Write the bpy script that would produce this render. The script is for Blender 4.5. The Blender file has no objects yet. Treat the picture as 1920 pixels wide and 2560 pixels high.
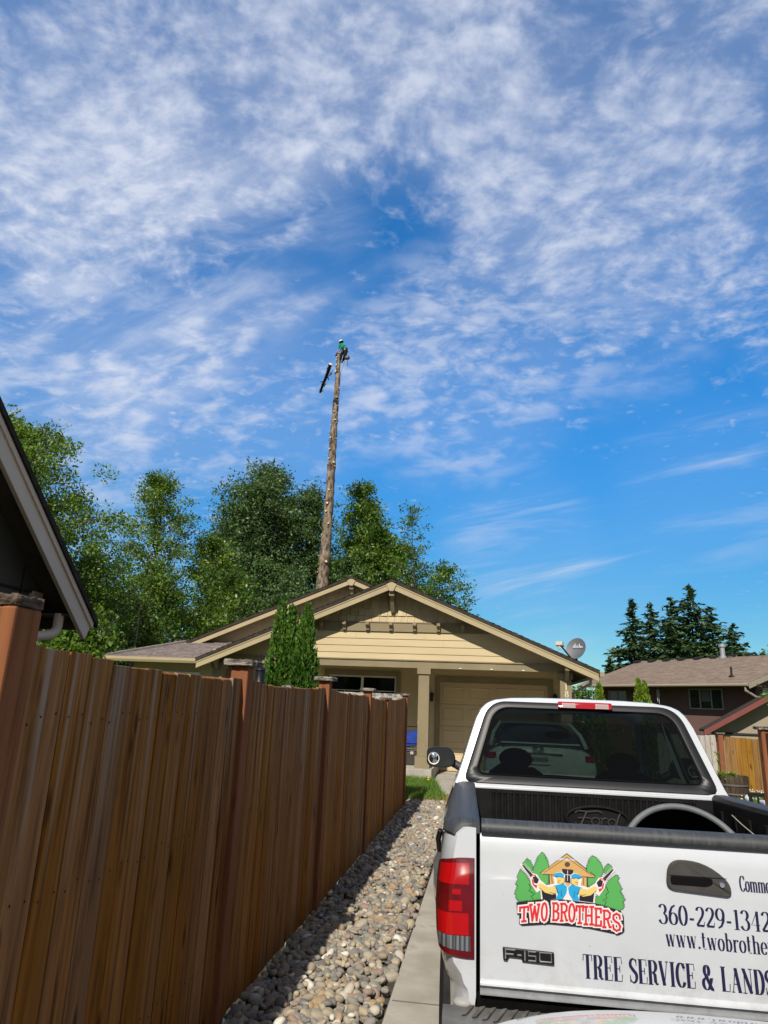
import bpy, bmesh, math, random
import numpy as np
from mathutils import Vector, Matrix
rad = math.radians
sc = bpy.context.scene
COL = sc.collection
random.seed(4)

# ---------------------------------------------------------------- camera
EYE = (0.0, 0.0, 1.68)
FPX = 1700.0
CAM_R, CAM_U, CAM_F = None, None, None
def _cam_basis():
    psi, th, ro = rad(8.832), rad(15.779), rad(2.3)
    fw = np.array([-math.sin(psi)*math.cos(th), math.cos(psi)*math.cos(th), math.sin(th)])
    rt = np.array([math.cos(psi), math.sin(psi), 0.0])
    up = np.cross(rt, fw)
    c, s = math.cos(ro), math.sin(ro)
    return c*rt + s*up, -s*rt + c*up, fw
CAM_R, CAM_U, CAM_F = _cam_basis()
cam = bpy.data.cameras.new("camera")
cam_ob = bpy.data.objects.new("camera", cam)
COL.objects.link(cam_ob)
cam.sensor_fit = 'VERTICAL'; cam.sensor_height = 24.0; cam.sensor_width = 18.0
cam.lens = FPX/2560.0*24.0
cam.clip_start = 0.05; cam.clip_end = 3000
mw = Matrix(((CAM_R[0], CAM_U[0], -CAM_F[0], EYE[0]), (CAM_R[1], CAM_U[1], -CAM_F[1], EYE[1]),
             (CAM_R[2], CAM_U[2], -CAM_F[2], EYE[2]), (0, 0, 0, 1)))
cam_ob.matrix_world = mw
sc.camera = cam_ob
def ray(x, y):
    return CAM_F + CAM_R*(x-960)/FPX - CAM_U*(y-1280)/FPX
def P(x, y, Y):
    d = ray(x, y); t = Y/d[1]
    return Vector((t*d[0], Y, EYE[2]+t*d[2]))

# ---------------------------------------------------------------- world, sun, exposure
SUN_EL, SUN_AZ = 42.0, 188.5          # azimuth clockwise from +Y
sdir = Vector((math.sin(rad(SUN_AZ))*math.cos(rad(SUN_EL)), math.cos(rad(SUN_AZ))*math.cos(rad(SUN_EL)), math.sin(rad(SUN_EL))))
sun = bpy.data.lights.new("sun", 'SUN'); sun.energy = 4.5; sun.angle = rad(0.55); sun.color = (1.0, 0.93, 0.82)
sun_ob = bpy.data.objects.new("sun", sun); COL.objects.link(sun_ob)
sun_ob.rotation_euler = sdir.to_track_quat('Z', 'Y').to_euler(); sun_ob.location = (0, 0, 60)
sc.view_settings.view_transform = 'Standard'; sc.view_settings.look = 'None'
sc.view_settings.exposure = 0.22; sc.view_settings.gamma = 1.0

world = bpy.data.worlds.new("World"); sc.world = world; world.use_nodes = True
wt = world.node_tree; wt.nodes.clear()
def wn(t, **k):
    n = wt.nodes.new(t)
    for a, b in k.items(): setattr(n, a, b)
    return n
def setin(tree, n, i, v):
    if v is None: return
    if hasattr(v, 'is_linked') or hasattr(v, 'links'): tree.links.new(v, n.inputs[i])
    else: n.inputs[i].default_value = v
def wm(op, a, b=None, c=None, clamp=False):
    n = wn('ShaderNodeMath', operation=op, use_clamp=clamp)
    for i, v in enumerate((a, b, c)): setin(wt, n, i, v)
    return n.outputs[0]
def wv(op, a, b=None):
    n = wn('ShaderNodeVectorMath', operation=op)
    setin(wt, n, 0, a)
    if b is not None: setin(wt, n, 1, b)
    return n
def wmr(v, a, b, c=0.0, d=1.0, it='SMOOTHSTEP'):
    n = wn('ShaderNodeMapRange', interpolation_type=it, clamp=True)
    for i, q in enumerate((v, a, b, c, d)): setin(wt, n, i, q)
    return n.outputs[0]
def wnoise(vec, scale, detail=8, rough=0.55, dist=0.0, lac=2.0):
    n = wn('ShaderNodeTexNoise')
    wt.links.new(vec, n.inputs['Vector'])
    n.inputs['Scale'].default_value = scale; n.inputs['Detail'].default_value = detail
    n.inputs['Roughness'].default_value = rough; n.inputs['Distortion'].default_value = dist
    n.inputs['Lacunarity'].default_value = lac
    return n.outputs[0]
sky = wn('ShaderNodeTexSky', sky_type='NISHITA')
sky.sun_disc = False; sky.sun_elevation = rad(SUN_EL); sky.sun_rotation = rad(SUN_AZ)
sky.altitude = 100; sky.air_density = 1.0; sky.dust_density = 0.0; sky.ozone_density = 2.6
hs = wn('ShaderNodeHueSaturation'); hs.inputs['Saturation'].default_value = 1.33; hs.inputs['Value'].default_value = 1.5
hs.inputs['Hue'].default_value = 0.497
wt.links.new(sky.outputs[0], hs.inputs['Color'])
tc = wn('ShaderNodeTexCoord'); D = tc.outputs['Generated']
sx = wn('ShaderNodeSeparateXYZ'); wt.links.new(D, sx.inputs[0])
dz = wm('ADD', wm('MAXIMUM', sx.outputs[2], 0.0), 0.16)
cx = wn('ShaderNodeCombineXYZ')
wt.links.new(wm('DIVIDE', sx.outputs[0], dz), cx.inputs[0]); wt.links.new(wm('DIVIDE', sx.outputs[1], dz), cx.inputs[1])
plane = cx.outputs[0]
def mapped(vec, rot=0, scale=(1, 1, 1), loc=(0, 0, 0)):
    m = wn('ShaderNodeMapping'); wt.links.new(vec, m.inputs[0])
    m.inputs['Rotation'].default_value = (0, 0, rot); m.inputs['Scale'].default_value = scale; m.inputs['Location'].default_value = loc
    return m.outputs[0]
def blob(px, py, r):
    c = Vector(ray(px, py)).normalized()
    n = wv('DOT_PRODUCT', D, tuple(c))
    return wmr(n.outputs['Value'], math.cos(r), 1.0)
COVER = [(900,40,13,.14),(300,330,9,.08),(1300,300,8,.06),(250,100,17,.12),(900,180,18,.16),(1450,230,17,.12),(150,420,12,.10),(620,420,9,.08),(1640,560,11,.16),(1330,540,8,.14),(1200,900,13,.06),
         (1000,800,8,.04),(720,660,9,-.26),(330,860,6,-.12),(960,560,8,-.24),(1650,1160,11,-.30),(1250,1230,9,-.26),(1500,400,6,-.06),(1760,180,10,.10),(560,330,5,-.08),(1600,1600,16,-.4),(700,1250,9,-.16),(1000,1350,12,-.2)]
cov = None
for (px, py, r, w) in COVER:
    if w == 0: continue
    q = wm('MULTIPLY', blob(px, py, rad(r)), w)
    cov = q if cov is None else wm('ADD', cov, q)
warp = wn('ShaderNodeTexNoise'); warp.inputs['Scale'].default_value = 2.2; warp.inputs['Detail'].default_value = 3
wt.links.new(plane, warp.inputs['Vector'])
wsc = wv('SCALE', wv('SUBTRACT', warp.outputs['Color'], (.5, .5, .5)).outputs[0]); wsc.inputs['Scale'].default_value = .16
pw = wv('ADD', plane, wsc.outputs[0]).outputs[0]
big = wnoise(mapped(pw, rad(20), (2.2, 3.2, 1)), 1.0, 3, .5)
vo = wn('ShaderNodeTexVoronoi', feature='SMOOTH_F1'); vo.inputs['Scale'].default_value = 1.0; vo.inputs['Smoothness'].default_value = .9
wv2 = wn('ShaderNodeTexNoise'); wv2.inputs['Scale'].default_value = 11; wv2.inputs['Detail'].default_value = 3; wt.links.new(plane, wv2.inputs['Vector'])
ws2 = wv('SCALE', wv('SUBTRACT', wv2.outputs['Color'], (.5, .5, .5)).outputs[0]); ws2.inputs['Scale'].default_value = .055
wt.links.new(mapped(wv('ADD', pw, ws2.outputs[0]).outputs[0], rad(30), (17, 21, 1)), vo.inputs['Vector'])
puff = wm('SUBTRACT', .48, vo.outputs['Distance'])
cells = wnoise(mapped(pw, rad(25), (9, 10, 1)), 1.0, 3, .55)
mid = wnoise(mapped(pw, rad(-10), (26, 30, 1), (3, 1, 0)), 1.0, 3, .55)
fine = wnoise(mapped(pw, rad(-15), (60, 66, 1)), 1.0, 4, .6)
tex = wm('ADD', wm('ADD', wm('ADD', wm('MULTIPLY', wm('SUBTRACT', cells, .5), .60), wm('MULTIPLY', puff, .75)), wm('MULTIPLY', wm('SUBTRACT', mid, .5), 1.2)), wm('MULTIPLY', wm('SUBTRACT', fine, .5), .60))
cb_ = wm('ADD', wm('ADD', cov, -.02), wm('MULTIPLY', wm('SUBTRACT', big, .5), .34))
dens = wm('ADD', cb_, tex)
mott = wm('MULTIPLY', wmr(dens, -.18, 1.02, it='SMOOTHSTEP'), .86)
veil = wm('MULTIPLY', wmr(cb_, -.16, .36), .28)
def tang(px1, py1, px2, py2, su, sv, seed=(0, 0, 0)):      # sky coordinates along and across a wind direction
    a_, b_ = Vector(ray(px1, py1)).normalized(), Vector(ray(px2, py2)).normalized(); m_ = (a_+b_).normalized()
    e1 = (b_-a_-m_*(b_-a_).dot(m_)).normalized(); e2 = m_.cross(e1)
    c_ = wn('ShaderNodeCombineXYZ')
    wt.links.new(wm('MULTIPLY', wv('DOT_PRODUCT', D, tuple(e1)).outputs['Value'], su), c_.inputs[0]); wt.links.new(wm('MULTIPLY', wv('DOT_PRODUCT', D, tuple(e2)).outputs['Value'], sv), c_.inputs[1])
    return mapped(c_.outputs[0], 0, (1, 1, 1), seed)
st1 = wnoise(tang(1080, 1395, 1600, 1290, 3.2, 20, (.3, 1.7, 0)), 1.0, 6, .58, .5)
zone = wm('ADD', wm('ADD', wm('MULTIPLY', blob(1290, 1345, rad(7.5)), 1.1), wm('MULTIPLY', blob(1760, 1210, rad(8)), .75)), wm('MULTIPLY', blob(1480, 1470, rad(8)), .6), clamp=True)
smask = wm('ADD', wm('MULTIPLY', wm('MULTIPLY', wmr(st1, .45, .74), zone), .66), wm('MULTIPLY', zone, .05))
st2 = wnoise(tang(150, 820, 800, 560, 5, 17, (2.3, .7, 0)), 1.0, 6, .58, .6)
zone2 = wm('ADD', blob(330, 700, rad(15)), wm('MULTIPLY', blob(700, 560, rad(9)), .6), clamp=True)
smask2 = wm('ADD', wm('MULTIPLY', wm('MULTIPLY', wmr(st2, .36, .74), zone2), .42), wm('MULTIPLY', zone2, .08))
rip = wnoise(tang(300, 960, 1300, 930, 20, 42, (.9, .2, 0)), 1.0, 5, .55, .3)
rip2 = wnoise(tang(300, 1000, 1300, 900, 5, 14, (4.9, .2, 0)), 1.0, 2, .5)
zone3 = wm('ADD', wm('ADD', blob(250, 1020, rad(13)), blob(700, 980, rad(11))), wm('ADD', blob(1150, 920, rad(12)), wm('MULTIPLY', blob(1550, 800, rad(9)), .5)), clamp=True)
smask3 = wm('MULTIPLY', zone3, wm('ADD', .14, wm('MULTIPLY', wmr(wm('ADD', rip, wm('MULTIPLY', wm('SUBTRACT', rip2, .5), .9)), .40, .80), .58)))
smask = wm('MAXIMUM', smask, smask3)
mask = wm('ADD', wm('MAXIMUM', wm('ADD', mott, wm('MULTIPLY', veil, wm('SUBTRACT', 1.0, mott))), smask), smask2, clamp=True)
mask = wm('MINIMUM', mask, .93)
hz = wmr(sx.outputs[2], 0.02, .50, .42, .96)
hzm = wv('SCALE', wv('MULTIPLY', hs.outputs[0], (.62, 1.0, 1.13)).outputs[0]); wt.links.new(hz, hzm.inputs['Scale'])
cmix = wn('ShaderNodeMix', data_type='RGBA'); cmix.clamp_factor = True
wt.links.new(mask, cmix.inputs[0]); wt.links.new(hzm.outputs[0], cmix.inputs[6]); cmix.inputs[7].default_value = (5.9, 6.35, 7.5, 1)
# unseen grey-white cloud added overhead, beside and behind the viewer for neutral shadow fill
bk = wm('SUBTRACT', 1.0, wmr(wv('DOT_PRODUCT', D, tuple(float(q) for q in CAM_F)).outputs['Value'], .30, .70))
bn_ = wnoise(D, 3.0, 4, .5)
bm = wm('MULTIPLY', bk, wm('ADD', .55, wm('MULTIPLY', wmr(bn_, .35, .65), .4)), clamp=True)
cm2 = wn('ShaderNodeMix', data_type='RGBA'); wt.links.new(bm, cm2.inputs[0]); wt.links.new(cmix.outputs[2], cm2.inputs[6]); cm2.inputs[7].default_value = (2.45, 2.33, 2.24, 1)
bg = wn('ShaderNodeBackground'); bg.inputs['Strength'].default_value = 0.1
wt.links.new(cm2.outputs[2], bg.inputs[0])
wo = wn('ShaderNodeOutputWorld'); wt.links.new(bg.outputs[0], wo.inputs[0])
# ---------------------------------------------------------------- materials
MATS = {}
def new_mat(name):
    m = bpy.data.materials.new(name); m.use_nodes = True
    t = m.node_tree; b = t.nodes['Principled BSDF']
    return m, t, b
def tn(t, typ, **k):
    n = t.nodes.new(typ)
    for a, b in k.items(): setattr(n, a, b)
    return n
def rgba(c): return (c[0], c[1], c[2], 1.0)
def M(name, c1, c2=None, scale=6.0, rough=0.7, metal=0.0, bump=0.0, bscale=None, stretch=(1, 1, 1), detail=6, island=0.0,
      coat=0.0, lo=0.35, hi=0.65, spec=0.5, c3=None, transl=0.0, bdist=0.01, islhue=0.0, rvar=0.0):
    if name in MATS: return MATS[name]
    m, t, b = new_mat(name)
    b.inputs['Roughness'].default_value = rough; b.inputs['Metallic'].default_value = metal
    b.inputs['Coat Weight'].default_value = coat; b.inputs['Coat Roughness'].default_value = 0.04
    b.inputs['Specular IOR Level'].default_value = min(spec, .12) if rough >= .65 and coat == 0 else spec
    tcn = tn(t, 'ShaderNodeTexCoord'); mp = tn(t, 'ShaderNodeMapping'); mp.inputs['Scale'].default_value = stretch
    t.links.new(tcn.outputs['Object'], mp.inputs[0])
    no = tn(t, 'ShaderNodeTexNoise'); no.inputs['Scale'].default_value = scale; no.inputs['Detail'].default_value = detail
    no.inputs['Roughness'].default_value = 0.6
    t.links.new(mp.outputs[0], no.inputs['Vector'])
    col = None
    if c2 is not None:
        cr = tn(t, 'ShaderNodeValToRGB'); e = cr.color_ramp.elements
        e[0].position = lo; e[0].color = rgba(c1); e[1].position = hi; e[1].color = rgba(c2)
        if c3 is not None:
            q = e.new(min(hi+0.12, 0.99)); q.color = rgba(c3)
        t.links.new(no.outputs[0], cr.inputs[0]); col = cr.outputs[0]
    if island > 0:
        g = tn(t, 'ShaderNodeNewGeometry')
        h = tn(t, 'ShaderNodeHueSaturation')
        if col is not None: t.links.new(col, h.inputs['Color'])
        else: h.inputs['Color'].default_value = rgba(c1)
        mr = tn(t, 'ShaderNodeMapRange'); t.links.new(g.outputs['Random Per Island'], mr.inputs[0])
        mr.inputs[3].default_value = 1-island; mr.inputs[4].default_value = 1+island
        t.links.new(mr.outputs[0], h.inputs['Value'])
        if islhue > 0:
            w2 = tn(t, 'ShaderNodeTexWhiteNoise', noise_dimensions='1D'); t.links.new(g.outputs['Random Per Island'], w2.inputs['W'])
            m2 = tn(t, 'ShaderNodeMapRange'); t.links.new(w2.outputs['Value'], m2.inputs[0])
            m2.inputs[3].default_value = 0.5-islhue; m2.inputs[4].default_value = 0.5+islhue
            t.links.new(m2.outputs[0], h.inputs['Hue'])
        col = h.outputs[0]
    if col is not None: t.links.new(col, b.inputs['Base Color'])
    else: b.inputs['Base Color'].default_value = rgba(c1)
    if rvar > 0:
        mr = tn(t, 'ShaderNodeMapRange'); t.links.new(no.outputs[0], mr.inputs[0]); mr.inputs[1].default_value = .3; mr.inputs[2].default_value = .7
        mr.inputs[3].default_value = max(rough-rvar, .02); mr.inputs[4].default_value = min(rough+rvar, 1); t.links.new(mr.outputs[0], b.inputs['Roughness'])
    if bump > 0:
        n2 = no
        if bscale:
            n2 = tn(t, 'ShaderNodeTexNoise'); n2.inputs['Scale'].default_value = bscale; n2.inputs['Detail'].default_value = 6
            t.links.new(mp.outputs[0], n2.inputs['Vector'])
        bp = tn(t, 'ShaderNodeBump'); bp.inputs['Strength'].default_value = bump; bp.inputs['Distance'].default_value = bdist
        t.links.new(n2.outputs[0], bp.inputs['Height']); t.links.new(bp.outputs[0], b.inputs['Normal'])
    if transl > 0:
        out = t.nodes['Material Output']; tr = tn(t, 'ShaderNodeBsdfTranslucent'); mx = tn(t, 'ShaderNodeMixShader')
        mx.inputs[0].default_value = transl
        if col is not None:
            gm = tn(t, 'ShaderNodeMixRGB', blend_type='MULTIPLY'); gm.inputs[0].default_value = 1.0
            t.links.new(col, gm.inputs[1]); gm.inputs[2].default_value = (1.7, 1.6, 0.7, 1); t.links.new(gm.outputs[0], tr.inputs[0])
        t.links.new(b.outputs[0], mx.inputs[1]); t.links.new(tr.outputs[0], mx.inputs[2]); t.links.new(mx.outputs[0], out.inputs[0])
    MATS[name] = m
    return m
def glass(name, tint, gl=0.06, rough=0.0):
    if name in MATS: return MATS[name]
    m, t, b = new_mat(name); t.nodes.remove(b); out = t.nodes['Material Output']
    tr = tn(t, 'ShaderNodeBsdfTransparent'); tr.inputs[0].default_value = rgba(tint)
    g = tn(t, 'ShaderNodeBsdfGlossy'); g.inputs['Roughness'].default_value = rough
    fr = tn(t, 'ShaderNodeLayerWeight'); fr.inputs[0].default_value = 0.12
    ad = tn(t, 'ShaderNodeMath', operation='ADD', use_clamp=True); t.links.new(fr.outputs['Fresnel'], ad.inputs[0]); ad.inputs[1].default_value = gl
    mx = tn(t, 'ShaderNodeMixShader'); t.links.new(ad.outputs[0], mx.inputs[0]); t.links.new(tr.outputs[0], mx.inputs[1]); t.links.new(g.outputs[0], mx.inputs[2])
    t.links.new(mx.outputs[0], out.inputs[0]); MATS[name] = m
    return m

# ---------------------------------------------------------------- mesh building
LOCAL = set()
def link(ob, parent=None):
    COL.objects.link(ob)
    if parent is not None:
        ob.parent = parent
        if parent.type == 'EMPTY' and parent.name not in LOCAL:
            ob.matrix_parent_inverse = Matrix.Translation(-Vector(parent.location))
    return ob
def tag(o, label=None, cat=None, group=None, kind=None):
    if label: o['label'] = label
    if cat: o['category'] = cat
    if group: o['group'] = group
    if kind: o['kind'] = kind
    return o
def thing(name, label, cat, loc=(0, 0, 0), group=None, local=False):
    o = bpy.data.objects.new(name, None); COL.objects.link(o); o.location = loc; o.empty_display_size = 0.1
    if local: LOCAL.add(o.name)
    return tag(o, label, cat, group)
def finish(me, name, mats, parent, smooth=False, bevel=0.0, bang=40):
    for m in (mats if isinstance(mats, (list, tuple)) else [mats]): me.materials.append(m)
    if smooth:
        me.polygons.foreach_set('use_smooth', np.ones(len(me.polygons), dtype=bool))
    ob = bpy.data.objects.new(name, me); link(ob, parent)
    if bevel > 0:
        md = ob.modifiers.new('bevel', 'BEVEL'); md.width = bevel; md.segments = 2; md.limit_method = 'ANGLE'; md.angle_limit = rad(bang)
        md.harden_normals = False
    return ob
class MB:
    def __init__(s): s.v = []; s.f = []; s.mi = []; s.cur = 0
    def add(s, vs, fs):
        o = len(s.v); s.v.extend([tuple(p) for p in vs]); s.f.extend([tuple(i+o for i in q) for q in fs]); s.mi.extend([s.cur]*len(fs))
        return s
    def box(s, x0, x1, y0, y1, z0, z1):
        vs = [(x0,y0,z0),(x1,y0,z0),(x1,y1,z0),(x0,y1,z0),(x0,y0,z1),(x1,y0,z1),(x1,y1,z1),(x0,y1,z1)]
        return s.add(vs, [(0,3,2,1),(4,5,6,7),(0,1,5,4),(1,2,6,5),(2,3,7,6),(3,0,4,7)])
    def obox(s, c, ux, uy, uz):
        c, ux, uy, uz = map(Vector, (c, ux, uy, uz))
        vs = [c-ux-uy-uz, c+ux-uy-uz, c+ux+uy-uz, c-ux+uy-uz, c-ux-uy+uz, c+ux-uy+uz, c+ux+uy+uz, c-ux+uy+uz]
        return s.add(vs, [(0,3,2,1),(4,5,6,7),(0,1,5,4),(1,2,6,5),(2,3,7,6),(3,0,4,7)])
    def prism(s, poly, d):          # poly of 3D points, extruded by vector d
        n = len(poly); d = Vector(d); a = [Vector(p) for p in poly]
        return s.add(a+[p+d for p in a], [tuple(range(n))[::-1], tuple(range(n, 2*n))]+[(i,(i+1)%n,n+(i+1)%n,n+i) for i in range(n)])
    def tube(s, pts, rs, n=8, cap=True):
        pts = [Vector(p) for p in pts]
        if not isinstance(rs, (list, tuple)): rs = [rs]*len(pts)
        vs = []; fs = []
        prev = None
        for i, p in enumerate(pts):
            d = (pts[min(i+1, len(pts)-1)]-pts[max(i-1, 0)])
            if d.length < 1e-9: d = Vector((0, 0, 1))
            d.normalize()
            if prev is None:
                u = d.orthogonal().normalized()
            else:
                u = (prev-d*prev.dot(d))
                u = u.normalized() if u.length > 1e-6 else d.orthogonal().normalized()
            prev = u; w = d.cross(u)
            for k in range(n):
                a = 2*math.pi*k/n; vs.append(p+(u*math.cos(a)+w*math.sin(a))*rs[i])
        for i in range(len(pts)-1):
            for k in range(n):
                fs.append((i*n+k, i*n+(k+1)%n, (i+1)*n+(k+1)%n, (i+1)*n+k))
        if cap:
            fs.append(tuple(range(n))[::-1]); fs.append(tuple(range((len(pts)-1)*n, len(pts)*n)))
        return s.add(vs, fs)
    def lathe(s, prof, n=24, c=(0, 0, 0), axis=None, x=None):   # prof of (r, h)
        c = Vector(c); az = Vector(axis or (0, 0, 1)).normalized(); ax = az.orthogonal().normalized(); ay = az.cross(ax)
        vs = []; fs = []
        for r, h in prof:
            for k in range(n):
                a = 2*math.pi*k/n; vs.append(c+az*h+(ax*math.cos(a)+ay*math.sin(a))*r)
        for i in range(len(prof)-1):
            for k in range(n):
                fs.append((i*n+k, i*n+(k+1)%n, (i+1)*n+(k+1)%n, (i+1)*n+k))
        return s.add(vs, fs)
    def loft(s, secs, closed=False, capa=False, capb=False):
        n = len(secs[0]); vs = [p for q in secs for p in q]; fs = []
        for i in range(len(secs)-1):
            for k in range(n if closed else n-1):
                fs.append((i*n+k, i*n+(k+1)%n, (i+1)*n+(k+1)%n, (i+1)*n+k))
        if capa: fs.append(tuple(range(n))[::-1])
        if capb: fs.append(tuple(range((len(secs)-1)*n, len(secs)*n)))
        return s.add(vs, fs)
    def ell(s, c, r, n=12, m=8):
        c = Vector(c); vs = []; fs = []
        for i in range(m+1):
            t = math.pi*i/m
            for k in range(n):
                a = 2*math.pi*k/n
                vs.append((c.x+r[0]*math.sin(t)*math.cos(a), c.y+r[1]*math.sin(t)*math.sin(a), c.z+r[2]*math.cos(t)))
        for i in range(m):
            for k in range(n): fs.append((i*n+k, (i+1)*n+k, (i+1)*n+(k+1)%n, i*n+(k+1)%n))
        return s.add(vs, fs)
    def build(s, name, mats, parent=None, smooth=False, bevel=0.0, bang=40, fix=True):
        me = bpy.data.meshes.new(name); me.from_pydata(s.v, [], s.f); me.update()
        if fix:
            bm = bmesh.new(); bm.from_mesh(me); bmesh.ops.recalc_face_normals(bm, faces=bm.faces); bm.to_mesh(me); bm.free()
            if len(s.mi) == len(me.polygons): me.polygons.foreach_set('material_index', s.mi)
        else: me.polygons.foreach_set('material_index', s.mi)
        ob = finish(me, name, mats, parent, smooth, bevel, bang)
        if smooth: 
            try: me.set_sharp_from_angle(angle=rad(50))
            except Exception: pass
        return ob
def np_mesh(name, V, F, mat, parent=None, smooth=False):
    V = np.asarray(V, dtype=np.float32); F = np.asarray(F, dtype=np.int32); k = F.shape[1]
    me = bpy.data.meshes.new(name)
    me.vertices.add(len(V)); me.vertices.foreach_set('co', V.ravel())
    me.loops.add(F.size); me.loops.foreach_set('vertex_index', F.ravel())
    me.polygons.add(len(F)); me.polygons.foreach_set('loop_start', np.arange(0, F.size, k, dtype=np.int32)); 
    me.update(calc_edges=True); me.validate()
    return finish(me, name, mat, parent, smooth)
def rpoly(pts, r, seg=5):            # rounded polygon in 2D
    out = []; n = len(pts)
    for i in range(n):
        p = Vector(pts[i]); a = Vector(pts[i-1]); b = Vector(pts[(i+1) % n])
        ri = r[i] if isinstance(r, (list, tuple)) else r
        da = (a-p).normalized(); db = (b-p).normalized()
        p0 = p+da*ri; p1 = p+db*ri
        for k in range(seg+1):
            t = k/seg; out.append((p0*(1-t)**2+p*2*t*(1-t)+p1*t*t))
    return [(q.x, q.y) for q in out]
def smooth01(a, b, x):
    t = min(max((x-a)/(b-a), 0), 1); return t*t*(3-2*t)

# shared materials
SIDING = M('tan_siding', (.52,.42,.255), (.59,.48,.295), scale=1.5, rough=.75, bump=.08, bscale=60, stretch=(.3,1,1.5))
SHAKE = M('tan_shake', (.48,.385,.235), (.57,.465,.285), scale=3, rough=.8, bump=.15, bscale=40, island=.07, stretch=(3,1,.5))
TRIM = M('olive_trim', (.23,.19,.115), (.27,.225,.14), scale=2, rough=.7, bump=.05, bscale=50)
RAKE = M('tan_rake', (.38,.31,.19), (.425,.35,.215), scale=2, rough=.7)
ROOF = M('brown_shingles', (.15,.125,.115), (.24,.205,.19), scale=9, rough=.95, bump=.4, bscale=90, stretch=(1,1,1), island=.16)
ROOFEDGE = M('dark_roof_edge', (.035,.028,.022), (.06,.05,.04), scale=10, rough=.9)
DARKSTEEL = M('black_metal', (.012,.012,.013), rough=.4, metal=.3)
WHITEP = M('white_vinyl', (.72,.72,.70), rough=.5)
WOODSOFF = M('soffit_wood', (.20,.12,.055), (.28,.17,.08), scale=4, rough=.8, stretch=(1,8,1))
DARKGL = glass('window_glass', (.25,.28,.30), .10)
ROOMDARK = M('dark_room', (.015,.015,.017), rough=.9)
# ================================================================ SETTING
def gz(X, Y):
    a = smooth01(17.9, 20.3, Y)*smooth01(2.6, 5.2, X)
    b = smooth01(22, 28, Y)*smooth01(3, 8, X)
    return -0.035-0.70*a-1.2*b
GRASSG = M('ground_grass', (.055,.085,.02), (.10,.12,.035), scale=1.3, rough=.95, bump=.6, bscale=30, c3=(.14,.12,.06))
xs = np.unique(np.concatenate([np.linspace(-400, -20, 12), np.arange(-20, 30, 1.0), np.linspace(30, 400, 12)]))
ys = np.unique(np.concatenate([np.linspace(-200, -6, 8), np.arange(-6, 45, 1.0), np.linspace(45, 700, 14)]))
gv = np.array([(x, y, gz(x, y)) for y in ys for x in xs]); nx = len(xs)
gf = np.array([(j*nx+i, j*nx+i+1, (j+1)*nx+i+1, (j+1)*nx+i) for j in range(len(ys)-1) for i in range(nx-1)])
tag(np_mesh('ground', gv, gf, GRASSG, smooth=True), kind='structure')

# driveway slab
CONC = M('concrete', (.33,.305,.26), (.43,.405,.35), scale=2.2, rough=.9, bump=.25, bscale=70, c3=(.26,.235,.195), lo=.4, hi=.62, bdist=.004)
mb = MB()
mb.prism([(-.57,-4,-.13),(2.95,-4,-.13),(2.95,19.68,-.13),(-1.22,19.68,-.13),(-1.24,17.6,-.13),(-.86,14.6,-.13),(-.57,12.9,-.13)], (0,0,.133))
tag(mb.build('driveway', CONC, bevel=.012), kind='structure')
JOINT = M('concrete_joint', (.17,.155,.13), rough=.95)
mb = MB()
for Y in (1.0, 4.6, 8.2, 11.8, 15.4): mb.box(-.55, 2.93, Y, Y+.012, -.01, .0065)
tag(mb.build('driveway_joint', JOINT), kind='structure')
# road behind the camera
ASPH = M('asphalt', (.045,.045,.047), (.065,.064,.062), scale=30, rough=.92)
mb = MB(); mb.box(-60, 60, -16, -5.2, -.06, -.01); tag(mb.build('road', ASPH), kind='structure')

# gravel bed: dark soil below, river stones on top
SOIL = M('dark_soil', (.05,.042,.034), (.09,.078,.062), scale=20, rough=1, bump=.5)
mb = MB(); mb.box(-1.46, -.575, .5, 13.45, -.12, -.022); tag(mb.build('gravel_bed_soil', SOIL), kind='structure')
def ico(sub):
    bm = bmesh.new(); bmesh.ops.create_icosphere(bm, subdivisions=sub, radius=1)
    v = np.array([x.co[:] for x in bm.verts]); f = np.array([[q.index for q in p.verts] for p in bm.faces]); bm.free(); return v, f
rg = np.random.default_rng(11)
I1, F1 = ico(2); I2, F2 = ico(3)
def rot_rand(n):
    q = rg.normal(size=(n, 4)); q /= np.linalg.norm(q, axis=1)[:, None]; w, x, y, z = q.T
    return np.stack([np.stack([1-2*(y*y+z*z), 2*(x*y-z*w), 2*(x*z+y*w)], -1), np.stack([2*(x*y+z*w), 1-2*(x*x+z*z), 2*(y*z-x*w)], -1),
                     np.stack([2*(x*z-y*w), 2*(y*z+x*w), 1-2*(x*x+y*y)], -1)], 1)
def rotz_tilt(n, tilt):
    a = rg.uniform(0, 2*np.pi, n); b = rg.normal(0, tilt, n); c_ = rg.normal(0, tilt, n)
    out = np.zeros((n, 3, 3))
    for i in range(n):
        out[i] = np.array(Matrix.Rotation(a[i], 3, 'Z') @ Matrix.Rotation(b[i], 3, 'X') @ Matrix.Rotation(c_[i], 3, 'Y'))
    return out
SV = []; SF = []; off = 0
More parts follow.
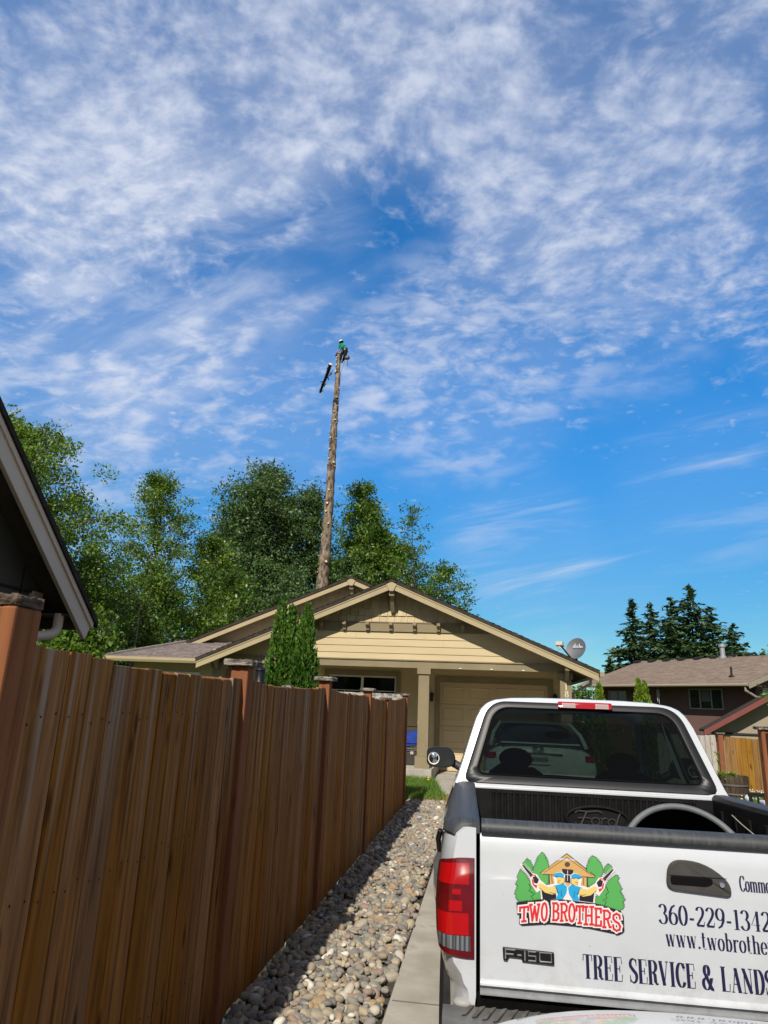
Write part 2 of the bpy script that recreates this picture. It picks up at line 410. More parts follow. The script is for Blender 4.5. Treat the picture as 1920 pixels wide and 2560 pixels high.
def stones(n, y0, y1, z0, z1, smin, smax, hi, x0=-1.40, x1=-.60):
    global off
    base, fc = (I2, F2) if hi else (I1, F1)
    Rm = rotz_tilt(n, .35)
    for i in range(n):
        s = smin+(smax-smin)*rg.beta(1.5, 4.5)
        ax = np.array([s*rg.uniform(.95, 1.4), s*rg.uniform(.75, 1.0), s*rg.uniform(.5, .78)])
        k = rg.uniform(-1, 1, (3, 3)); ph = rg.uniform(0, 6, 3)
        v = base*(1+.10*np.sin(base@k.T*2.2+ph).sum(1, keepdims=True)*.6)
        v = np.sign(v)*np.abs(v)**rg.uniform(.82, 1.0)
        v = (v*ax)@Rm[i].T
        SV.append(v+np.array([rg.uniform(x0, x1), rg.uniform(y0, y1), rg.uniform(z0, z1)+.3*s])); SF.append(fc+off); off += len(v)
stones(1600, 3.3, 6.2, -.03, .012, .018, .060, True)
stones(700, 3.3, 6.2, .004, .028, .015, .044, True)
stones(2100, 6.2, 10.0, -.03, .012, .018, .056, False)
stones(750, 6.2, 10.0, .004, .028, .016, .048, False)
stones(3000, 10.0, 13.4, -.03, .02, .018, .055, False)
stones(300, 1.0, 3.3, -.03, .012, .02, .055, False)
STONE, t_, b_ = new_mat('river_stone')
g_ = tn(t_, 'ShaderNodeNewGeometry'); cr = tn(t_, 'ShaderNodeValToRGB'); cr.color_ramp.interpolation = 'CONSTANT'
pal = [(0,(.25,.23,.195)),(.14,(.34,.30,.235)),(.27,(.19,.185,.17)),(.38,(.38,.32,.225)),(.50,(.29,.245,.18)),(.60,(.23,.22,.19)),(.70,(.46,.42,.345)),(.75,(.33,.24,.15)),(.82,(.29,.215,.17)),(.89,(.15,.14,.13)),(.965,(.60,.57,.50))]
e_ = cr.color_ramp.elements
e_[0].position = 0; e_[0].color = rgba(pal[0][1]); e_[1].position = pal[1][0]; e_[1].color = rgba(pal[1][1])
for p_, c_ in pal[2:]:
    q_ = e_.new(p_); q_.color = rgba(c_)
t_.links.new(g_.outputs['Random Per Island'], cr.inputs[0])
tc_ = tn(t_, 'ShaderNodeTexCoord'); n_ = tn(t_, 'ShaderNodeTexNoise'); n_.inputs['Scale'].default_value = 45; n_.inputs['Detail'].default_value = 6
t_.links.new(tc_.outputs['Object'], n_.inputs[0]); mr_ = tn(t_, 'ShaderNodeMapRange'); mr_.inputs[3].default_value = .72; mr_.inputs[4].default_value = 1.25
t_.links.new(n_.outputs[0], mr_.inputs[0]); h_ = tn(t_, 'ShaderNodeHueSaturation'); t_.links.new(cr.outputs[0], h_.inputs['Color']); t_.links.new(mr_.outputs[0], h_.inputs['Value'])
t_.links.new(h_.outputs[0], b_.inputs['Base Color']); b_.inputs['Roughness'].default_value = .8; b_.inputs['Specular IOR Level'].default_value = .2
tag(np_mesh('gravel', np.concatenate(SV), np.concatenate(SF), STONE, smooth=True), 'rounded grey and tan river stones between the brown fence and the driveway', 'gravel', kind='stuff')
del SV, SF

# grass
def blades(name, pts, h, w, mat, label, kind='stuff', lean=.35):
    n = len(pts); a = rg.uniform(0, 2*np.pi, n); hh = h*rg.uniform(.5, 1.25, n); ww = w*rg.uniform(.7, 1.3, n)
    ln = rg.normal(0, lean, (n, 2))*hh[:, None]
    dx = np.stack([np.cos(a)*ww, np.sin(a)*ww, np.zeros(n)], 1)
    mid = pts+np.concatenate([ln*.35, (hh*.6)[:, None]], 1); tip = pts+np.concatenate([ln, hh[:, None]], 1)
    V = np.stack([pts-dx, pts+dx, mid+dx*.7, mid-dx*.7, tip], 1).reshape(-1, 3); o = np.arange(n)*5
    V = np.concatenate([V]); F = np.concatenate([np.stack([o, o+1, o+2, o+2], 1), np.stack([o+3, o+2, o+4, o+4], 1)])
    F3 = np.concatenate([np.stack([o, o+1, o+2], 1), np.stack([o, o+2, o+3], 1), np.stack([o+3, o+2, o+4], 1)])
    return tag(np_mesh(name, V, F3, mat), label, 'grass', kind=kind)
GRASS = M('grass_blade', (.085,.17,.018), (.14,.24,.035), scale=3, rough=.6, island=.35, islhue=.03, transl=.3)
DRYG = M('dry_grass_blade', (.30,.21,.08), (.36,.26,.11), scale=3, rough=.8, island=.3)
def inyard(p):      # left yard, bounded by the walk edge
    xe = np.where(p[:, 1] < 14.6, -.57-.29*(p[:, 1]-12.9)/1.7, -.86-.4*(p[:, 1]-14.6)/3)
    return p[:, 0] < xe-.02
p = np.stack([rg.uniform(-1.9, -.5, 9000), rg.uniform(13.3, 16.95, 9000), np.full(9000, -.03)], 1); p = p[inyard(p)]
blades('lawn_grass', p, .15, .006, GRASS, 'green grass patch at the end of the gravel by the porch')
p = np.stack([rg.uniform(-1.4, -.6, 500), rg.normal(13.42, .09, 500), np.full(500, -.02)], 1); p2 = np.stack([-.63-.17*rg.uniform(0, 1, 300)-.05*rg.random(300), 13+1.4*rg.uniform(0, 1, 300), np.full(300, -.02)], 1)
blades('dry_grass', np.concatenate([p, p2]), .10, .005, DRYG, 'strip of straw coloured dry grass where the gravel meets the lawn')
p = np.stack([rg.uniform(-7, -1.5, 7000), rg.uniform(13.2, 16.95, 7000), np.full(7000, -.03)], 1)
blades('yard_grass', p, .12, .008, GRASS, 'lawn grass of the yard behind the brown fence')
q = np.stack([rg.uniform(3.0, 9.0, 26000), rg.uniform(10.5, 21.5, 26000)], 1)
p = np.concatenate([q, np.array([[gz(a, b)] for a, b in q])], 1)
blades('clover_lawn', p, .11, .010, GRASS, 'lawn dotted with white clover beside the wooden barrel')
# clover heads
nd = 520; q = np.stack([rg.uniform(4.8, 8.2, nd), rg.uniform(15.6, 20.0, nd)], 1)
V = []; F = []
bv, bf = ico(1)
for i, (a, b) in enumerate(q):
    V.append(bv*np.array([.017, .017, .013])+np.array([a, b, gz(a, b)+.12+.03*rg.random()])); F.append(bf+i*len(bv))
tag(np_mesh('clover_flowers', np.concatenate(V), np.concatenate(F), M('clover_white', (.72,.68,.55), rough=.8)), 'tiny white clover flowers scattered over the right lawn', 'flowers', kind='stuff')
YEL = M('dandelion_yellow', (.75,.52,.02), rough=.8)
for i, (x, y, lb) in enumerate(((-1.22, 15.5, 'yellow dandelion flower, the lower of two in the grass by the porch'), (-1.25, 15.9, 'yellow dandelion flower, the upper of two in the grass by the porch'))):
    mb = MB(); mb.ell((x, y, .17), (.026, .026, .016), 10, 5); mb.cur = 1; mb.tube([(x, y, -.03), (x+.005, y, .165)], .004, 5)
    tag(mb.build('dandelion', [YEL, GRASS]), lb, 'flower', 'dandelions in the grass')

# ================================================================ LEFT FENCE
def wood(name, cols, rough=.75, knots=True, island=.16, streak=True, topz=None):
    m, t, b = new_mat(name)
    tcn = tn(t, 'ShaderNodeTexCoord'); g = tn(t, 'ShaderNodeNewGeometry')
    mp = tn(t, 'ShaderNodeMapping'); mp.inputs['Scale'].default_value = (34, 34, 1.6); t.links.new(tcn.outputs['Object'], mp.inputs[0])
    # shift the grain per board
    cb = tn(t, 'ShaderNodeCombineXYZ'); mu = tn(t, 'ShaderNodeMath', operation='MULTIPLY'); mu.inputs[1].default_value = 37.0
    t.links.new(g.outputs['Random Per Island'], mu.inputs[0]); t.links.new(mu.outputs[0], cb.inputs[2])
    ad = tn(t, 'ShaderNodeVectorMath', operation='ADD'); t.links.new(mp.outputs[0], ad.inputs[0]); t.links.new(cb.outputs[0], ad.inputs[1])
    n = tn(t, 'ShaderNodeTexNoise'); n.inputs['Scale'].default_value = 1; n.inputs['Detail'].default_value = 7; n.inputs['Roughness'].default_value = .62
    n.inputs['Distortion'].default_value = .4; t.links.new(ad.outputs[0], n.inputs[0])
    cr = tn(t, 'ShaderNodeValToRGB'); e = cr.color_ramp.elements
    e[0].position = .34; e[0].color = rgba(cols[0]); e[1].position = .68; e[1].color = rgba(cols[2]); k = e.new(.5); k.color = rgba(cols[1])
    t.links.new(n.outputs[0], cr.inputs[0]); col = cr.outputs[0]
    # broad weather streaks
    mp2 = tn(t, 'ShaderNodeMapping'); mp2.inputs['Scale'].default_value = (7, 7, .5); t.links.new(tcn.outputs['Object'], mp2.inputs[0])
    ad2 = tn(t, 'ShaderNodeVectorMath', operation='ADD'); t.links.new(mp2.outputs[0], ad2.inputs[0]); t.links.new(cb.outputs[0], ad2.inputs[1])
    n2 = tn(t, 'ShaderNodeTexNoise'); n2.inputs['Scale'].default_value = 1; n2.inputs['Detail'].default_value = 3; t.links.new(ad2.outputs[0], n2.inputs[0])
    r2 = tn(t, 'ShaderNodeMapRange'); r2.inputs[1].default_value = .48; r2.inputs[2].default_value = .72; t.links.new(n2.outputs[0], r2.inputs[0])
    mx = tn(t, 'ShaderNodeMixRGB'); t.links.new(r2.outputs[0], mx.inputs[0]); t.links.new(col, mx.inputs[1]); mx.inputs[2].default_value = rgba(cols[3]); col = mx.outputs[0]
    if knots:
        mp3 = tn(t, 'ShaderNodeMapping'); mp3.inputs['Scale'].default_value = (9, 9, 2.6); t.links.new(tcn.outputs['Object'], mp3.inputs[0])
        v = tn(t, 'ShaderNodeTexVoronoi'); v.inputs['Scale'].default_value = 1.0; t.links.new(mp3.outputs[0], v.inputs['Vector'])
        r3 = tn(t, 'ShaderNodeMapRange'); r3.inputs[1].default_value = .08; r3.inputs[2].default_value = .20; r3.inputs[3].default_value = .75; r3.inputs[4].default_value = 0
        t.links.new(v.outputs['Distance'], r3.inputs[0])
        mk = tn(t, 'ShaderNodeMixRGB'); t.links.new(r3.outputs[0], mk.inputs[0]); t.links.new(col, mk.inputs[1]); mk.inputs[2].default_value = rgba([c*.25 for c in cols[0]]); col = mk.outputs[0]
    if topz:        # pale vertical drips below the board tops, where rain runs from the nails
        sp = tn(t, 'ShaderNodeSeparateXYZ'); t.links.new(tcn.outputs['Object'], sp.inputs[0])
        r4 = tn(t, 'ShaderNodeMapRange'); r4.inputs[1].default_value = topz-.85; r4.inputs[2].default_value = topz-.15; t.links.new(sp.outputs[2], r4.inputs[0])
        mp4 = tn(t, 'ShaderNodeMapping'); mp4.inputs['Scale'].default_value = (30, 30, .35); t.links.new(tcn.outputs['Object'], mp4.inputs[0])
        n4 = tn(t, 'ShaderNodeTexNoise'); n4.inputs['Scale'].default_value = 1; n4.inputs['Detail'].default_value = 2; t.links.new(mp4.outputs[0], n4.inputs[0])
        r5 = tn(t, 'ShaderNodeMapRange'); r5.inputs[1].default_value = .54; r5.inputs[2].default_value = .66; t.links.new(n4.outputs[0], r5.inputs[0])
        mm = tn(t, 'ShaderNodeMath', operation='MULTIPLY'); t.links.new(r4.outputs[0], mm.inputs[0]); t.links.new(r5.outputs[0], mm.inputs[1])
        ml = tn(t, 'ShaderNodeMath', operation='MULTIPLY'); t.links.new(mm.outputs[0], ml.inputs[0]); ml.inputs[1].default_value = .75
        mz = tn(t, 'ShaderNodeMixRGB'); t.links.new(ml.outputs[0], mz.inputs[0]); t.links.new(col, mz.inputs[1]); mz.inputs[2].default_value = (.32,.25,.19,1); col = mz.outputs[0]
    h = tn(t, 'ShaderNodeHueSaturation'); t.links.new(col, h.inputs['Color'])
    mr = tn(t, 'ShaderNodeMapRange'); t.links.new(g.outputs['Random Per Island'], mr.inputs[0]); mr.inputs[3].default_value = 1-island; mr.inputs[4].default_value = 1+island
    t.links.new(mr.outputs[0], h.inputs['Value'])
    w2 = tn(t, 'ShaderNodeTexWhiteNoise', noise_dimensions='1D'); t.links.new(g.outputs['Random Per Island'], w2.inputs['W'])
    ms = tn(t, 'ShaderNodeMapRange'); t.links.new(w2.outputs[0], ms.inputs[0]); ms.inputs[3].default_value = .85; ms.inputs[4].default_value = 1.1; t.links.new(ms.outputs[0], h.inputs['Saturation'])
    t.links.new(h.outputs[0], b.inputs['Base Color']); b.inputs['Roughness'].default_value = rough; b.inputs['Specular IOR Level'].default_value = .08
    bp = tn(t, 'ShaderNodeBump'); bp.inputs['Strength'].default_value = .6; bp.inputs['Distance'].default_value = .008
    t.links.new(n.outputs[0], bp.inputs['Height']); t.links.new(bp.outputs[0], b.inputs['Normal'])
    return m
FBOARD = wood('weathered_cedar', [(.115,.043,.011), (.255,.104,.022), (.36,.158,.036), (.25,.115,.038)], topz=1.80)
FPOST = wood('orange_post', [(.175,.052,.012), (.25,.079,.018), (.30,.104,.027), (.225,.075,.023)], knots=True, island=.08)
FCAP = M('weathered_cap', (.075,.058,.045), (.30,.28,.25), scale=14, rough=.95, bump=.7, bscale=40, stretch=(1,1,4), lo=.42, hi=.6)
FRAIL = M('grey_lichen_rail', (.13,.12,.11), (.46,.45,.42), scale=22, rough=.95, bump=.6, bscale=60, stretch=(.5,1,1.2), lo=.40, hi=.6)
XF = -1.40
NAIL = M('rusty_nail', (.02,.014,.01), rough=.8)
def fence_panel(parent, x, y0, y1, zt0, zt1, z0=.02, name='board_panel', axis='y', mat=None, seed=0, side=1, lab=None, sag=.02, bw=.138):
    r = random.Random(seed); mb = MB(); L = y1-y0; n = max(1, round(L/bw)); w = L/n
    for i in range(n):
        a = y0+i*w+.0018; b = y0+(i+1)*w-.0018-r.choice((0, .001, .004)); t = (i+.5)/n
        zt = zt0+(zt1-zt0)*t-sag*math.sin(math.pi*t)+r.uniform(-.007, .007); o = r.uniform(0, .007)*side; o2 = r.uniform(-.004, .004)*side
        th = .019*side; zb = z0+r.uniform(0, .012)
        k = .0008
        if axis == 'y': pts = [(x-th, a, zb), (x+o, a, zb), (x+o+o2, b, zb), (x-th, b, zb)]; up = (0, 0, 1)
        else: pts = [(a, x+th, zb), (a, x-o, zb), (b, x-o-o2, zb), (b, x+th, zb)]
        h = zt-zb; tl = r.uniform(-.006, .006)
        vs = [Vector(p) for p in pts]+[Vector(p)+Vector((0, 0, h+(tl if j in (1, 2) else -tl))) for j, p in enumerate(pts)]
        mb.cur = 0; mb.add(vs, [(0,3,2,1),(4,5,6,7),(0,1,5,4),(1,2,6,5),(2,3,7,6),(3,0,4,7)])
        if axis == 'y' and abs(x-XF) < .1:      # nail heads at the three rails
            mb.cur = 1; xs_ = x+o+.0012
            for zn in (.39, 1.04, 1.59):
                for yn in (a+.03, b-.03):
                    yn += r.uniform(-.008, .008); z_ = zn+r.uniform(-.02, .02); mb.add([(xs_+abs(o2)+.001+.0*k, yn+.0045*math.cos(k*1.047), z_+.0045*math.sin(k*1.047)) for k in range(6)], [(0,1,2,3,4,5)])
            mb.cur = 0
    return tag(mb.build(name, [mat or FBOARD, NAIL], parent, bevel=.0025), lab)
def fence_post(parent, x, y, w, zt, capw=None, mat=None, zb=-.05, capmat=None):
    capw = capw or w+.09; mb = MB(); mb.box(x-w/2, x+w/2, y-w/2, y+w/2, zb, zt-.036)
    p = mb.build('post', mat or FPOST, parent, bevel=.008)
    r = random.Random(int((x*13+y*7)*100)); mb = MB(); h = capw/2
    n = 9; secs = []
    for z, s in ((zt-.036, .80), (zt-.032, .97), (zt-.008, 1.0), (zt, .93)):
        ring = []
        for k in range(4):
            for j in range(n):
                c0 = ((-1,-1),(1,-1),(1,1),(-1,1))[k]; c1 = ((-1,-1),(1,-1),(1,1),(-1,1))[(k+1) % 4]; t = j/n
                ring.append((x+(c0[0]*(1-t)+c1[0]*t)*h*s+r.uniform(-.005, .005), y+(c0[1]*(1-t)+c1[1]*t)*h*s+r.uniform(-.004, .004), z+r.uniform(-.0035, .0035)))
        secs.append(ring)
    mb.loft(secs, closed=True, capa=True, capb=True)
    mb.build('post_cap', capmat or FCAP, p)
    return p
fence = thing('wooden_fence', 'long weathered brown board fence with orange posts beside the gravel', 'fence', (XF, 1.9, 0))
PY = [(1.855, 1.95, .125), (3.97, 1.90, .105), (6.16, 1.895, .10), (8.48, 1.86, .095), (10.03, 1.78, .085), (12.53, 1.875, .09)]
for (y, z, w) in PY: fence_post(fence, (XF-.005 if y < 2.5 else XF-.026), y, w, z, capw=w+(.004 if y < 2.5 else .075), capmat=M('brown_cap', (.045,.030,.022), (.15,.115,.095), scale=12, rough=.95, bump=.6, bscale=40, stretch=(1,1,4)) if y < 2.5 else None)
zt = [1.815, 1.785, 1.80, 1.775, 1.745, 1.80]
for i in range(5):
    fence_panel(fence, XF-.012, PY[i][0]+PY[i][2]/2, PY[i+1][0]-PY[i+1][2]/2, 1.82 if i == 0 else zt[i], zt[i+1] if i < 4 else 1.815, seed=i+3)
mb = MB()
for i in range(5):
    for z in (.35, 1.0, 1.55): mb.box(XF-.075, XF-.034, PY[i][0]+.08, PY[i+1][0]-.07, z, z+.085)
mb.build('fence_rail', FPOST, fence)
gate = thing('board_fence', 'short reddish fence run turning left at the tall near post', 'fence', (-2.5, 1.9, 0))
fence_panel(gate, 1.935, -4.2, XF-.09, 1.80, 1.80, axis='x', seed=77, mat=FPOST)
back = thing('cross_fence', 'short fence with grey lichen covered top rail in front of the evergreens', 'fence', (-2.6, 12.95, 0))
fence_panel(back, 12.98, -4.6, XF-.06, 1.74, 1.74, axis='x', seed=31)
mb = MB(); mb.box(-4.7, XF-.05, 12.90, 12.94, 1.73, 1.875); mb.build('top_rail', FRAIL, back, bevel=.006)
fence_post(back, -3.72, 12.93, .10, 1.95, capmat=FCAP); fence_post(back, -2.45, 12.95, .09, 1.72)
# ================================================================ MAIN HOUSE (tan, porch and garage)
HX, HZ, SL = -2.37, 4.76, .4225            # ridge x, roof top at ridge, slope
YF, YW, YR = 17.0, 17.5, 19.72              # rake face, gable wall, recessed porch wall
def roofz(x): return HZ-SL*abs(x-HX)
house = thing('tan_house', 'tan craftsman house with front gable, porch and closed garage door', 'house', (HX, YW, 0))
HL, HR = HX-4.97, HX+4.97
def roof_slab(mb, x0, x1, y0, y1, zf, th, ox=0):
    a = [(x0, y0, zf(x0)), (x1, y0, zf(x1)), (x1, y1, zf(x1)), (x0, y1, zf(x0))]
    mb.prism([(p[0], p[1], p[2]-th) for p in a], (0, 0, th))
# front roof, with courses of shingles on top
def shingle_roof(parent, x_eave, x_ridge, y0, y1, zf, name='roof', course=.145):
    mb = MB(); L = abs(x_ridge-x_eave); n = int(L/course*1.09); r = random.Random(int(x_eave*10))
    for i in range(n):
        xa = x_eave+(x_ridge-x_eave)*i/n; xb = x_eave+(x_ridge-x_eave)*(i+1)/n
        y = y0-r.uniform(0, .3)
        while y < y1:
            w = r.uniform(.22, .42); a = max(y, y0); b = min(y+w, y1)
            if b-a > .02:
                dz = r.uniform(.010, .022)
                vs = [(xa, a+.003, zf(xa)+dz), (xa, b-.003, zf(xa)+dz), (xb, b-.003, zf(xb)+.004), (xb, a+.003, zf(xb)+.004), (xa, a+.003, zf(xa)-.01), (xa, b-.003, zf(xa)-.01)]
                mb.add(vs, [(0,1,2,3),(0,4,5,1)])
            y += w
    return mb.build(name, ROOF, parent, fix=False)
mb = MB()
for s in (-1, 1):
    xe = HX+s*5.02
    p = [(HX, YF-.03, roofz(HX)), (xe, YF-.03, roofz(xe)), (xe, YF-.03, roofz(xe)-.075), (HX, YF-.03, roofz(HX)-.075)]
    mb.prism(p, (0, 9.0, 0))
rf = mb.build('roof', ROOFEDGE, house)
for s in (-1, 1): shingle_roof(rf, HX+s*5.03, HX+s*.02, YF-.04, 26, lambda x: roofz(x)+.004, name='shingles')
# soffit boards
mb = MB()
for s in (-1, 1):
    for k in range(12):
        ya = YF+.05+k*.145
        if ya > 19.2: break
        mb.prism([(HX, ya, roofz(HX)-.08), (HX+s*4.99, ya, roofz(HX+s*4.99)-.08), (HX+s*4.99, ya, roofz(HX+s*4.99)-.10), (HX, ya, roofz(HX)-.10)], (0, .14, 0))
mb.build('soffit', WOODSOFF, house)
# rake boards
for s in (-1, 1):
    mb = MB(); xe = HX+s*5.0; a = HX+s*.075
    mb.prism([(a, YF, roofz(a)-.078), (xe, YF, roofz(xe)-.078), (xe, YF, roofz(xe)-.255), (a, YF, roofz(a)-.255)], (0, .042, 0))
    b = mb.build('rake_board', RAKE, house, bevel=.004)
    mb = MB(); mb.prism([(a, YF-.014, roofz(a)-.078), (xe, YF-.014, roofz(xe)-.078), (xe, YF-.014, roofz(xe)-.118), (a, YF-.014, roofz(a)-.118)], (0, .013, 0))
    mb.build('rake_trim', RAKE, b)
mb = MB()
mb.prism([(HX-.16, YF-.03, HZ-.085), (HX+.16, YF-.03, HZ-.085), (HX+.05, YF-.03, HZ-.31), (HX-.05, YF-.03, HZ-.31)], (0, .07, 0))
mb.build('ridge_keystone', RAKE, house, bevel=.004)
mb = MB()
mb.box(HX-.065, HX+.065, YF+.05, YW-.02, HZ-.42, HZ-.30)
mb.prism([(HX-.05, YW-.02, HZ-.42), (HX-.05, YW-.02, HZ-.80), (HX-.05, YW-.12, HZ-.80), (HX-.05, YF+.10, HZ-.42)], (.10, 0, 0))
mb.build('ridge_bracket', TRIM, house, bevel=.005)

# gable wall: lap siding courses below, shakes above
def half(z): return max(0.0, (HZ-.10-z)/SL)
def lap_rows(mb, zs, yw, xl, xr, joint=None, rr=None):
    for z0, z1 in zip(zs[:-1], zs[1:]):
        l0, r0, l1, r1 = xl(z0), xr(z0), xl(z1), xr(z1)
        if r0 <= l0: continue
        cuts = [0, 1]
        if joint: cuts = [0]+sorted(rr.uniform(.12, .88) for _ in range(joint))+[1]
        for a, b in zip(cuts[:-1], cuts[1:]):
            g = .0016 if len(cuts) > 2 else 0
            xa0, xb0 = l0+(r0-l0)*a+g, l0+(r0-l0)*b-g; xa1, xb1 = l1+(r1-l1)*a+g, l1+(r1-l1)*b-g
            xa1 = max(xa1, l1); xb1 = max(xa1+.01, min(xb1, r1))
            if a > 0: xa1 = xa0
            if b < 1: xb1 = xb0
            mb.add([(xa0, yw-.020, z0), (xb0, yw-.020, z0), (xb1, yw-.004, z1+.004), (xa1, yw-.004, z1+.004), (xa0, yw, z0), (xb0, yw, z0)], [(0,1,2,3),(4,5,1,0)])
xl = lambda z: max(HX-4.6, HX-half(z)); xr = lambda z: min(HX+4.45, HX+half(z))
gw = MB()
gw.prism([(HX-4.6, YW+.001, 2.60), (HX+4.45, YW+.001, 2.60), (HX+4.45, YW+.001, roofz(HX+4.45)-.09), (HX, YW+.001, HZ-.09), (HX-4.6, YW+.001, roofz(HX-4.6)-.09)], (0, .12, 0))
gable = gw.build('gable_wall', SIDING, house)
mb = MB(); lap_rows(mb, [2.76+.18*k for k in range(5)], YW, xl, xr, joint=2, rr=random.Random(2)); mb.build('lap_siding', SIDING, gable, fix=False)
mb = MB(); r = random.Random(9); z = 3.70; row = 0
while z < HZ-.15:
    z1 = z+.185; hw = half(z)-.0; x = HX-hw-r.uniform(0, .2)
    while x < HX+hw:
        w = r.uniform(.17, .27); a, b = max(x+.007, HX-hw), min(x+w-.007, HX+hw)
        ha = (HZ-.10-SL*abs(a-HX)); hb = (HZ-.10-SL*abs(b-HX))
        ta, tb = min(z1+.01, max(ha, z+.001)), min(z1+.01, max(hb, z+.001)); o = r.uniform(0, .005); zb = z+r.uniform(-.006, .004)
        if b-a > .02: mb.add([(a, YW-.034-o, zb), (b, YW-.034-o, zb), (b, YW-.006, tb), (a, YW-.006, ta), (a, YW, zb), (b, YW, zb), (a, YW, ta), (b, YW, tb)], [(0,1,2,3),(4,5,1,0),(0,3,6,4),(1,5,7,2)])
        x += w
    z = z1; row += 1
mb.build('shake_siding', SHAKE, gable, fix=False)
mb = MB(); mb.prism([(HX-half(3.48)+.02, YW-.045, 3.48), (HX+half(3.48)-.02, YW-.045, 3.48), (HX+half(3.70)-.02, YW-.045, 3.70), (HX-half(3.70)+.02, YW-.045, 3.70)], (0, .043, 0))
mb.box(HX-half(3.73), HX+half(3.73), YW-.062, YW-.002, 3.702, 3.73)
mb.build('gable_band', TRIM, house, bevel=.003)
for k in range(7):
    x = -4.23+.608*k+.004; mb = MB()
    mb.prism([(x-.045, YW-.047, 3.50), (x-.045, YW-.047, 3.70), (x-.045, YW-.20, 3.70), (x-.045, YW-.20, 3.63), (x-.045, YW-.12, 3.59), (x-.045, YW-.09, 3.50)], (.09, 0, 0))
    mb.build('corbel', TRIM, house, bevel=.006)
# beam and columns
mb = MB(); mb.box(-7.25, 2.08, YW-.06, YW+.14, 2.585, 2.758); mb.box(-7.25, 2.08, YW-.09, YW-.062, 2.758, 2.79); mb.build('porch_beam', TRIM, house, bevel=.006)
def column(x, w=.27, zb=.24):
    mb = MB(); mb.box(x-w/2, x+w/2, YW-w/2+.05, YW+w/2+.05, zb+.26, 2.44)
    c = mb.build('porch_column', TRIM, house, bevel=.008)
    mb = MB(); mb.box(x-w/2-.035, x+w/2+.035, YW-w/2+.015, YW+w/2+.085, 2.44, 2.583); mb.build('column_cap', TRIM, c, bevel=.006)
    mb = MB(); mb.box(x-w/2-.045, x+w/2+.045, YW-w/2+.005, YW+w/2+.095, zb, zb+.26); mb.build('column_base', TRIM, c, bevel=.006)
    return c
column(-1.53); rcol = column(1.91, zb=.0); column(-6.95)
for x in (1.93, -6.95):
    mb = MB(); mb.box(x-.055, x+.055, YF+.05, YW-.075, 2.62, 2.86); mb.prism([(x-.045, YW-.075, 2.62), (x-.045, YW-.075, 2.40), (x-.045, YW-.14, 2.40), (x-.045, YF+.12, 2.62)], (.09, 0, 0))
    mb.build('eave_bracket', TRIM, house, bevel=.006)
for x in (-.63, .14, .91):
    mb = MB(); mb.box(x-.028, x+.028, YW-.078, YW-.0605, 2.60, 2.622); mb.build('light_clip', WHITEP, house)
# porch slab
mb = MB(); mb.box(-7.3, -1.27, 17.0, YR, -.1, .24); tag(mb.build('porch_slab', CONC, house, bevel=.015), 'grey concrete porch slab')
# recessed wall
WX0, WX1, WZ0, WZ1 = -4.475, -2.52, 1.12, 2.447
GX0, GX1, GZ1 = -1.267, 1.675, 2.34
def wall_with_holes(mb, x0, x1, z0, z1, y, holes, th=.12):
    xsx = sorted({x0, x1, *[h[0] for h in holes], *[h[1] for h in holes]})
    for a, b in zip(xsx[:-1], xsx[1:]):
        zs = [(z0, z1)]
        for h in holes:
            if h[0] <= a and h[1] >= b:
                zs = [q for s in zs for q in ((s[0], min(s[1], h[2])), (max(s[0], h[3]), s[1])) if q[1]-q[0] > 1e-4]
        for q in zs: mb.box(a, b, y, y+th, q[0], q[1])
holes = [(WX0, WX1, WZ0, WZ1), (GX0, GX1, -.1, GZ1)]
mb = MB(); wall_with_holes(mb, -10.0, 2.15, -.1, 2.95, YR, holes); wall = mb.build('porch_wall', SIDING, house)
mb = MB(); k = 0
zz = [0.0+.17*i for i in range(17)]
for z0, z1 in zip(zz[:-1], zz[1:]):
    for a, b in ((-7.2, -4.61), (-4.61, -2.39), (-2.39, -1.41), (-1.41, 1.82), (1.82, 2.13)):
        if a == -4.61 and z1 > WZ0-.13 and z0 < WZ1+.13: continue
        if a == -1.41 and z0 < GZ1+.12: continue
        mb.add([(a, YR-.016, z0), (b, YR-.016, z0), (b, YR-.003, z1+.003), (a, YR-.003, z1+.003), (a, YR, z0), (b, YR, z0)], [(0,1,2,3),(4,5,1,0)])
mb.build('wall_siding', SIDING, wall, fix=False)
mb = MB(); mb.box(2.15, 2.27, YR, 28, -1.8, 2.6); mb.box(-10.1, -10.0, 18.9, 29, -.1, 2.6); mb.box(-10.1, 2.27, 29, 29.1, -1.5, 2.6); mb.build('side_wall', SIDING, house)
mb = MB(); mb.box(-10.0, -7.3, 18.85, 18.95, -.1, 2.62); mb.build('wing_wall', SIDING, house)
mb = MB(); mb.box(-7.2, 2.1, YW+.15, YR, 2.90, 2.93); mb.build('porch_ceiling', SIDING, house)
# window
wd = MB(); t = .125; y = YR-.035
for a in ((WX0-t, WX1+t, WZ1, WZ1+t+.02), (WX0-t, WX1+t, WZ0-t, WZ0), (WX0-t, WX0, WZ0, WZ1), (WX1, WX1+t, WZ0, WZ1)): wd.box(a[0], a[1], y, YR-.0165, a[2], a[3])
wtrim = wd.build('window', TRIM, house)
mb = MB(); f = .04; xm = (WX0+WX1)/2
for a in ((WX0, WX1, WZ1-f, WZ1), (WX0, WX1, WZ0, WZ0+f), (WX0, WX0+f, WZ0+f, WZ1-f), (WX1-f, WX1, WZ0+f, WZ1-f), (xm-.035, xm+.035, WZ0+f, WZ1-f)): mb.box(a[0], a[1], YR+.01, YR+.06, a[2], a[3])
for z in (WZ1-.42, WZ1-.75):
    for x0, x1 in ((WX0+f, xm-.035), (xm+.035, WX1-f)): mb.box(x0, x1, YR+.022, YR+.034, z, z+.016)
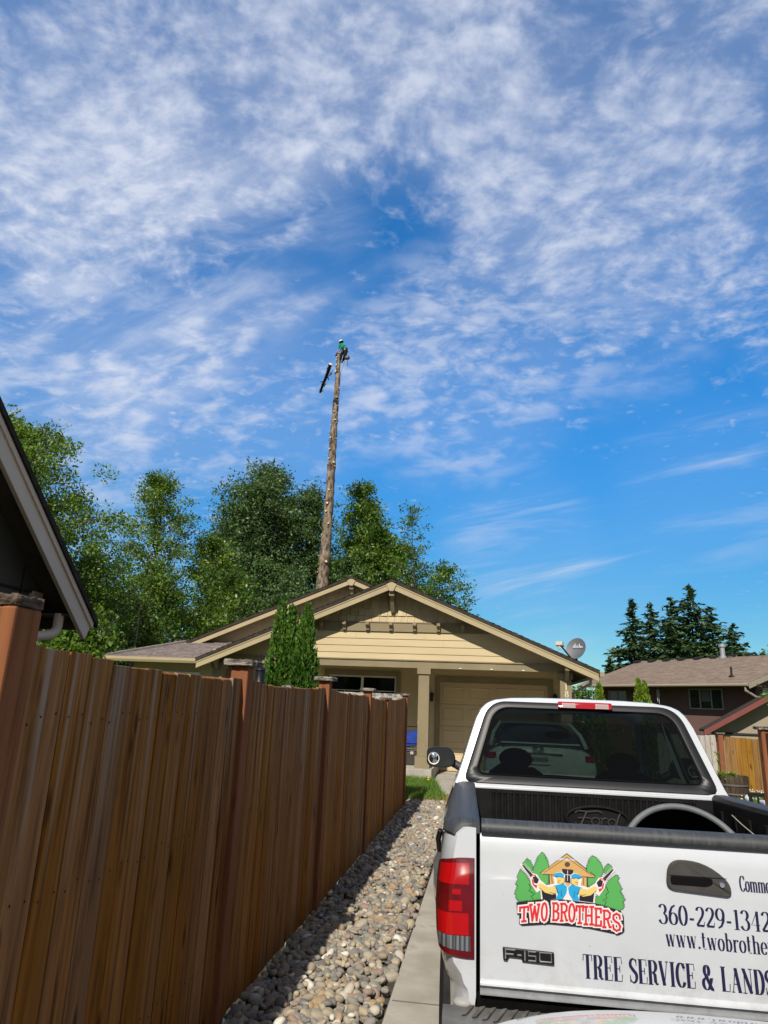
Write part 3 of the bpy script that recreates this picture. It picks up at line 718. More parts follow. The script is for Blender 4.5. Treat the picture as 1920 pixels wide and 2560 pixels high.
for x in (xm-.5, xm+.5): mb.box(x-.008, x+.008, YR+.020, YR+.032, WZ1-.75, WZ1-.42)
mb.build('window_frame', WHITEP, wtrim)
mb = MB(); mb.box(WX0+f, WX1-f, YR+.038, YR+.044, WZ0+f, WZ1-f); mb.build('window_pane', DARKGL, wtrim)
mb = MB()
for k in range(12): mb.obox(((xm+WX1)/2, YR+.075, WZ1-.06-.028*k), (.43, 0, 0), (0, .010, .006), (0, -.0006, .001))
mb.box(xm+.05, WX1-.05, YR+.066, YR+.07, WZ1-.30, WZ1-.04)
mb.build('window_blind', WHITEP, wtrim)
mb = MB(); mb.box(WX0-.2, WX1+.2, YR+.30, YR+.34, .5, 2.8); mb.build('room_interior', ROOMDARK, house)
# garage door
GDOOR = M('garage_door_paint', (.56,.44,.26), (.62,.49,.295), scale=1.2, rough=.6)
mb = MB(); y = YR+.05; mb.box(GX0, GX1, y, y+.04, 0.01, GZ1); 
gd = mb.build('garage_door', GDOOR, house)
mb = MB(); w = (GX1-GX0)/4; hgt = GZ1/4
for i in range(4):
    for j in range(4):
        x0, x1 = GX0+w*i+.085, GX0+w*(i+1)-.085; z0, z1 = hgt*j+.14, hgt*(j+1)-.12
        o = .013; e = .035
        ou = [(x0,z0),(x1,z0),(x1,z1),(x0,z1)]; inn = [(x0+e,z0+e),(x1-e,z0+e),(x1-e,z1-e),(x0+e,z1-e)]
        vs = [(a, y-.001, b) for a, b in ou]+[(a, y-o-.001, b) for a, b in [(x0+e*.4,z0+e*.4),(x1-e*.4,z0+e*.4),(x1-e*.4,z1-e*.4),(x0+e*.4,z1-e*.4)]]+[(a, y-.004, b) for a, b in inn]
        mb.add(vs, [(k,(k+1)%4,4+(k+1)%4,4+k) for k in range(4)]+[(4+k,4+(k+1)%4,8+(k+1)%4,8+k) for k in range(4)]+[(8,9,10,11)])
mb.build('door_panel', GDOOR, gd)
mb = MB()
for j in (1, 2, 3): mb.box(GX0, GX1, y-.0025, y-.001, hgt*j-.005, hgt*j+.005)
mb.build('panel_seam', M('panel_seam', (.17,.14,.085), rough=.8), gd)
mb = MB(); t = .135
for a in ((GX0-t, GX1+t, GZ1, GZ1+t+.02), (GX0-t, GX0, 0, GZ1), (GX1, GX1+t, 0, GZ1)): mb.box(a[0], a[1], YR-.04, YR+.02, a[2], a[3])
mb.build('door_casing', TRIM, gd)
# wall lanterns
for x, z in ((-1.50, 1.95), (1.86, 2.02), (-6.4, 2.0)):
    mb = MB(); y = YR-.11; mb.box(x-.04, x+.04, YR-.03, YR-.016, z-.10, z+.10); mb.tube([(x, YR-.03, z+.02), (x, y, z+.12), (x, y, z+.09)], .008, 6)
    mb.lathe([(0, .10), (.03, .09), (.065, .05), (.06, .045), (.045, -.12), (.05, -.135), (.0, -.15)], 8, (x, y, z))
    mb.build('wall_lantern', DARKSTEEL, house)
# gutter and downspout on the right eave
GUT = M('tan_gutter', (.30,.26,.17), rough=.5)
mb = MB(); xe = HX+5.03; ze = roofz(xe)
mb.prism([(xe, YF+.06, ze-.02), (xe+.11, YF+.06, ze-.02), (xe+.11, YF+.06, ze-.09), (xe+.07, YF+.06, ze-.13), (xe, YF+.06, ze-.13)], (0, 8.5, 0))
mb.build('gutter', GUT, house)
GREYP = M('grey_downspout', (.30,.31,.31), rough=.5)
mb = MB(); xx = xe+.05
mb.tube([(xx, 18.9, ze-.12), (xx, 18.95, ze-.24), (2.34, 19.6, ze-.46), (2.34, 19.6, -.6)], .042, 8); mb.build('downspout', GREYP, house)
# rear gable and low hip roof on the left
RX, RZ, RY = -4.22, 5.56, 21.0
def rz(x): return RZ-.4125*abs(x-RX)
mb = MB()
for s in (-1, 1):
    xe = RX+s*5.28
    mb.prism([(RX, RY-.03, rz(RX)), (xe, RY-.03, rz(xe)), (xe, RY-.03, rz(xe)-.08), (RX, RY-.03, rz(RX)-.08)], (0, 9, 0))
rr_ = mb.build('roof', ROOFEDGE, house)
for s in (-1, 1): shingle_roof(rr_, RX+s*5.29, RX+s*.02, RY-.04, 29.8, lambda x: rz(x)+.004, name='shingles', course=.2)
for s in (-1, 1):
    mb = MB(); xe = RX+s*5.27; a = RX+s*.07
    mb.prism([(a, RY, rz(a)-.082), (xe, RY, rz(xe)-.082), (xe, RY, rz(xe)-.24), (a, RY, rz(a)-.24)], (0, .04, 0)); mb.build('rake_board', RAKE, house, bevel=.004)
mb = MB(); mb.prism([(RX-.16, RY-.03, RZ-.09), (RX+.16, RY-.03, RZ-.09), (RX+.05, RY-.03, RZ-.30), (RX-.05, RY-.03, RZ-.30)], (0, .06, 0)); mb.build('ridge_keystone', RAKE, house)
mb = MB(); mb.box(RX-.06, RX+.06, RY+.05, RY+.4, RZ-.40, RZ-.29); mb.prism([(RX-.05, RY+.4, RZ-.4), (RX-.05, RY+.4, RZ-.75), (RX-.05, RY+.3, RZ-.75), (RX-.05, RY+.1, RZ-.4)], (.1, 0, 0)); mb.build('ridge_bracket', TRIM, house)
RYW = RY+.42
mb = MB(); mb.prism([(RX-5.0, RYW, 3.3), (RX+5.0, RYW, 3.3), (RX, RYW, RZ-.09)], (0, .1, 0)); rg_ = mb.build('gable_wall', SIDING, house)
hl = lambda z: max(0, (RZ-.10-z)/.4125)
mb = MB(); lap_rows(mb, [3.40+.19*k for k in range(6)], RYW, lambda z: RX-hl(z), lambda z: RX+hl(z), joint=2, rr=random.Random(5)); mb.build('lap_siding', SIDING, rg_, fix=False)
mb = MB(); z = 4.42; r = random.Random(19)
mb2 = MB(); mb2.box(RX-hl(4.38), RX+hl(4.38), RYW-.05, RYW-.001, 4.35, 4.40); mb2.build('gable_band', TRIM, house)
while z < RZ-.2:
    hw = hl(z); x = RX-hw-r.uniform(0, .2)
    while x < RX+hw:
        w = r.uniform(.18, .28); a, b = max(x+.007, RX-hw), min(x+w-.007, RX+hw); ta = min(z+.195, max(RZ-.1-.4125*abs(a-RX), z+.001)); tb = min(z+.195, max(RZ-.1-.4125*abs(b-RX), z+.001))
        if b-a > .02: mb.add([(a, RYW-.034, z), (b, RYW-.034, z), (b, RYW-.006, tb), (a, RYW-.006, ta), (a, RYW, z), (b, RYW, z)], [(0,1,2,3),(4,5,1,0)])
        x += w
    z += .185
mb.build('shake_siding', SHAKE, rg_, fix=False)
# low hip roof sloping to the front
A = Vector((-10.62, 18.3, 2.70)); B = Vector((-7.0, 18.3, 2.70)); Cc = Vector((-9.45, 21.45, 3.43)); Dd = Vector((-7.0, 21.45, 3.43)); G = Vector((-10.62, 29, 2.70)); Hh = Vector((-9.45, 29, 3.43))
mb = MB(); r = random.Random(3); n = 20
for i in range(n):
    t0, t1 = i/n, (i+1)/n; y0 = 18.3+3.15*t0; y1 = 18.3+3.15*t1; z0 = 2.70+.73*t0; z1 = 2.70+.73*t1
    l0 = A.x+(Cc.x-A.x)*t0; l1 = A.x+(Cc.x-A.x)*t1; x = l0
    while x < -6.6:
        w = r.uniform(.25, .45); b = x+w; xa1 = max(x, l1); dz = r.uniform(.01, .022)
        mb.add([(x+.003, y0, z0+dz), (b-.003, y0, z0+dz), (b-.003, y1, z1+.003), (xa1+.003, y1, z1+.003), (x+.003, y0, z0-.01), (b-.003, y0, z0-.01)], [(0,1,2,3),(4,5,1,0)])
        x = b
mb.add([A, Cc, Hh, G], [(0, 1, 2, 3)])
mb.tube([A+Vector((0,0,.02)), Cc+Vector((0,0,.02))], .06, 6)
mb.build('hip_roof', ROOF, house, fix=False)
mb = MB(); mb.prism([A-Vector((0,0,.02)), B-Vector((0,0,.02)), Dd-Vector((0,0,.02)), Cc-Vector((0,0,.02))], (0, 0, -.06)); mb.build('roof_deck', ROOFEDGE, house)
mb = MB(); mb.prism([(-10.66, 18.19, 2.70), (-10.66, 18.29, 2.70), (-10.66, 18.29, 2.57), (-10.66, 18.22, 2.57), (-10.66, 18.19, 2.63)], (3.3, 0, 0)); mb.build('gutter', RAKE, house)
mb = MB(); mb.box(-9.2, -8.0, 18.80, 18.845, 1.2, 2.35); mb.box(-9.1, -8.1, 18.79, 18.799, 1.3, 2.25); mb.build('window', [WHITEP], house)
mb = MB(); mb.box(-9.07, -8.13, 18.780, 18.788, 1.33, 2.22); mb.build('window_pane', M('dark_pane', (.02,.025,.03), rough=.05, spec=.8), house)
# ================================================================ LETTERING (stroke glyphs built as flat raised pieces)
def arc(cx, cy, rx, ry, a0, a1, n=14):
    return [(cx+rx*math.cos(rad(a0+(a1-a0)*i/n)), cy+ry*math.sin(rad(a0+(a1-a0)*i/n))) for i in range(n+1)]
def stem(x, y0, y1, s0=True, s1=True, w=.17):
    o = [([(x, y0), (x, y1)], 'k')]
    if s0: o.append(([(x-w, y0), (x+w, y0)], 't'))
    if s1: o.append(([(x-w, y1), (x+w, y1)], 't'))
    return o
XH = .66
def bowl(cx, cy, rx, ry, a0=0, a1=360): return [(arc(cx, cy, rx, ry, a0, a1, 24), 'a')]
GL = {
 'T': (.62, stem(.31, 0, 1, True, False)+[([(0, 1), (.62, 1)], 't'), ([(.02, 1), (.0, .74)], 't'), ([(.60, 1), (.62, .74)], 't')]),
 'R': (.66, stem(.14, 0, 1, True, False)+[([(0, 1), (.32, 1)]+arc(.32, .76, .22, .24, 90, -90)+[(.14, .52)], 'a'), ([(.34, .52), (.46, .40), (.47, .12), (.56, .0), (.66, .06)], 'a')]),
 'E': (.58, stem(.14, 0, 1, False, False)+[([(0, 1), (.54, 1), (.56, .74)], 't'), ([(0, 0), (.55, 0), (.58, .28)], 't'), ([(.14, .52), (.42, .52)], 't'), ([(.42, .66), (.42, .38)], 't')]),
 'S': (.52, [(arc(.27, .76, .21, .24, 20, 180, 12)+[(.08, .68), (.22, .55), (.36, .44)]+arc(.25, .25, .22, .25, 30, -160, 14), 'd'), ([(.47, 1), (.47, .72)], 't'), ([(.04, .0), (.04, .30)], 't')]),
 'V': (.64, [([(.10, 1), (.33, 0)], 'k'), ([(.33, 0), (.55, 1)], 't'), ([(-.02, 1), (.24, 1)], 't'), ([(.44, 1), (.66, 1)], 't')]),
 'I': (.36, stem(.18, 0, 1)),
 'C': (.58, [(arc(.32, .5, .27, .5, 35, 325, 26), 'a'), ([(.54, 1), (.54, .68)], 't')]),
 '&': (.74, [(arc(.30, .78, .15, .22, -60, 240, 20), 'a'), ([(.22, .60), (.60, .02), (.72, .02)], 'k'), ([(.36, .58), (.12, .42)]+arc(.26, .25, .22, .25, 140, 330, 14)+[(.60, .45)], 'a'), ([(.48, .47), (.72, .47)], 't')]),
 'L': (.56, stem(.14, 0, 1, False, True)+[([(0, 0), (.53, 0), (.56, .32)], 't')]),
 'A': (.66, [([(.10, 0), (.33, 1)], 't'), ([(.33, 1), (.55, 0)], 'k'), ([(.17, .33), (.48, .33)], 't'), ([(0, 0), (.2, 0)], 't'), ([(.42, 0), (.68, 0)], 't')]),
 'N': (.70, [([(.14, 0), (.14, 1)], 't'), ([(.12, 1), (.56, 0)], 'k'), ([(.58, 0), (.58, 1)], 't'), ([(0, 0), (.28, 0)], 't'), ([(0, 1), (.16, 1)], 't'), ([(.44, 1), (.70, 1)], 't')]),
 'D': (.66, stem(.14, 0, 1, False, False)+[([(0, 1), (.30, 1)]+arc(.30, .5, .29, .5, 90, -90, 18)+[(0, 0)], 'a')]),
 'P': (.60, stem(.14, 0, 1, True, False)+[([(0, 1), (.30, 1)]+arc(.30, .74, .23, .26, 90, -90)+[(.14, .48)], 'a')]),
 'G': (.64, [(arc(.32, .5, .27, .5, 40, 318, 26), 'a'), ([(.54, .0), (.54, .42)], 'k'), ([(.40, .42), (.66, .42)], 't'), ([(.54, 1), (.54, .7)], 't')]),
 'o': (.48, bowl(.24, XH/2, .19, XH/2)),
 'm': (.86, stem(.12, 0, XH, True, False, .13)+stem(.44, 0, XH*.7, True, False, .13)+stem(.74, 0, XH*.7, True, False, .13)+[([(.0, XH), (.12, XH)], 't'), (arc(.28, XH*.72, .16, XH*.28, 180, 0, 10), 'a'), (arc(.59, XH*.72, .15, XH*.28, 180, 0, 10), 'a')]),
 'e': (.44, [(arc(.23, XH/2, .18, XH/2, 0, 325, 22), 'a'), ([(.06, XH*.52), (.41, XH*.52)], 't')]),
 'r': (.40, stem(.12, 0, XH, True, False, .14)+[([(.0, XH), (.12, XH)], 't'), (arc(.28, XH*.72, .14, XH*.28, 180, 60, 8)+[(.37, XH*.85)], 'a')]),
 'c': (.42, [(arc(.23, XH/2, .18, XH/2, 40, 320, 20), 'a')]),
 'i': (.26, stem(.13, 0, XH, True, False, .12)+[([(.02, XH), (.13, XH)], 't'), ([(.13, .86), (.13, .96)], 'k')]),
 'a': (.44, stem(.32, .04, XH*.7, False, False)+[(arc(.20, XH*.72, .12, XH*.28, 160, 0, 10), 'a'), (arc(.19, .17, .14, .17, 90, 360, 14), 'a'), ([(.32, 0), (.44, 0)], 't')]),
 'l': (.26, stem(.13, 0, 1, True, False, .12)+[([(.02, 1), (.13, 1)], 't')]),
 'w': (.72, [([(.08, XH), (.22, 0)], 'k'), ([(.22, 0), (.36, XH)], 't'), ([(.36, XH), (.50, 0)], 'k'), ([(.50, 0), (.64, XH)], 't'), ([(0, XH), (.17, XH)], 't'), ([(.28, XH), (.44, XH)], 't'), ([(.57, XH), (.72, XH)], 't')]),
 '.': (.24, [([(.12, .0), (.12, .13)], 'k')]),
 't': (.36, [([(.14, .92), (.14, .10)], 'k'), (arc(.24, .10, .10, .10, 180, 340, 8), 't'), ([(.0, XH), (.32, XH)], 't')]),
 'b': (.50, stem(.12, 0, 1, False, False)+[([(.0, 1), (.12, 1)], 't'), (arc(.26, XH/2, .17, XH/2, 150, -150, 20), 'a')]),
 'h': (.54, stem(.12, 0, 1, True, False, .14)+stem(.42, 0, XH*.7, True, False, .13)+[([(.0, 1), (.12, 1)], 't'), (arc(.27, XH*.72, .15, XH*.28, 180, 0, 10), 'a')]),
 's': (.38, [(arc(.19, XH*.76, .14, XH*.24, 20, 180, 9)+[(.08, XH*.66), (.28, XH*.42)]+arc(.18, XH*.25, .15, XH*.25, 30, -160, 10), 'd')]),
 'd': (.52, stem(.40, 0, 1, False, False)+[([(.28, 1), (.40, 1)], 't'), (arc(.24, XH/2, .17, XH/2, 30, 330, 20), 'a')]),
 '3': (.56, [(arc(.25, .77, .19, .23, 165, -80, 16), 'a'), (arc(.25, .27, .23, .27, 80, -165, 18), 'a')]),
 '6': (.56, [(arc(.28, .30, .22, .30, 0, 360, 24), 'a'), ([(.065, .34), (.09, .62), (.22, .88), (.42, 1.0)], 'a')]),
 '0': (.56, bowl(.28, .5, .22, .5)),
 '-': (.40, [([(.06, .34), (.34, .34)], 'm')]),
 '2': (.56, [(arc(.27, .75, .20, .25, 165, -20, 14)+[(.40, .52), (.18, .22), (.06, .06)], 'a'), ([(.05, .05), (.50, .05)], 'm'), ([(.50, .05), (.53, .26)], 't')]),
 '9': (.56, [(arc(.28, .70, .22, .30, 0, 360, 24), 'a'), ([(.495, .66), (.47, .38), (.34, .12), (.14, .0)], 'a')]),
 '1': (.42, stem(.22, 0, 1, True, False)+[([(.06, .93), (.22, 1)], 't')]),
 '4': (.58, [([(.40, 0), (.40, 1)], 'k'), ([(.40, 1), (.03, .30), (.56, .30)], 't'), ([(.26, 0), (.54, 0)], 't')]),
 '8': (.56, [(arc(.28, .76, .18, .24, 0, 360, 22), 'a'), (arc(.28, .26, .23, .27, 0, 360, 22), 'a')]),
 '7': (.54, [([(.03, 1), (.52, 1), (.22, 0)], 'a'), ([(.03, 1), (.03, .76)], 't')]),
 'W': (.9, [([(.1,1),(.28,0)],'k'),([(.28,0),(.45,.9)],'k'),([(.45,.9),(.62,0)],'k'),([(.62,0),(.8,1)],'k')]),
 'O': (.6, bowl(.3, .5, .24, .5)), 'B': (.6, []), 'H': (.6, []), ' ': (.34, [])}
LETW = {'k': 1.0, 't': .26, 'm': .75}
def ribbon(mb, pts, ws, fn, lift):      # pts 2D, ws widths -> quads through fn(x, y, lift)
    n = len(pts); L = []; Rr = []
    for i in range(n):
        a = Vector(pts[max(i-1, 0)]); b = Vector(pts[min(i+1, n-1)]); d = b-a
        if d.length < 1e-9: d = Vector((1, 0))
        d.normalize(); nn = Vector((-d.y, d.x)); p = Vector(pts[i])
        L.append(p+nn*ws[i]/2); Rr.append(p-nn*ws[i]/2)
    vs = [fn(q.x, q.y, lift) for q in L]+[fn(q.x, q.y, lift) for q in Rr]
    mb.add(vs, [(i, n+i, n+i+1, i+1) for i in range(n-1)])
LIFT = [0]
def glyph(mb, ch, x, y, w, h, fn, thick, base=0.0, shear=0.0, step=.00003):
    adv, strokes = GL[ch]
    for pts, mode in strokes:
        q = [(x+px*w+shear*py*h, y+py*h) for px, py in pts]
        ws = []
        for i in range(len(q)):
            a = Vector(q[max(i-1, 0)]); b = Vector(q[min(i+1, len(q)-1)]); d = (b-a)
            if d.length < 1e-9: d = Vector((0, 1))
            d.normalize()
            if mode == 'a': f = .24+.76*abs(d.y)**1.6
            elif mode == 'd': f = .30+.70*abs(math.sin(math.pi*(i/(len(q)-1))))**2
            else: f = LETW[mode]
            ws.append(thick*f)
        LIFT[0] = (LIFT[0]+1) % 7
        ribbon(mb, q, ws, fn, base+LIFT[0]*step)
    return adv*w
def text(mb, s, x, y, h, fn, wf=.6, thick=.13, slope=0.0, track=.06, total=None):
    W = sum(GL[c][0] for c in s)+track*(len(s)-1)
    w = (total/W) if total else h*wf
    x0 = x
    for c in s:
        glyph(mb, c, x, y+slope*(x-x0), w, h, fn, thick*h); x += (GL[c][0]+track)*w
    return x
# house number on the right porch column
NUMM = M('cream_numerals', (.62,.56,.40), rough=.5)
mb = MB(); fy = YW-.135/1+.05-.003
for ch, z in (('1', 2.185), ('8', 2.015), ('7', 1.845)):
    glyph(mb, ch, 1.885, z, .14, .145, lambda a, b, l: (a, fy-l*30, b), .030)
mb.build('house_number', NUMM, rcol, fix=False)

# ================================================================ WHITE PICKUP TRUCK (local: x right, y forward from the tailgate)
truck = thing('pickup_truck', 'white pickup truck with green tree logo and black lettering on its tailgate', 'pickup truck', (.735, 2.8, 0), local=True)
truck.rotation_euler = (rad(-1.9), 0, rad(1.4))
def paint(name, c, rough=.25, dirt=None):
    m = M(name, c, [q*.93 for q in c], scale=2.5, rough=rough, coat=.9, bump=0)
    t = m.node_tree; b = t.nodes['Principled BSDF']; src = b.inputs['Base Color'].links[0].from_socket       # road dust low on the body, sparse specks above
    tc = tn(t, 'ShaderNodeTexCoord'); sp = tn(t, 'ShaderNodeSeparateXYZ'); t.links.new(tc.outputs['Object'], sp.inputs[0])
    n1 = tn(t, 'ShaderNodeTexNoise'); n1.inputs['Scale'].default_value = 7; n1.inputs['Detail'].default_value = 8; n1.inputs['Roughness'].default_value = .7; t.links.new(tc.outputs['Object'], n1.inputs[0])
    lo = tn(t, 'ShaderNodeMapRange'); lo.inputs[1].default_value = .92; lo.inputs[2].default_value = .66; t.links.new(sp.outputs[2], lo.inputs[0])
    r1 = tn(t, 'ShaderNodeMapRange'); r1.inputs[1].default_value = .46; r1.inputs[2].default_value = .74; t.links.new(n1.outputs[0], r1.inputs[0])
    m1 = tn(t, 'ShaderNodeMath', operation='MULTIPLY'); t.links.new(lo.outputs[0], m1.inputs[0]); t.links.new(r1.outputs[0], m1.inputs[1])
    n2 = tn(t, 'ShaderNodeTexNoise'); n2.inputs['Scale'].default_value = 55; n2.inputs['Detail'].default_value = 2; t.links.new(tc.outputs['Object'], n2.inputs[0])
    r2 = tn(t, 'ShaderNodeMapRange'); r2.inputs[1].default_value = .73; r2.inputs[2].default_value = .78; r2.inputs[4].default_value = .55; t.links.new(n2.outputs[0], r2.inputs[0])
    ad = tn(t, 'ShaderNodeMath', operation='ADD', use_clamp=True); t.links.new(m1.outputs[0], ad.inputs[0]); t.links.new(r2.outputs[0], ad.inputs[1])
    s3 = tn(t, 'ShaderNodeMath', operation='MULTIPLY'); t.links.new(ad.outputs[0], s3.inputs[0]); s3.inputs[1].default_value = .75
    mx = tn(t, 'ShaderNodeMixRGB'); t.links.new(s3.outputs[0], mx.inputs[0]); t.links.new(src, mx.inputs[1]); mx.inputs[2].default_value = (.24,.20,.15,1); t.links.new(mx.outputs[0], b.inputs['Base Color'])
    return m
WPAINT = paint('white_paint', (.545,.57,.605))
BLKPL = M('black_bed_plastic', (.030,.033,.037), (.060,.064,.068), scale=14, rough=.55, stretch=(6,.5,1), bump=.08, bscale=120, rvar=.08)
BEDL = M('bed_liner', (.006,.006,.006), (.013,.012,.012), scale=9, rough=.7, bump=.1, bscale=80)
RUB = M('tyre_rubber', (.018,.018,.018), (.03,.03,.029), scale=20, rough=.9)
CHROME = M('chrome', (.75,.75,.76), rough=.12, metal=1.0)
SURR = M('rear_window_surround', (.008,.009,.011), (.015,.017,.02), scale=3, rough=.42, spec=.35)
TGLASS = glass('tinted_rear_glass', (.06,.085,.077), .025, .01)
CLGLASS = glass('clear_windscreen', (.50,.60,.55), .04)
REDL = M('red_lens', (.40,.003,.005), rough=.08, coat=1.0)
DREDL = M('dark_red_lens', (.085,.003,.005), (.14,.004,.007), scale=8, rough=.08, coat=1.0)
GREYL = M('reverse_lens', (.05,.054,.062), (.17,.178,.19), scale=1, rough=.12, coat=1.0, stretch=(120,0,0), lo=.45, hi=.55, detail=0)
# bed sides
PRO = [(.775,1.245),(.80,1.247),(.865,1.245),(.892,1.222),(.905,1.16),(.918,1.05),(.922,.98),(.918,.88),(.905,.80),(.895,.765),(.885,.735),(.872,.72),(.866,.70),(.862,.56)]
def rear_in(y): return .052*(1-min(y/.16, 1))**2
def bulge(y, z):
    t = max(0.0, 1-abs(y-1.12)/.62)
    return .055*smooth01(0, .7, t)*smooth01(1.12, .95, z) if t > 0 else 0
def side(s):
    mb = MB(); secs = []
    ys = [0, .01, .03, .06, .10, .16]+[.25+.09*i for i in range(21)]+[2.13]
    for y in ys:
        ring = []
        for i, (x, z) in enumerate(PRO):
            xx = x-(rear_in(y) if i > 1 else 0)+bulge(y, z)
            if i > 8: xx -= .018*(1-min(y/.10, 1))
            d = abs(y-1.12)
            if d < .50:
                za = .36+math.sqrt(max(.25-d*d, 0)); z = max(z, min(za, 1.0))
            ring.append((s*xx, y, z))
        ring.append((s*.80, y, ring[-1][2])); secs.append(ring)
    mb.loft(secs, closed=False)
    mb.add([(s*.772, 0, z) for z in (1.245, .70)]+[secs[0][i] for i in range(len(PRO)-1, -1, -1)], [tuple(range(2+len(PRO)))])
    return mb.build('bed_side', WPAINT, truck, smooth=True)
sides = [side(-1), side(1)]
for s in (-1, 1):
    # rail cap
    mb = MB(); secs = []
    for y in [.012, .03, .07, .13, .25, .8, 1.5, 2.10, 2.125]:
        k = rear_in(y); e = .012 if y in (.012, 2.125) else 0
        secs.append([(s*.758, y, 1.225), (s*.758, y, 1.262-e), (s*.77, y, 1.272-e), (s*(.83-k*.7), y, 1.274-e), (s*(.870-k), y, 1.266-e), (s*(.893-k), y, 1.246-e), (s*(.903-k), y, 1.222-e*.3), (s*(.898-k), y, 1.214)])
    mb.loft(secs, capa=True, capb=True); mb.build('rail_cap', BLKPL, truck, smooth=True)
    # tail lamp wrapped round the corner
    def lamp_pt(u, z, o=.006):      # u: 0 inner edge .. 1 round the side
        a = u
        rr = .052
        prof = np.interp(z, [q[1] for q in PRO[::-1]], [q[0] for q in PRO[::-1]])
        xi = .778; xo = prof-.030
        if u < .62: x = xi+(xo-.02-xi)*u/.62; y = -o-.004*math.sin(u/.62*math.pi/2)
        else:
            t = (u-.62)/.38; x = xo-.02+(.05+.003)*math.sin(t*math.pi/2)*1.0; y = -o+.11*(1-math.cos(t*math.pi/2))
        return (s*x, y, z)
    zt_, zb_ = 1.142, .815
    lamp = None
    def lens(name, u0, u1, z0, z1, m, o, parent, top=0.0, bot=0.0):
        mb = MB(); secs = []
        for i in range(13):
            u = u0+(u1-u0)*i/12; e = 1-top*(u**3); f = bot*(u**2)
            secs.append([lamp_pt(u, z0+f+(z1-top*u**4-z0-f)*j/6, o) for j in range(7)])
        mb.loft(secs)
        # rim back to the body
        b = [secs[0][j] for j in range(7)]
        mb.add(b+[(p[0], p[1]+.012, p[2]) for p in b], [(j, j+1, 8+j, 7+j) for j in range(6)])
        for e in (0, 6):
            b = [secs[i][e] for i in range(13)]
            mb.add(b+[(p[0], p[1]+.012, p[2]) for p in b], [(j, j+1, 14+j, 13+j) for j in range(12)])
        return mb.build(name, m, parent, smooth=True)
    lamp = lens('tail_lamp', 0, 1.0, zb_, zt_, DREDL, .006, truck, top=.035, bot=.02)
    lens('brake_lens', .14, .86, 1.052, 1.125, REDL, .0085, lamp, top=.02)
    lens('brake_lens', .14, .86, .888, .958, REDL, .0085, lamp)
    lens('bulb_glow_lens', .30, .62, .964, .998, REDL, .008, lamp); lens('bulb_glow_lens', .34, .55, 1.018, 1.036, REDL, .008, lamp)
    lens('reverse_lens', .10, .86, .838, .886, GREYL, .0085, lamp, bot=.012)
    # black stake hook on the side
    mb = MB(); mb.box(s*.900-.008, s*.900+.010, .24, .33, 1.10, 1.20); mb.tube([(s*.915, .25, 1.20), (s*.925, .28, 1.16), (s*.92, .32, 1.11)], .012, 6); mb.build('tie_down', DARKSTEEL, truck, bevel=.004)
    # inner bed wall, wheel house
    mb = MB(); mb.box(s*.757-.004, s*.757+.004, .07, 2.10, .69, 1.24)
    for k in range(9): mb.box(s*.748-.006, s*.748+.006, .16+.22*k, .20+.22*k, .72, 1.19)
    mb.box(min(s*.52, s*.75), max(s*.52, s*.75), .66, 1.58, .69, .93); mb.build('bed_wall', BEDL, truck, bevel=.01)
    # wheel and tyre
    for yw in (1.12, 4.62):
        zc = .37+(.0 if yw < 2 else .11)
        mb = MB(); mb.lathe([(.20, -.12), (.30, -.13), (.355, -.11), (.37, -.06), (.37, .06), (.355, .11), (.30, .13), (.20, .12)], 32, (s*.80, yw, zc), axis=(1, 0, 0))
        w = mb.build('tyre', RUB, truck, smooth=True)
        mb = MB(); mb.lathe([(0, s*.10), (.06, s*.10), (.08, s*.06), (.17, s*.05), (.205, s*.115), (.205, -s*.1), (0, -s*.1)], 24, (s*.80, yw, zc), axis=(1, 0, 0)); mb.build('wheel_rim', CHROME, w, smooth=True)
# bed floor, front wall with ribs and raised oval
mb = MB(); mb.box(-.755, .755, .03, 2.10, .66, .70)
for k in range(16): mb.box(-.70+.093*k, -.66+.093*k, .05, 2.08, .70, .712)
mb.build('bed_floor', BEDL, truck)
mb = MB(); mb.box(-.765, .765, 2.10, 2.13, .68, 1.236)
bw = mb.build('bed_front_wall', BEDL, truck)
mb = MB()
for k in range(34):
    x = -.635+.0385*k
    mb.tube([(x, 2.098, .72), (x, 2.098, 1.205), (x, 2.094, 1.215)], [.011, .011, .009], 8)
    mb.ell((x, 2.094, 1.216), (.0125, .0125, .009), 8, 6)
mb.build('liner_rib', BEDL, bw, smooth=True)
mb = MB(); ov = [(.026+.195*math.cos(2*math.pi*i/48), 2.08, 1.088+.075*math.sin(2*math.pi*i/48)) for i in range(48)]
mb.add([(p[0], 2.083, p[2]) for p in ov], [tuple(range(48))]); mb.tube(ov+[ov[0]], .011, 8, cap=False)
mb.add(ov+[(p[0], 2.10, p[2]) for p in ov], [(i, (i+1) % 48, 48+(i+1) % 48, 48+i) for i in range(48)])
oval = mb.build('oval_badge', BEDL, bw, smooth=True)
mb = MB()
def S3(pts, r): mb.tube([(.026+x*.195, 2.078, 1.088+z*.075) for x, z in pts], r, 6)
S3([(-.72,.42),(-.62,.62),(-.30,.55),(.02,.66),(.16,.52)], .0055); S3([(-.34,.56),(-.42,.1),(-.52,-.42),(-.66,-.52),(-.72,-.30)], .0062); S3([(-.62,.02),(-.40,.10),(-.20,.02)], .0045)
S3([(-.06+.13*math.cos(a*.5),-.18+.30*math.sin(a*.5)) for a in range(14)], .0055); S3([(.05,.08),(.16,.12),(.12,-.42)], .0052); S3([(.14,-.05),(.24,.14),(.32,.08)], .0045)
S3([(.47+.13*math.cos(a*.5),-.20+.28*math.sin(a*.5)) for a in range(14)], .0055); S3([(.74,.56),(.66,.1),(.60,-.38),(.70,-.44)], .006)
mb.build('badge_script', M('liner_raised', (.035,.036,.038), rough=.4), oval, smooth=True)
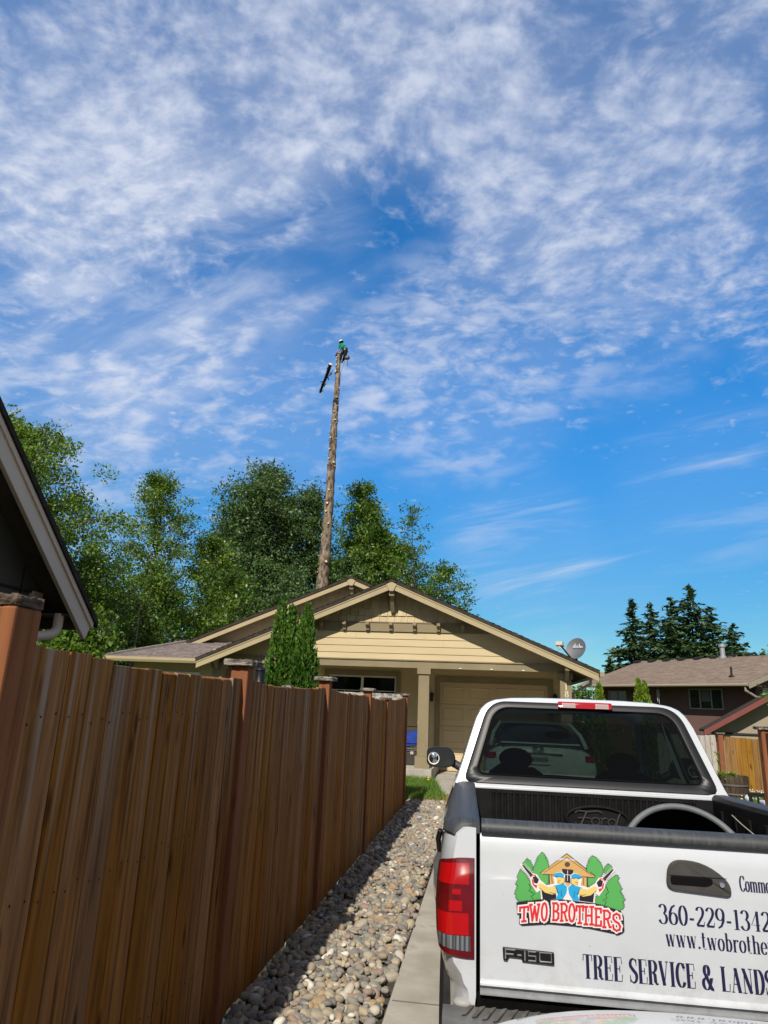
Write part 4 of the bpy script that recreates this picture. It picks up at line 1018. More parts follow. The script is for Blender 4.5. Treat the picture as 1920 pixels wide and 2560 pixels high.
mb = MB(); mb.box(-.79, .79, 2.128, 2.19, 1.225, 1.2535); mb.build('bed_front_lip', WPAINT, truck, bevel=.008)

# tailgate
mb = MB(); PT = [(.05,1.225),(.012,1.225),(.002,1.21),(-.004,1.16),(-.005,1.06),(-.002,.90),(.0,.80),(.0,.756),(-.010,.748),(-.011,.738),(.002,.728),(.006,.712),(.012,.702),(.05,.702)]
nx_ = 16; mb.loft([[( -.757+1.514*i/nx_, y-.004*(1-((i/nx_-.5)*2)**2), z) for y, z in PT] for i in range(nx_+1)], closed=True, capa=True, capb=True)
tg = mb.build('tailgate', WPAINT, truck, smooth=True)
mb = MB(); mb.loft([[(x, y, z) for y, z in ((.004,1.224),(-.012,1.230),(-.019,1.243),(-.015,1.260),(.0,1.272),(.03,1.277),(.06,1.274),(.068,1.255),(.066,1.22))] for x in (-.752, -.5, 0, .5, .752)], closed=False, capa=True, capb=True)
mb.build('tailgate_cap', BLKPL, tg, smooth=True)
# tailgate surface depth at local z for flat graphics
def tgy(x, z): return float(np.interp(z, [.756,.80,.90,1.06,1.16,1.21], [.0,.0,-.002,-.005,-.004,.002]))-.004*(1-(x/.757)**2)
def dec(x, z, l): return (x, tgy(x, z)-.0007-l, z)
NAVY = M('navy_vinyl', (.012,.012,.05), rough=.35, coat=.5)
mb = MB(); text(mb, '360-229-1342', -.130, .974, .061, dec, total=.372, thick=.15, slope=-.004); mb.build('phone_lettering', NAVY, tg, fix=False)
mb = MB(); text(mb, 'www.twobrothers', -.112, .905, .055, dec, wf=.82, thick=.13, slope=-.006); mb.build('web_lettering', NAVY, tg, fix=False)
mb = MB(); text(mb, 'TREE SERVICE & LANDSCAPING', -.398, .786, .072, dec, wf=.68, thick=.15, slope=-.006, track=.085); mb.build('slogan_lettering', NAVY, tg, fix=False)
mb = MB(); text(mb, 'Commercial', .153, 1.094, .049, dec, wf=.59, thick=.12); mb.build('side_lettering', NAVY, tg, fix=False)
# handle
mb = MB(); ho = rpoly([(-.100,1.086),(-.088,1.183),(.048,1.181),(.124,1.112),(.118,1.073)], [.026,.05,.07,.03,.013], 6)
mb.loft([[(x, -.001, z) for x, z in ho], [(x, -.016, z) for x, z in ho], [(.01+(x-.01)*.95, -.022, 1.125+(z-1.125)*.93) for x, z in ho]], closed=True, capb=True)
HND = M('handle_plastic', (.04,.038,.035), (.055,.052,.048), scale=20, rough=.5)
hd = mb.build('tailgate_handle', HND, tg, bevel=.003)
mb = MB(); po = rpoly([(-.085,1.104),(-.085,1.130),(.058,1.130),(.058,1.112),(.035,1.103)], .008, 4); mb.prism([(x, -.0245, z) for x, z in po], (0, .003, 0)); mb.build('handle_recess', M('pit_black', (.004,.004,.004), rough=.9), hd)
mb = MB(); mb.lathe([(0, .006), (.008, .006), (.009, 0)], 16, (.088, -.022, 1.112), axis=(0, -1, 0)); mb.build('key_lock', CHROME, hd, smooth=True)
mb = MB(); mb.box(-.088, .107, -.0235, -.022, 1.1315, 1.1335); mb.build('handle_seam', M('pit_black', (0,0,0)), hd)
# model badge: raised black plate with letters
mb = MB(); bo = [(-.678,.862),(-.498,.858),(-.498,.819),(-.61,.822),(-.612,.832),(-.655,.833),(-.662,.820),(-.676,.822)]
mb.prism([(x, tgy(x, z)-.001, z) for x, z in bo], (0, -.010, 0)); bd = mb.build('model_badge', DARKSTEEL, tg, bevel=.003)
BAD2 = M('badge_edge', (.20,.20,.205), rough=.4); mb = MB()
def bs(pts, w=.0028): mb.tube([(x, -.0125, z) for x, z in pts], w, 6)
bs([(-.668,.827),(-.668,.856),(-.634,.856)]); bs([(-.668,.842),(-.640,.842)]); bs([(-.626,.841),(-.612,.841)])
bs([(-.600,.826),(-.600,.855)]); bs([(-.562,.855),(-.588,.855),(-.588,.842),(-.562,.842),(-.562,.827),(-.588,.827)]); bs([(-.548,.827),(-.548,.855),(-.508,.855),(-.508,.827),(-.548,.827)])
mb.build('badge_lettering', BAD2, bd)
# bumper
mb = MB(); secs = []
for i in range(25):
    t = -1+2*i/24; x = .888*t; yo = -.21+.13*abs(t)**3.5
    secs.append([(x, .0, .668), (x, yo+.03, .664), (x, yo+.006, .658), (x, yo, .640), (x, yo+.003, .52), (x, yo+.03, .46), (x, 0, .46)])
mb.loft(secs, closed=True, capa=True, capb=True); bp_ = mb.build('rear_bumper', M('bumper_grey', (.085,.088,.09), (.12,.122,.125), scale=8, rough=.5, bump=.1, bscale=90), truck, smooth=True)
mb = MB()
for k in range(45):
    x = -.80+.0365*k; yo = -.19+.13*abs(x/.888)**3.5
    mb.obox((x, (yo+.0-.03)/2+.02, .671), (.010, .006, 0), (.30*(-yo)*.45, .40*(-yo), 0), (0, 0, .004))
mb.build('step_tread', M('step_pad', (.07,.064,.056), (.15,.138,.12), scale=16, rough=.85), bp_, bevel=.003)
for s in (-1, 1):
    mb = MB(); mb.ell((s*.815, .02, .672), (.04, .03, .018), 14, 8); mb.build('bumper_bracket', M('bracket_grey', (.30,.30,.29), rough=.6), bp_, smooth=True)
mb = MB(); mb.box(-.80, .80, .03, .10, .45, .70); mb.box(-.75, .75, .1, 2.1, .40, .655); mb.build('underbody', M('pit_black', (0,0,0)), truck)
# ---- tailgate logo (drawn in the sticker's own units, mapped on the tailgate)
LA = [(120,600,-.635,1.034),(1470,740,-.245,1.023),(768,115,-.440,1.178),(1380,1095,-.276,.929),(165,720,-.622,1.003),(450,90,-.534,1.179)]
_A = np.array([[a, b, 1] for a, b, _, _ in LA]); _mx = np.linalg.lstsq(_A, np.array([q[2] for q in LA]), rcond=None)[0]; _mz = np.linalg.lstsq(_A, np.array([q[3] for q in LA]), rcond=None)[0]
def lg(x, y, l): 
    X = _mx[0]*x+_mx[1]*y+_mx[2]; Z = _mz[0]*x+_mz[1]*y+_mz[2]
    return dec(X, Z, l)
LAYER = [0.0]
def flat(mb, poly):
    LAYER[0] += .00004
    mb.add([lg(x, y, LAYER[0]) for x, y in poly], [tuple(range(len(poly)))])
def outline(mb, poly, w, closed=True):
    LAYER[0] += .00004
    q = list(poly)+([poly[0], poly[1]] if closed else []); ribbon(mb, q, [w]*len(q), lg, LAYER[0])
def jag(poly, step=26, amp=9, seed=1):
    r = random.Random(seed); out = []; n = len(poly)
    for i in range(n):
        a = Vector(poly[i]); b = Vector(poly[(i+1) % n]); d = b-a; m = max(1, int(d.length/step)); nn = Vector((d.y, -d.x)).normalized()
        for k in range(m):
            p = a+d*k/m; out.append((p.x, p.y))
            if m > 1: p = a+d*(k+.72)/m+nn*amp*r.uniform(.6, 1.2); out.append((p.x, p.y))
    return out
L_ = MB(); LM = []
def lm(name, c):
    m = M('logo_'+name, c, rough=.4, coat=.4)
    if m not in LM: LM.append(m)
    L_.cur = LM.index(m)
GREEN = (.085,.36,.085); DK = (.016,.012,.018); TAN = (.55,.33,.11); BLUE = (.015,.33,.62); SKIN_Y = (.70,.52,.16); RED = (.60,.025,.03); PINKW = (.74,.68,.68); BRN = (.10,.05,.02)
trees = [[(270,165),(225,220),(215,260),(300,350),(345,330),(350,270),(320,200)], [(455,95),(400,150),(360,260),(330,370),(330,480),(545,495),(550,270),(530,180),(490,120)],
         [(1275,240),(1235,270),(1220,340),(1240,400),(1330,310),(1315,265)], [(1085,140),(1040,180),(1005,290),(1020,420),(1025,530),(1180,440),(1225,330),(1190,230),(1140,170)],
         [(190,300),(150,390),(165,420),(130,480),(155,500),(122,600),(150,620),(140,650),(180,705),(460,680),(455,580),(380,520),(320,440),(260,360)],
         [(1375,385),(1400,430),(1385,460),(1430,560),(1415,580),(1465,690),(1445,700),(1455,770),(1400,805),(1230,740),(1110,720),(1140,640),(1240,540),(1290,450)]]
for i, t in enumerate(trees):
    j = jag(t, 22, 15, i); lm('dark', DK); outline(L_, j, 15); lm('green', GREEN); flat(L_, j)
lm('dark', DK)
for q in ([(300,480),(330,540),(300,560),(340,590),(380,600),(330,640),(360,670)], [(1250,520),(1275,590),(1240,620),(1260,660),(1200,690),(1250,700),(1230,740)]): outline(L_, q, 9, False)
# house
lm('tan', TAN); flat(L_, [(548,360),(1012,408),(1016,530),(555,500)]); flat(L_, [(768,115),(440,352),(470,366),(1115,412),(1122,398)])
lm('dark', DK); outline(L_, [(440,355),(768,115),(1122,400)], 12, False); outline(L_, [(470,366),(1115,412)], 9, False); outline(L_, [(550,370),(555,500)], 12, False); outline(L_, [(1016,410),(1018,530)], 12, False)
lm('brown', BRN); outline(L_, [(490,345),(768,160),(1075,385)], 6, False); flat(L_, [(774+34*math.cos(a*.524), 247+31*math.sin(a*.524)) for a in range(12)])
lm('dark', DK); flat(L_, [(708,300),(848,315),(832,480),(732,460)]); lm('pinkw', PINKW); outline(L_, [(778,320),(776,450)], 6, False); outline(L_, [(735,372),(830,380)], 6, False)
lm('brown', BRN); outline(L_, [(580,380),(590,490)], 8, False); outline(L_, [(972,415),(972,500)], 8, False)
# two men back to back
def man(f):
    w = lambda p: [f(x, y) for x, y in p]
    halo = [(600,400),(640,345),(700,335),(745,370),(745,480),(790,530),(780,690),(640,690),(455,680),(445,560),(400,590),(330,490),(310,400),(180,240),(215,235),(340,350),(400,370),(445,440),(520,500),(620,480)]
    lm('pinkw', PINKW); flat(L_, w(halo))
    lm('dark', DK); flat(L_, w([(455,545),(560,590),(640,610),(640,670),(475,675)]))
    lm('blue', BLUE); flat(L_, w([(600,510),(660,495),(730,480),(775,525),(765,600),(720,675),(630,672),(660,610)]))
    lm('skin', SKIN_Y); flat(L_, w([(640,410),(725,405),(735,470),(690,490),(650,485)])); flat(L_, w([(410,490),(450,475),(540,525),(620,515),(645,560),(640,600),(590,615),(500,590),(430,530)]))
    lm('blue', BLUE); flat(L_, w([(600,385),(630,352),(690,342),(735,370),(730,405),(680,400),(640,412)]))
    lm('dark', DK); outline(L_, w([(605,390),(680,400),(732,408)]), 7, False); outline(L_, w([(735,410),(738,470),(700,490)]), 7, False); outline(L_, w([(655,450),(690,448)]), 6, False); outline(L_, w([(655,468),(680,472)]), 5, False)
    outline(L_, w([(560,585),(600,600),(640,598)]), 6, False); outline(L_, w([(640,540),(665,600),(700,560),(705,640)]), 6, False); outline(L_, w([(430,530),(500,592),(590,617)]), 6, False); outline(L_, w([(640,530),(655,585)]), 7, False)
    flat(L_, w([(345,400),(385,385),(425,430),(405,480),(365,470)])); flat(L_, w([(205,245),(230,250),(345,365),(320,400)]))
    lm('red', RED); flat(L_, w([(330,410),(355,440),(365,490),(405,500),(395,540),(345,490)])); outline(L_, w([(320,400),(345,375),(385,380)]), 13, False)
    lm('pinkw', PINKW)
    for k in range(7):
        t = k/7; x = 225+115*t; y = 258+115*t; outline(L_, w([(x-14, y+12), (x-32, y+20)]), 5, False)
        outline(L_, w([(x+10, y-12), (x+20, y-30)]), 5, False)
man(lambda x, y: (x, y)); man(lambda x, y: (1555-x+.03*(y-400), y+.052*(1555-2*x)+6))
# name banner
BANN = {'T': [[(0,.93),(1,.93)],[(.5,.93),(.5,.04)],[(.02,.95),(.02,.70)],[(.98,.95),(.98,.70)],[(.28,.04),(.72,.04)]],
 'W': [[(.05,.96),(.28,.04),(.5,.85),(.72,.04),(.95,.96)],[(0,.96),(.2,.96)],[(.8,.96),(1,.96)]],
 'O': [[(.5+.42*math.cos(a*math.pi/8),.5+.46*math.sin(a*math.pi/8)) for a in range(18)]],
 'B': [[(.15,.04),(.15,.96)],[(.02,.96),(.6,.96),(.88,.84),(.86,.62),(.6,.52),(.2,.52)],[(.6,.52),(.95,.40),(.92,.15),(.65,.04),(.02,.04)]],
 'R': [[(.15,.04),(.15,.96)],[(.02,.96),(.6,.96),(.9,.82),(.86,.6),(.6,.5),(.2,.5)],[(.55,.5),(.85,.06),(1,.06)],[(0,.04),(.32,.04)]],
 'H': [[(.18,.04),(.18,.96)],[(.82,.04),(.82,.96)],[(.18,.5),(.82,.5)],[(0,.04),(.36,.04)],[(.64,.04),(1,.04)],[(0,.96),(.36,.96)],[(.64,.96),(1,.96)]],
 'E': [[(.18,.04),(.18,.96)],[(.02,.96),(.95,.96),(.95,.74)],[(.02,.04),(.97,.04),(.97,.28)],[(.18,.5),(.68,.5)]],
 'S': [[(.92,.70),(.85,.88),(.5,.96),(.14,.86),(.1,.68),(.3,.55),(.75,.43),(.92,.28),(.84,.10),(.5,.03),(.14,.12),(.07,.32)]]}
WORD = [('T',195,300,748,938),('W',318,436,722,930),('O',458,532,705,930),('B',597,672,705,925),('R',694,776,712,932),('O',790,868,715,940),('T',884,966,735,960),('H',980,1088,748,975),('E',1108,1182,770,988),('R',1204,1296,795,1008),('S',1316,1414,830,1046)]
def banner(wd, dx, dy, mode):
    for ch, x0, x1, yt, yb in WORD:
        sl = (yb-935)/480*.30 if x0 > 590 else (-.10 if x0 < 300 else -.04)
        for st in BANN[ch]:
            q = [(x0+(x1-x0)*a+dx, yb-(yb-yt)*b+sl*(x1-x0)*(a-.5)+dy) for a, b in st]
            q2 = []
            for a, b in zip(q[:-1], q[1:]):        # butt ends with square overlap at the joints
                A_, B_ = Vector(a), Vector(b); d = (B_-A_).normalized()*wd*.42
                LAYER[0] += .000012; ribbon(L_, [tuple(A_-d), tuple(B_+d)], [wd, wd], lg, LAYER[0])
lm('dark', DK); flat(L_, [(150,705),(450,670),(720,672),(1120,720),(1420,810),(1455,880),(1460,1050),(1400,1090),(1330,1075),(960,1000),(560,965),(230,985),(190,960),(190,850),(165,850)])
banner(66, 10, 12, 0); lm('pinkw', PINKW); banner(62, 0, 0, 0); lm('red', RED); banner(25, 0, 0, 0)
L_.build('logo_decal', LM, tg, fix=False)
# dirt smudges are left to the paint; F-shaped drip under the seam omitted

# ---- cab
CW = [(1.245,.905),(1.30,.880),(1.40,.845),(1.55,.797),(1.69,.750),(1.76,.712),(1.80,.672),(1.825,.615),(1.842,.50),(1.850,.30),(1.852,.0)]
LEAN = .33
def rear_y(z): return 2.19+(z-1.245)*LEAN
half_o = [(x, z) for z, x in CW]
outer = [(-x, z) for x, z in half_o]+[(x, z) for x, z in half_o[::-1][1:]]
inner_s = rpoly([(-.838,1.262),(-.655,1.816),(.655,1.816),(.838,1.262)], [.07,.13,.13,.07], 8)
# outer ring of the same count, following the white cab edge
def resample(poly, n):
    q = [Vector(p) for p in poly]+[Vector(poly[0])]; L = [0]
    for a, b in zip(q[:-1], q[1:]): L.append(L[-1]+(b-a).length)
    out = []
    for i in range(n):
        t = L[-1]*i/n; k = max(j for j in range(len(L)) if L[j] <= t+1e-9); k = min(k, len(q)-2)
        f = (t-L[k])/max(L[k+1]-L[k], 1e-9); out.append(tuple(q[k]*(1-f)+q[k+1]*f))
    return out
def by_angle(poly, n, c=(0, 1.53)):
    q = [Vector(p)-Vector(c) for p in poly]; out = []
    for i in range(n):
        a = -math.pi/2+.004+2*math.pi*i/n; d = Vector((math.cos(a), math.sin(a))); best = None
        for k in range(len(q)):
            A_, B_ = q[k], q[(k+1) % len(q)]; e = B_-A_; den = d.x*(-e.y)+d.y*e.x
            if abs(den) < 1e-12: continue
            t = (A_.x*(-e.y)+A_.y*e.x)/den; s_ = (d.x*A_.y-d.y*A_.x)/den
            if t > 0 and -1e-6 <= s_ <= 1+1e-6 and (best is None or t > best): best = t
        out.append((c[0]+d.x*best, c[1]+d.y*best))
    return out
NA = 220
O_ = by_angle(outer, NA); I_ = by_angle(inner_s, NA)
gpoly = rpoly([(-.748,1.318),(-.604,1.768),(.604,1.768),(.748,1.318)], [.06,.11,.11,.06], 8); G_ = by_angle(gpoly, NA)
y3 = lambda p, o=0: (p[0], rear_y(p[1])+o, p[1])
mb = MB(); mb.loft([[y3(p, .10) for p in O_], [y3(p, .02) for p in O_], [y3((p[0]*.99, p[1]-.004), .0) for p in O_], [y3(p, -.002) for p in I_]], closed=True)
cab = mb.build('cab', WPAINT, truck, smooth=True)
mb = MB(); mb.loft([[y3(p, -.003) for p in I_], [y3((p[0]*.985, 1.53+(p[1]-1.53)*.975), -.014) for p in I_], [y3((p[0]*1.015, 1.53+(p[1]-1.53)*1.03), -.010) for p in G_], [y3(p, .004) for p in G_]], closed=True)
sur = mb.build('window_surround', SURR, cab, smooth=True)
mb = MB(); mb.add([y3(p, .003-.012*(1-(p[0]/.75)**2)) for p in G_], [tuple(range(NA))]); mb.build('rear_window', TGLASS, cab)
mb = MB(); mb.tube([y3((p[0]*.993, 1.53+(p[1]-1.53)*.985), -.001) for p in G_+G_[:1]], .005, 6, cap=False); mb.build('window_seal', M('pit_black', (0,0,0)), cab, smooth=True)
# third brake light
mb = MB(); ch = rpoly([(-.165,1.779),(-.165,1.828),(.212,1.828),(.212,1.779)], .012, 4); mb.loft([[y3(p, .0) for p in ch], [y3(p, -.024) for p in ch], [y3((.023+(p[0]-.023)*.97, 1.803+(p[1]-1.803)*.8), -.032) for p in ch]], closed=True, capb=True)
chm = mb.build('high_brake_light', M('deep_red_lens', (.36,.006,.012), rough=.12, coat=1.0), cab, smooth=True)
for a, b in ((-.138, -.045), (.095, .185)):
    mb = MB(); mb.prism([y3((x, z), -.030) for x, z in ((a,1.786),(b,1.786),(b,1.818),(a,1.818))], (0, -.004, 0)); mb.cur = 1
    for z in (1.795, 1.806): mb.prism([y3((x, q), -.0345) for x, q in ((a+.004,z),(b-.004,z),(b-.004,z+.004),(a+.004,z+.004))], (0, -.0015, 0))
    mb.build('cargo_lens', [M('cargo_lens', (.42,.34,.32), rough=.15, coat=1), M('cargo_rib', (.30,.22,.21), rough=.3)], chm)
# roof, pillars, doors, bonnet
def hw(z): return float(np.interp(z, [q[0] for q in CW[:8]], [q[1] for q in CW[:8]]))
mb = MB(); top = [p for p in outer if p[1] > 1.70]
secs = []
for y, dz, sx_ in ((.10, 0, 1), (.5, .012, 1.0), (.9, .012, 1), (1.25, -.01, .99), (1.40, -.035, .975), (1.47, -.065, .96)):
    secs.append([(p[0]*sx_, rear_y(p[1])+y, p[1]+dz) for p in top])
mb.loft(secs); mb.build('roof', WPAINT, cab, smooth=True)
for s in (-1, 1):
    def sp(y0, z0, o=0): return (s*(hw(z0)-o), y0, z0)
    zs = [1.245, 1.35, 1.45, 1.55, 1.65, 1.72]
    for secs in ([[sp(rear_y(z)+.09, z), sp(rear_y(z)+.30-.05*(z-1.245), z), sp(rear_y(z)+.30-.05*(z-1.245), z, .05)] for z in zs],
                 [[sp(2.98, z), sp(3.06, z), sp(3.06, z, .04)] for z in zs], [[sp(4.45-(z-1.245)*1.5, z), sp(4.52-(z-1.245)*1.55, z), sp(4.52-(z-1.245)*1.55, z, .06)] for z in zs]):
        mb = MB(); mb.loft(secs); mb.build('pillar', WPAINT, cab)
    mb = MB(); mb.loft([[sp(rear_y(z)+.3, z, .02), sp(2.98, z, .02), sp(3.06, z, .02), sp(4.45-(z-1.245)*1.5, z, .02)] for z in zs]); mb.build('side_window', glass('side_glass', (.35,.42,.39), -1.0), cab)
    mb = MB(); mb.loft([[(s*x, y, z) for x, z in ((.905,1.245),(.955,1.1),(.975,.9),(.965,.7),(.93,.5),(.85,.42))] for y in (2.15, 2.2, 3.0, 4.2, 4.5, 5.2, 5.45)]); mb.build('door_side', WPAINT, cab, smooth=True)
    mb = MB(); mb.box(s*.858-.006, s*.858+.006, 2.25, 4.3, .56, 1.26); mb.build('door_trim', M('interior_grey', (.035,.033,.03), (.05,.047,.043), scale=6, rough=.8), cab)
    mb = MB(); mb.loft([[(s*(hw(z)-.026), rear_y(z)+.06, z), (s*(hw(z)-.026), rear_y(z)+.30, z)] for z in (1.26, 1.4, 1.55, 1.7)]); mb.build('pillar_trim', M('interior_grey', (0,0,0)), cab)
    # wing mirror
    mb = MB(); mc = Vector((s*1.045, 3.62, 1.367)); sh = rpoly([(-.125,-.06),(-.125,.07),(-.05,.088),(.08,.088),(.128,.02),(.128,-.06),(.06,-.085),(-.07,-.085)], .03, 4)
    mb.loft([[(mc.x-s*p[0]*k, mc.y+yy, mc.z+p[1]*k) for p in sh] for k, yy in ((.96, -.012), (1.0, 0), (1.0, .05), (.8, .12), (.3, .15))], closed=True, capb=True)
    mb.tube([mc+Vector((-s*.10, .05, -.04)), mc+Vector((-s*.20, .04, -.09))], .035, 8)
    mr_ = mb.build('wing_mirror', BLKPL, cab, smooth=True)
    mb = MB(); mb.add([(mc.x-s*p[0]*.93, mc.y-.009, mc.z+p[1]*.92) for p in sh], [tuple(range(len(sh)))]); mb.build('mirror_glass', M('dark_mirror', (.03,.033,.036), rough=.03, spec=1.0), mr_)
    mb = MB(); bc = mc+Vector((s*.062, -.010, -.012)); mb.lathe([(0, .010), (.020, .009), (.036, .004), (.043, .001)], 24, bc, axis=(0, -1, 0)); mb.build('blind_spot_mirror', M('convex_mirror', (.85,.86,.87), rough=.02, metal=1.0), mr_, smooth=True)
    mb = MB(); mb.lathe([(.043, .0), (.050, .006), (.052, .0)], 24, bc, axis=(0, -1, 0)); mb.build('mirror_bezel', WHITEP, mr_, smooth=True)
mb = MB(); secs = []
for y, z, w_ in ((4.40, 1.21, .84), (4.6, 1.20, .84), (5.2, 1.15, .83), (5.42, 1.06, .82), (5.50, .8, .82), (5.5, .5, .82)):
    secs.append([(-.965 if z < 1.1 else -.93, y, z-.07), (-w_, y, z), (0, y, z+.02), (w_, y, z), (.965 if z < 1.1 else .93, y, z-.07)])
mb.loft(secs); mb.build('bonnet', WPAINT, cab, smooth=True)
mb = MB(); mb.add([(-.84, 4.44, 1.235), (.84, 4.44, 1.235), (.64, 3.74, 1.715), (-.64, 3.74, 1.715)], [(0,1,2,3)]); mb.build('windscreen', CLGLASS, cab)
# cabin inside
INT = M('interior_grey', (.035,.033,.03), (.05,.047,.043), scale=6, rough=.8)
mb = MB(); mb.box(-.86, .86, 2.2, 4.5, .5, .56); mb.box(-.87, .87, 4.05, 4.42, .6, 1.17); mb.box(-.86, .86, 2.22, 2.30, .56, 1.25); da = mb.build('dashboard', INT, cab, bevel=.04)
for x in (-.42, .42):
    mb = MB(); mb.loft([[(x+px*k, 3.05+yy+(z-.7)*.12, z) for px, yy in rpoly([(-.26,-.06),(-.26,.08),(.26,.08),(.26,-.06)], .05, 4)] for z, k in ((.75, 1), (1.0, 1.0), (1.22, .95), (1.30, .80), (1.34, .55))], closed=True, capb=True, capa=True)
    mb.box(x-.26, x+.26, 3.1, 3.6, .62, .82)
    st = mb.build('seat', INT, cab, smooth=True)
    mb = MB(); mb.ell((x, 3.13, 1.40), (.135, .06, .085), 16, 10); mb.build('headrest', INT, st, smooth=True)
mb = MB(); mb.tube([(-.42+.19*math.cos(a*math.pi/12), 3.95+.06*math.sin(a*math.pi/12), 1.16+.17*math.sin(a*math.pi/12)) for a in range(25)], .014, 8, cap=False); mb.build('steering_wheel', INT, cab, smooth=True)
mb = MB(); mb.ell((.0, 3.80, 1.60), (.12, .015, .035), 14, 8); mb.build('rear_view_mirror', DARKSTEEL, cab, smooth=True)

# things in the truck bed (stand on the bed: own objects, world positions from the truck's frame)
TM = Matrix.Translation((.735, 2.8, 0)) @ Matrix.Rotation(rad(1.4), 4, 'Z') @ Matrix.Rotation(rad(-1.9), 4, 'X')
def inbed(o): o.matrix_world = TM @ o.matrix_world
bin_ = thing('rubbish_bin', 'black round bin lying open with grey rim inside the truck bed', 'bin', (0, 0, 0), local=True)
bin_.matrix_world = TM @ Matrix.Translation((.127, .50, 1.075)) @ Matrix.Rotation(rad(-28), 4, 'X')
BINB = M('bin_black', (.008,.008,.009), rough=.7); BINR = M('bin_rim_grey', (.095,.105,.11), (.14,.15,.155), scale=12, rough=.55)
mb = MB(); mb.lathe([(.262, 0), (.25, .2), (.225, .42), (0, .43), (0, .415), (.21, .41), (.235, .2), (.247, .01)], 40, (0, 0, 0), axis=(0, 1, 0)); mb.build('bin_body', BINB, bin_, smooth=True)
mb = MB(); mb.tube([(.264*math.cos(a*math.pi/32), 0, .264*math.sin(a*math.pi/32)) for a in range(65)], .014, 10, cap=False); mb.build('bin_rim', BINR, bin_, smooth=True)
mb = MB(); a0 = rad(28); hx, hz = .266*math.cos(a0), .266*math.sin(a0)
mb.loft([[(hx-.02+px, .0+y_, hz+pz) for px, pz in ((0,0),(.05,.015),(.10,.01),(.125,-.025),(.09,-.03),(.04,-.02))] for y_ in (0, .09)], closed=True, capa=True, capb=True)
mb.tube([(hx+.02, .0, hz-.06), (hx+.08, .0, hz-.045), (hx+.15, .03, hz-.05)], .012, 8); mb.build('bin_handle', BINR, bin_, smooth=True)
rope = thing('tow_strap', 'thin pale cord hanging inside the right wall of the truck bed', 'cord', (0, 0, 0), local=True); rope.matrix_world = TM
mb = MB(); mb.tube([(.735, 1.72, 1.19), (.725, 1.55, 1.16), (.715, 1.35, 1.13), (.70, 1.15, 1.05), (.69, 1.0, .97)], .003, 6); mb.build('cord_strand', M('pale_cord', (.40,.37,.30), rough=.9), rope, smooth=True)
# ================================================================ NEAR DARK HOUSE ON THE LEFT
DSID = M('slate_siding', (.10,.098,.098), (.125,.122,.12), scale=2, rough=.75, bump=.05, bscale=40)
RWHITE = M('offwhite_fascia', (.70,.57,.47), (.76,.62,.52), scale=2, rough=.6)
DSOF = M('dark_soffit', (.10,.08,.066), (.13,.105,.085), scale=6, rough=.85)
nh = thing('slate_house', 'dark slate sided house corner with pale bargeboard rising behind the near fence post', 'house', (-3.4, 4.76, 0))
NS = .825; RY0, RZ0 = 1.6, 2.215+.825*3.46
def nz(y): return RZ0-NS*abs(y-RY0)
mb = MB()
for s in (-1, 1):
    ye = RY0+s*3.5
    mb.prism([(-3.07, RY0, nz(RY0)+.05), (-3.07, ye, nz(ye)+.05), (-3.07, ye, nz(ye)-.0), (-3.07, RY0, nz(RY0)-.0)], (-6.5, 0, 0))
mb.build('roof', ROOFEDGE, nh)
for s in (-1, 1):
    ye = RY0+s*3.46; mb = MB()
    mb.prism([(-3.10, RY0, nz(RY0)-.003), (-3.10, ye, nz(ye)-.003), (-3.10, ye-s*.07, nz(ye)-.14), (-3.10, RY0, nz(RY0)-.205)], (-.035, 0, 0)); b = mb.build('bargeboard', RWHITE, nh, bevel=.004)
    mb = MB(); mb.prism([(-3.085, RY0, nz(RY0)-.003), (-3.085, ye, nz(ye)-.003), (-3.085, ye, nz(ye)-.055), (-3.085, RY0, nz(RY0)-.055)], (-.0145, 0, 0)); mb.build('barge_trim', RWHITE, b, bevel=.003)
    mb = MB(); mb.prism([(-3.136, RY0, nz(RY0)-.01), (-3.136, ye, nz(ye)-.01), (-3.136, ye, nz(ye)-.03), (-3.136, RY0, nz(RY0)-.03)], (-6.2, 0, 0)); mb.build('soffit', DSOF, nh)
mb = MB(); mb.prism([(-3.4, -1.5, -.1), (-3.4, 4.76, -.1), (-3.4, 4.76, nz(4.76)-.04), (-3.4, RY0, nz(RY0)-.04), (-3.4, -1.5, nz(-1.5)-.04)], (-6, 0, 0)); w_ = mb.build('house_wall', DSID, nh)
mb = MB()
for k in range(14):
    y = 4.55-.41*k
    zt_ = nz(y)-.06
    if zt_ > .5: mb.box(-3.402, -3.394, y-.006, y+.006, .05, zt_)
mb.build('panel_batten', M('slate_groove', (.04,.042,.045), rough=.8), w_)
mb = MB(); mb.box(-3.42, -3.378, -1.4, 4.70, 2.385, 2.40); mb.build('belly_band', M('slate_groove', (.1,.1,.1)), w_)
mb = MB(); mb.box(-3.41, -3.365, 4.655, 4.775, 0, 2.40); mb.build('corner_board', RWHITE, nh, bevel=.004)
mb = MB(); mb.box(-9.3, -3.14, 4.96, 5.04, 2.15, 2.24); mb.box(-3.9, -3.14, 4.78, 4.96, 2.235, 2.25); mb.build('eave_fascia', DSOF, nh)
mb = MB(); mb.tube([(-3.22, 4.80, 2.25), (-3.22, 4.80, 2.16), (-3.22, 4.79, 2.12), (-3.23, 4.74, 2.085), (-3.25, 4.64, 2.065), (-3.36, 4.34, 2.02), (-3.36, 4.32, 1.98), (-3.36, 4.32, .1)], .036, 10); mb.build('downspout', RWHITE, nh, smooth=True)

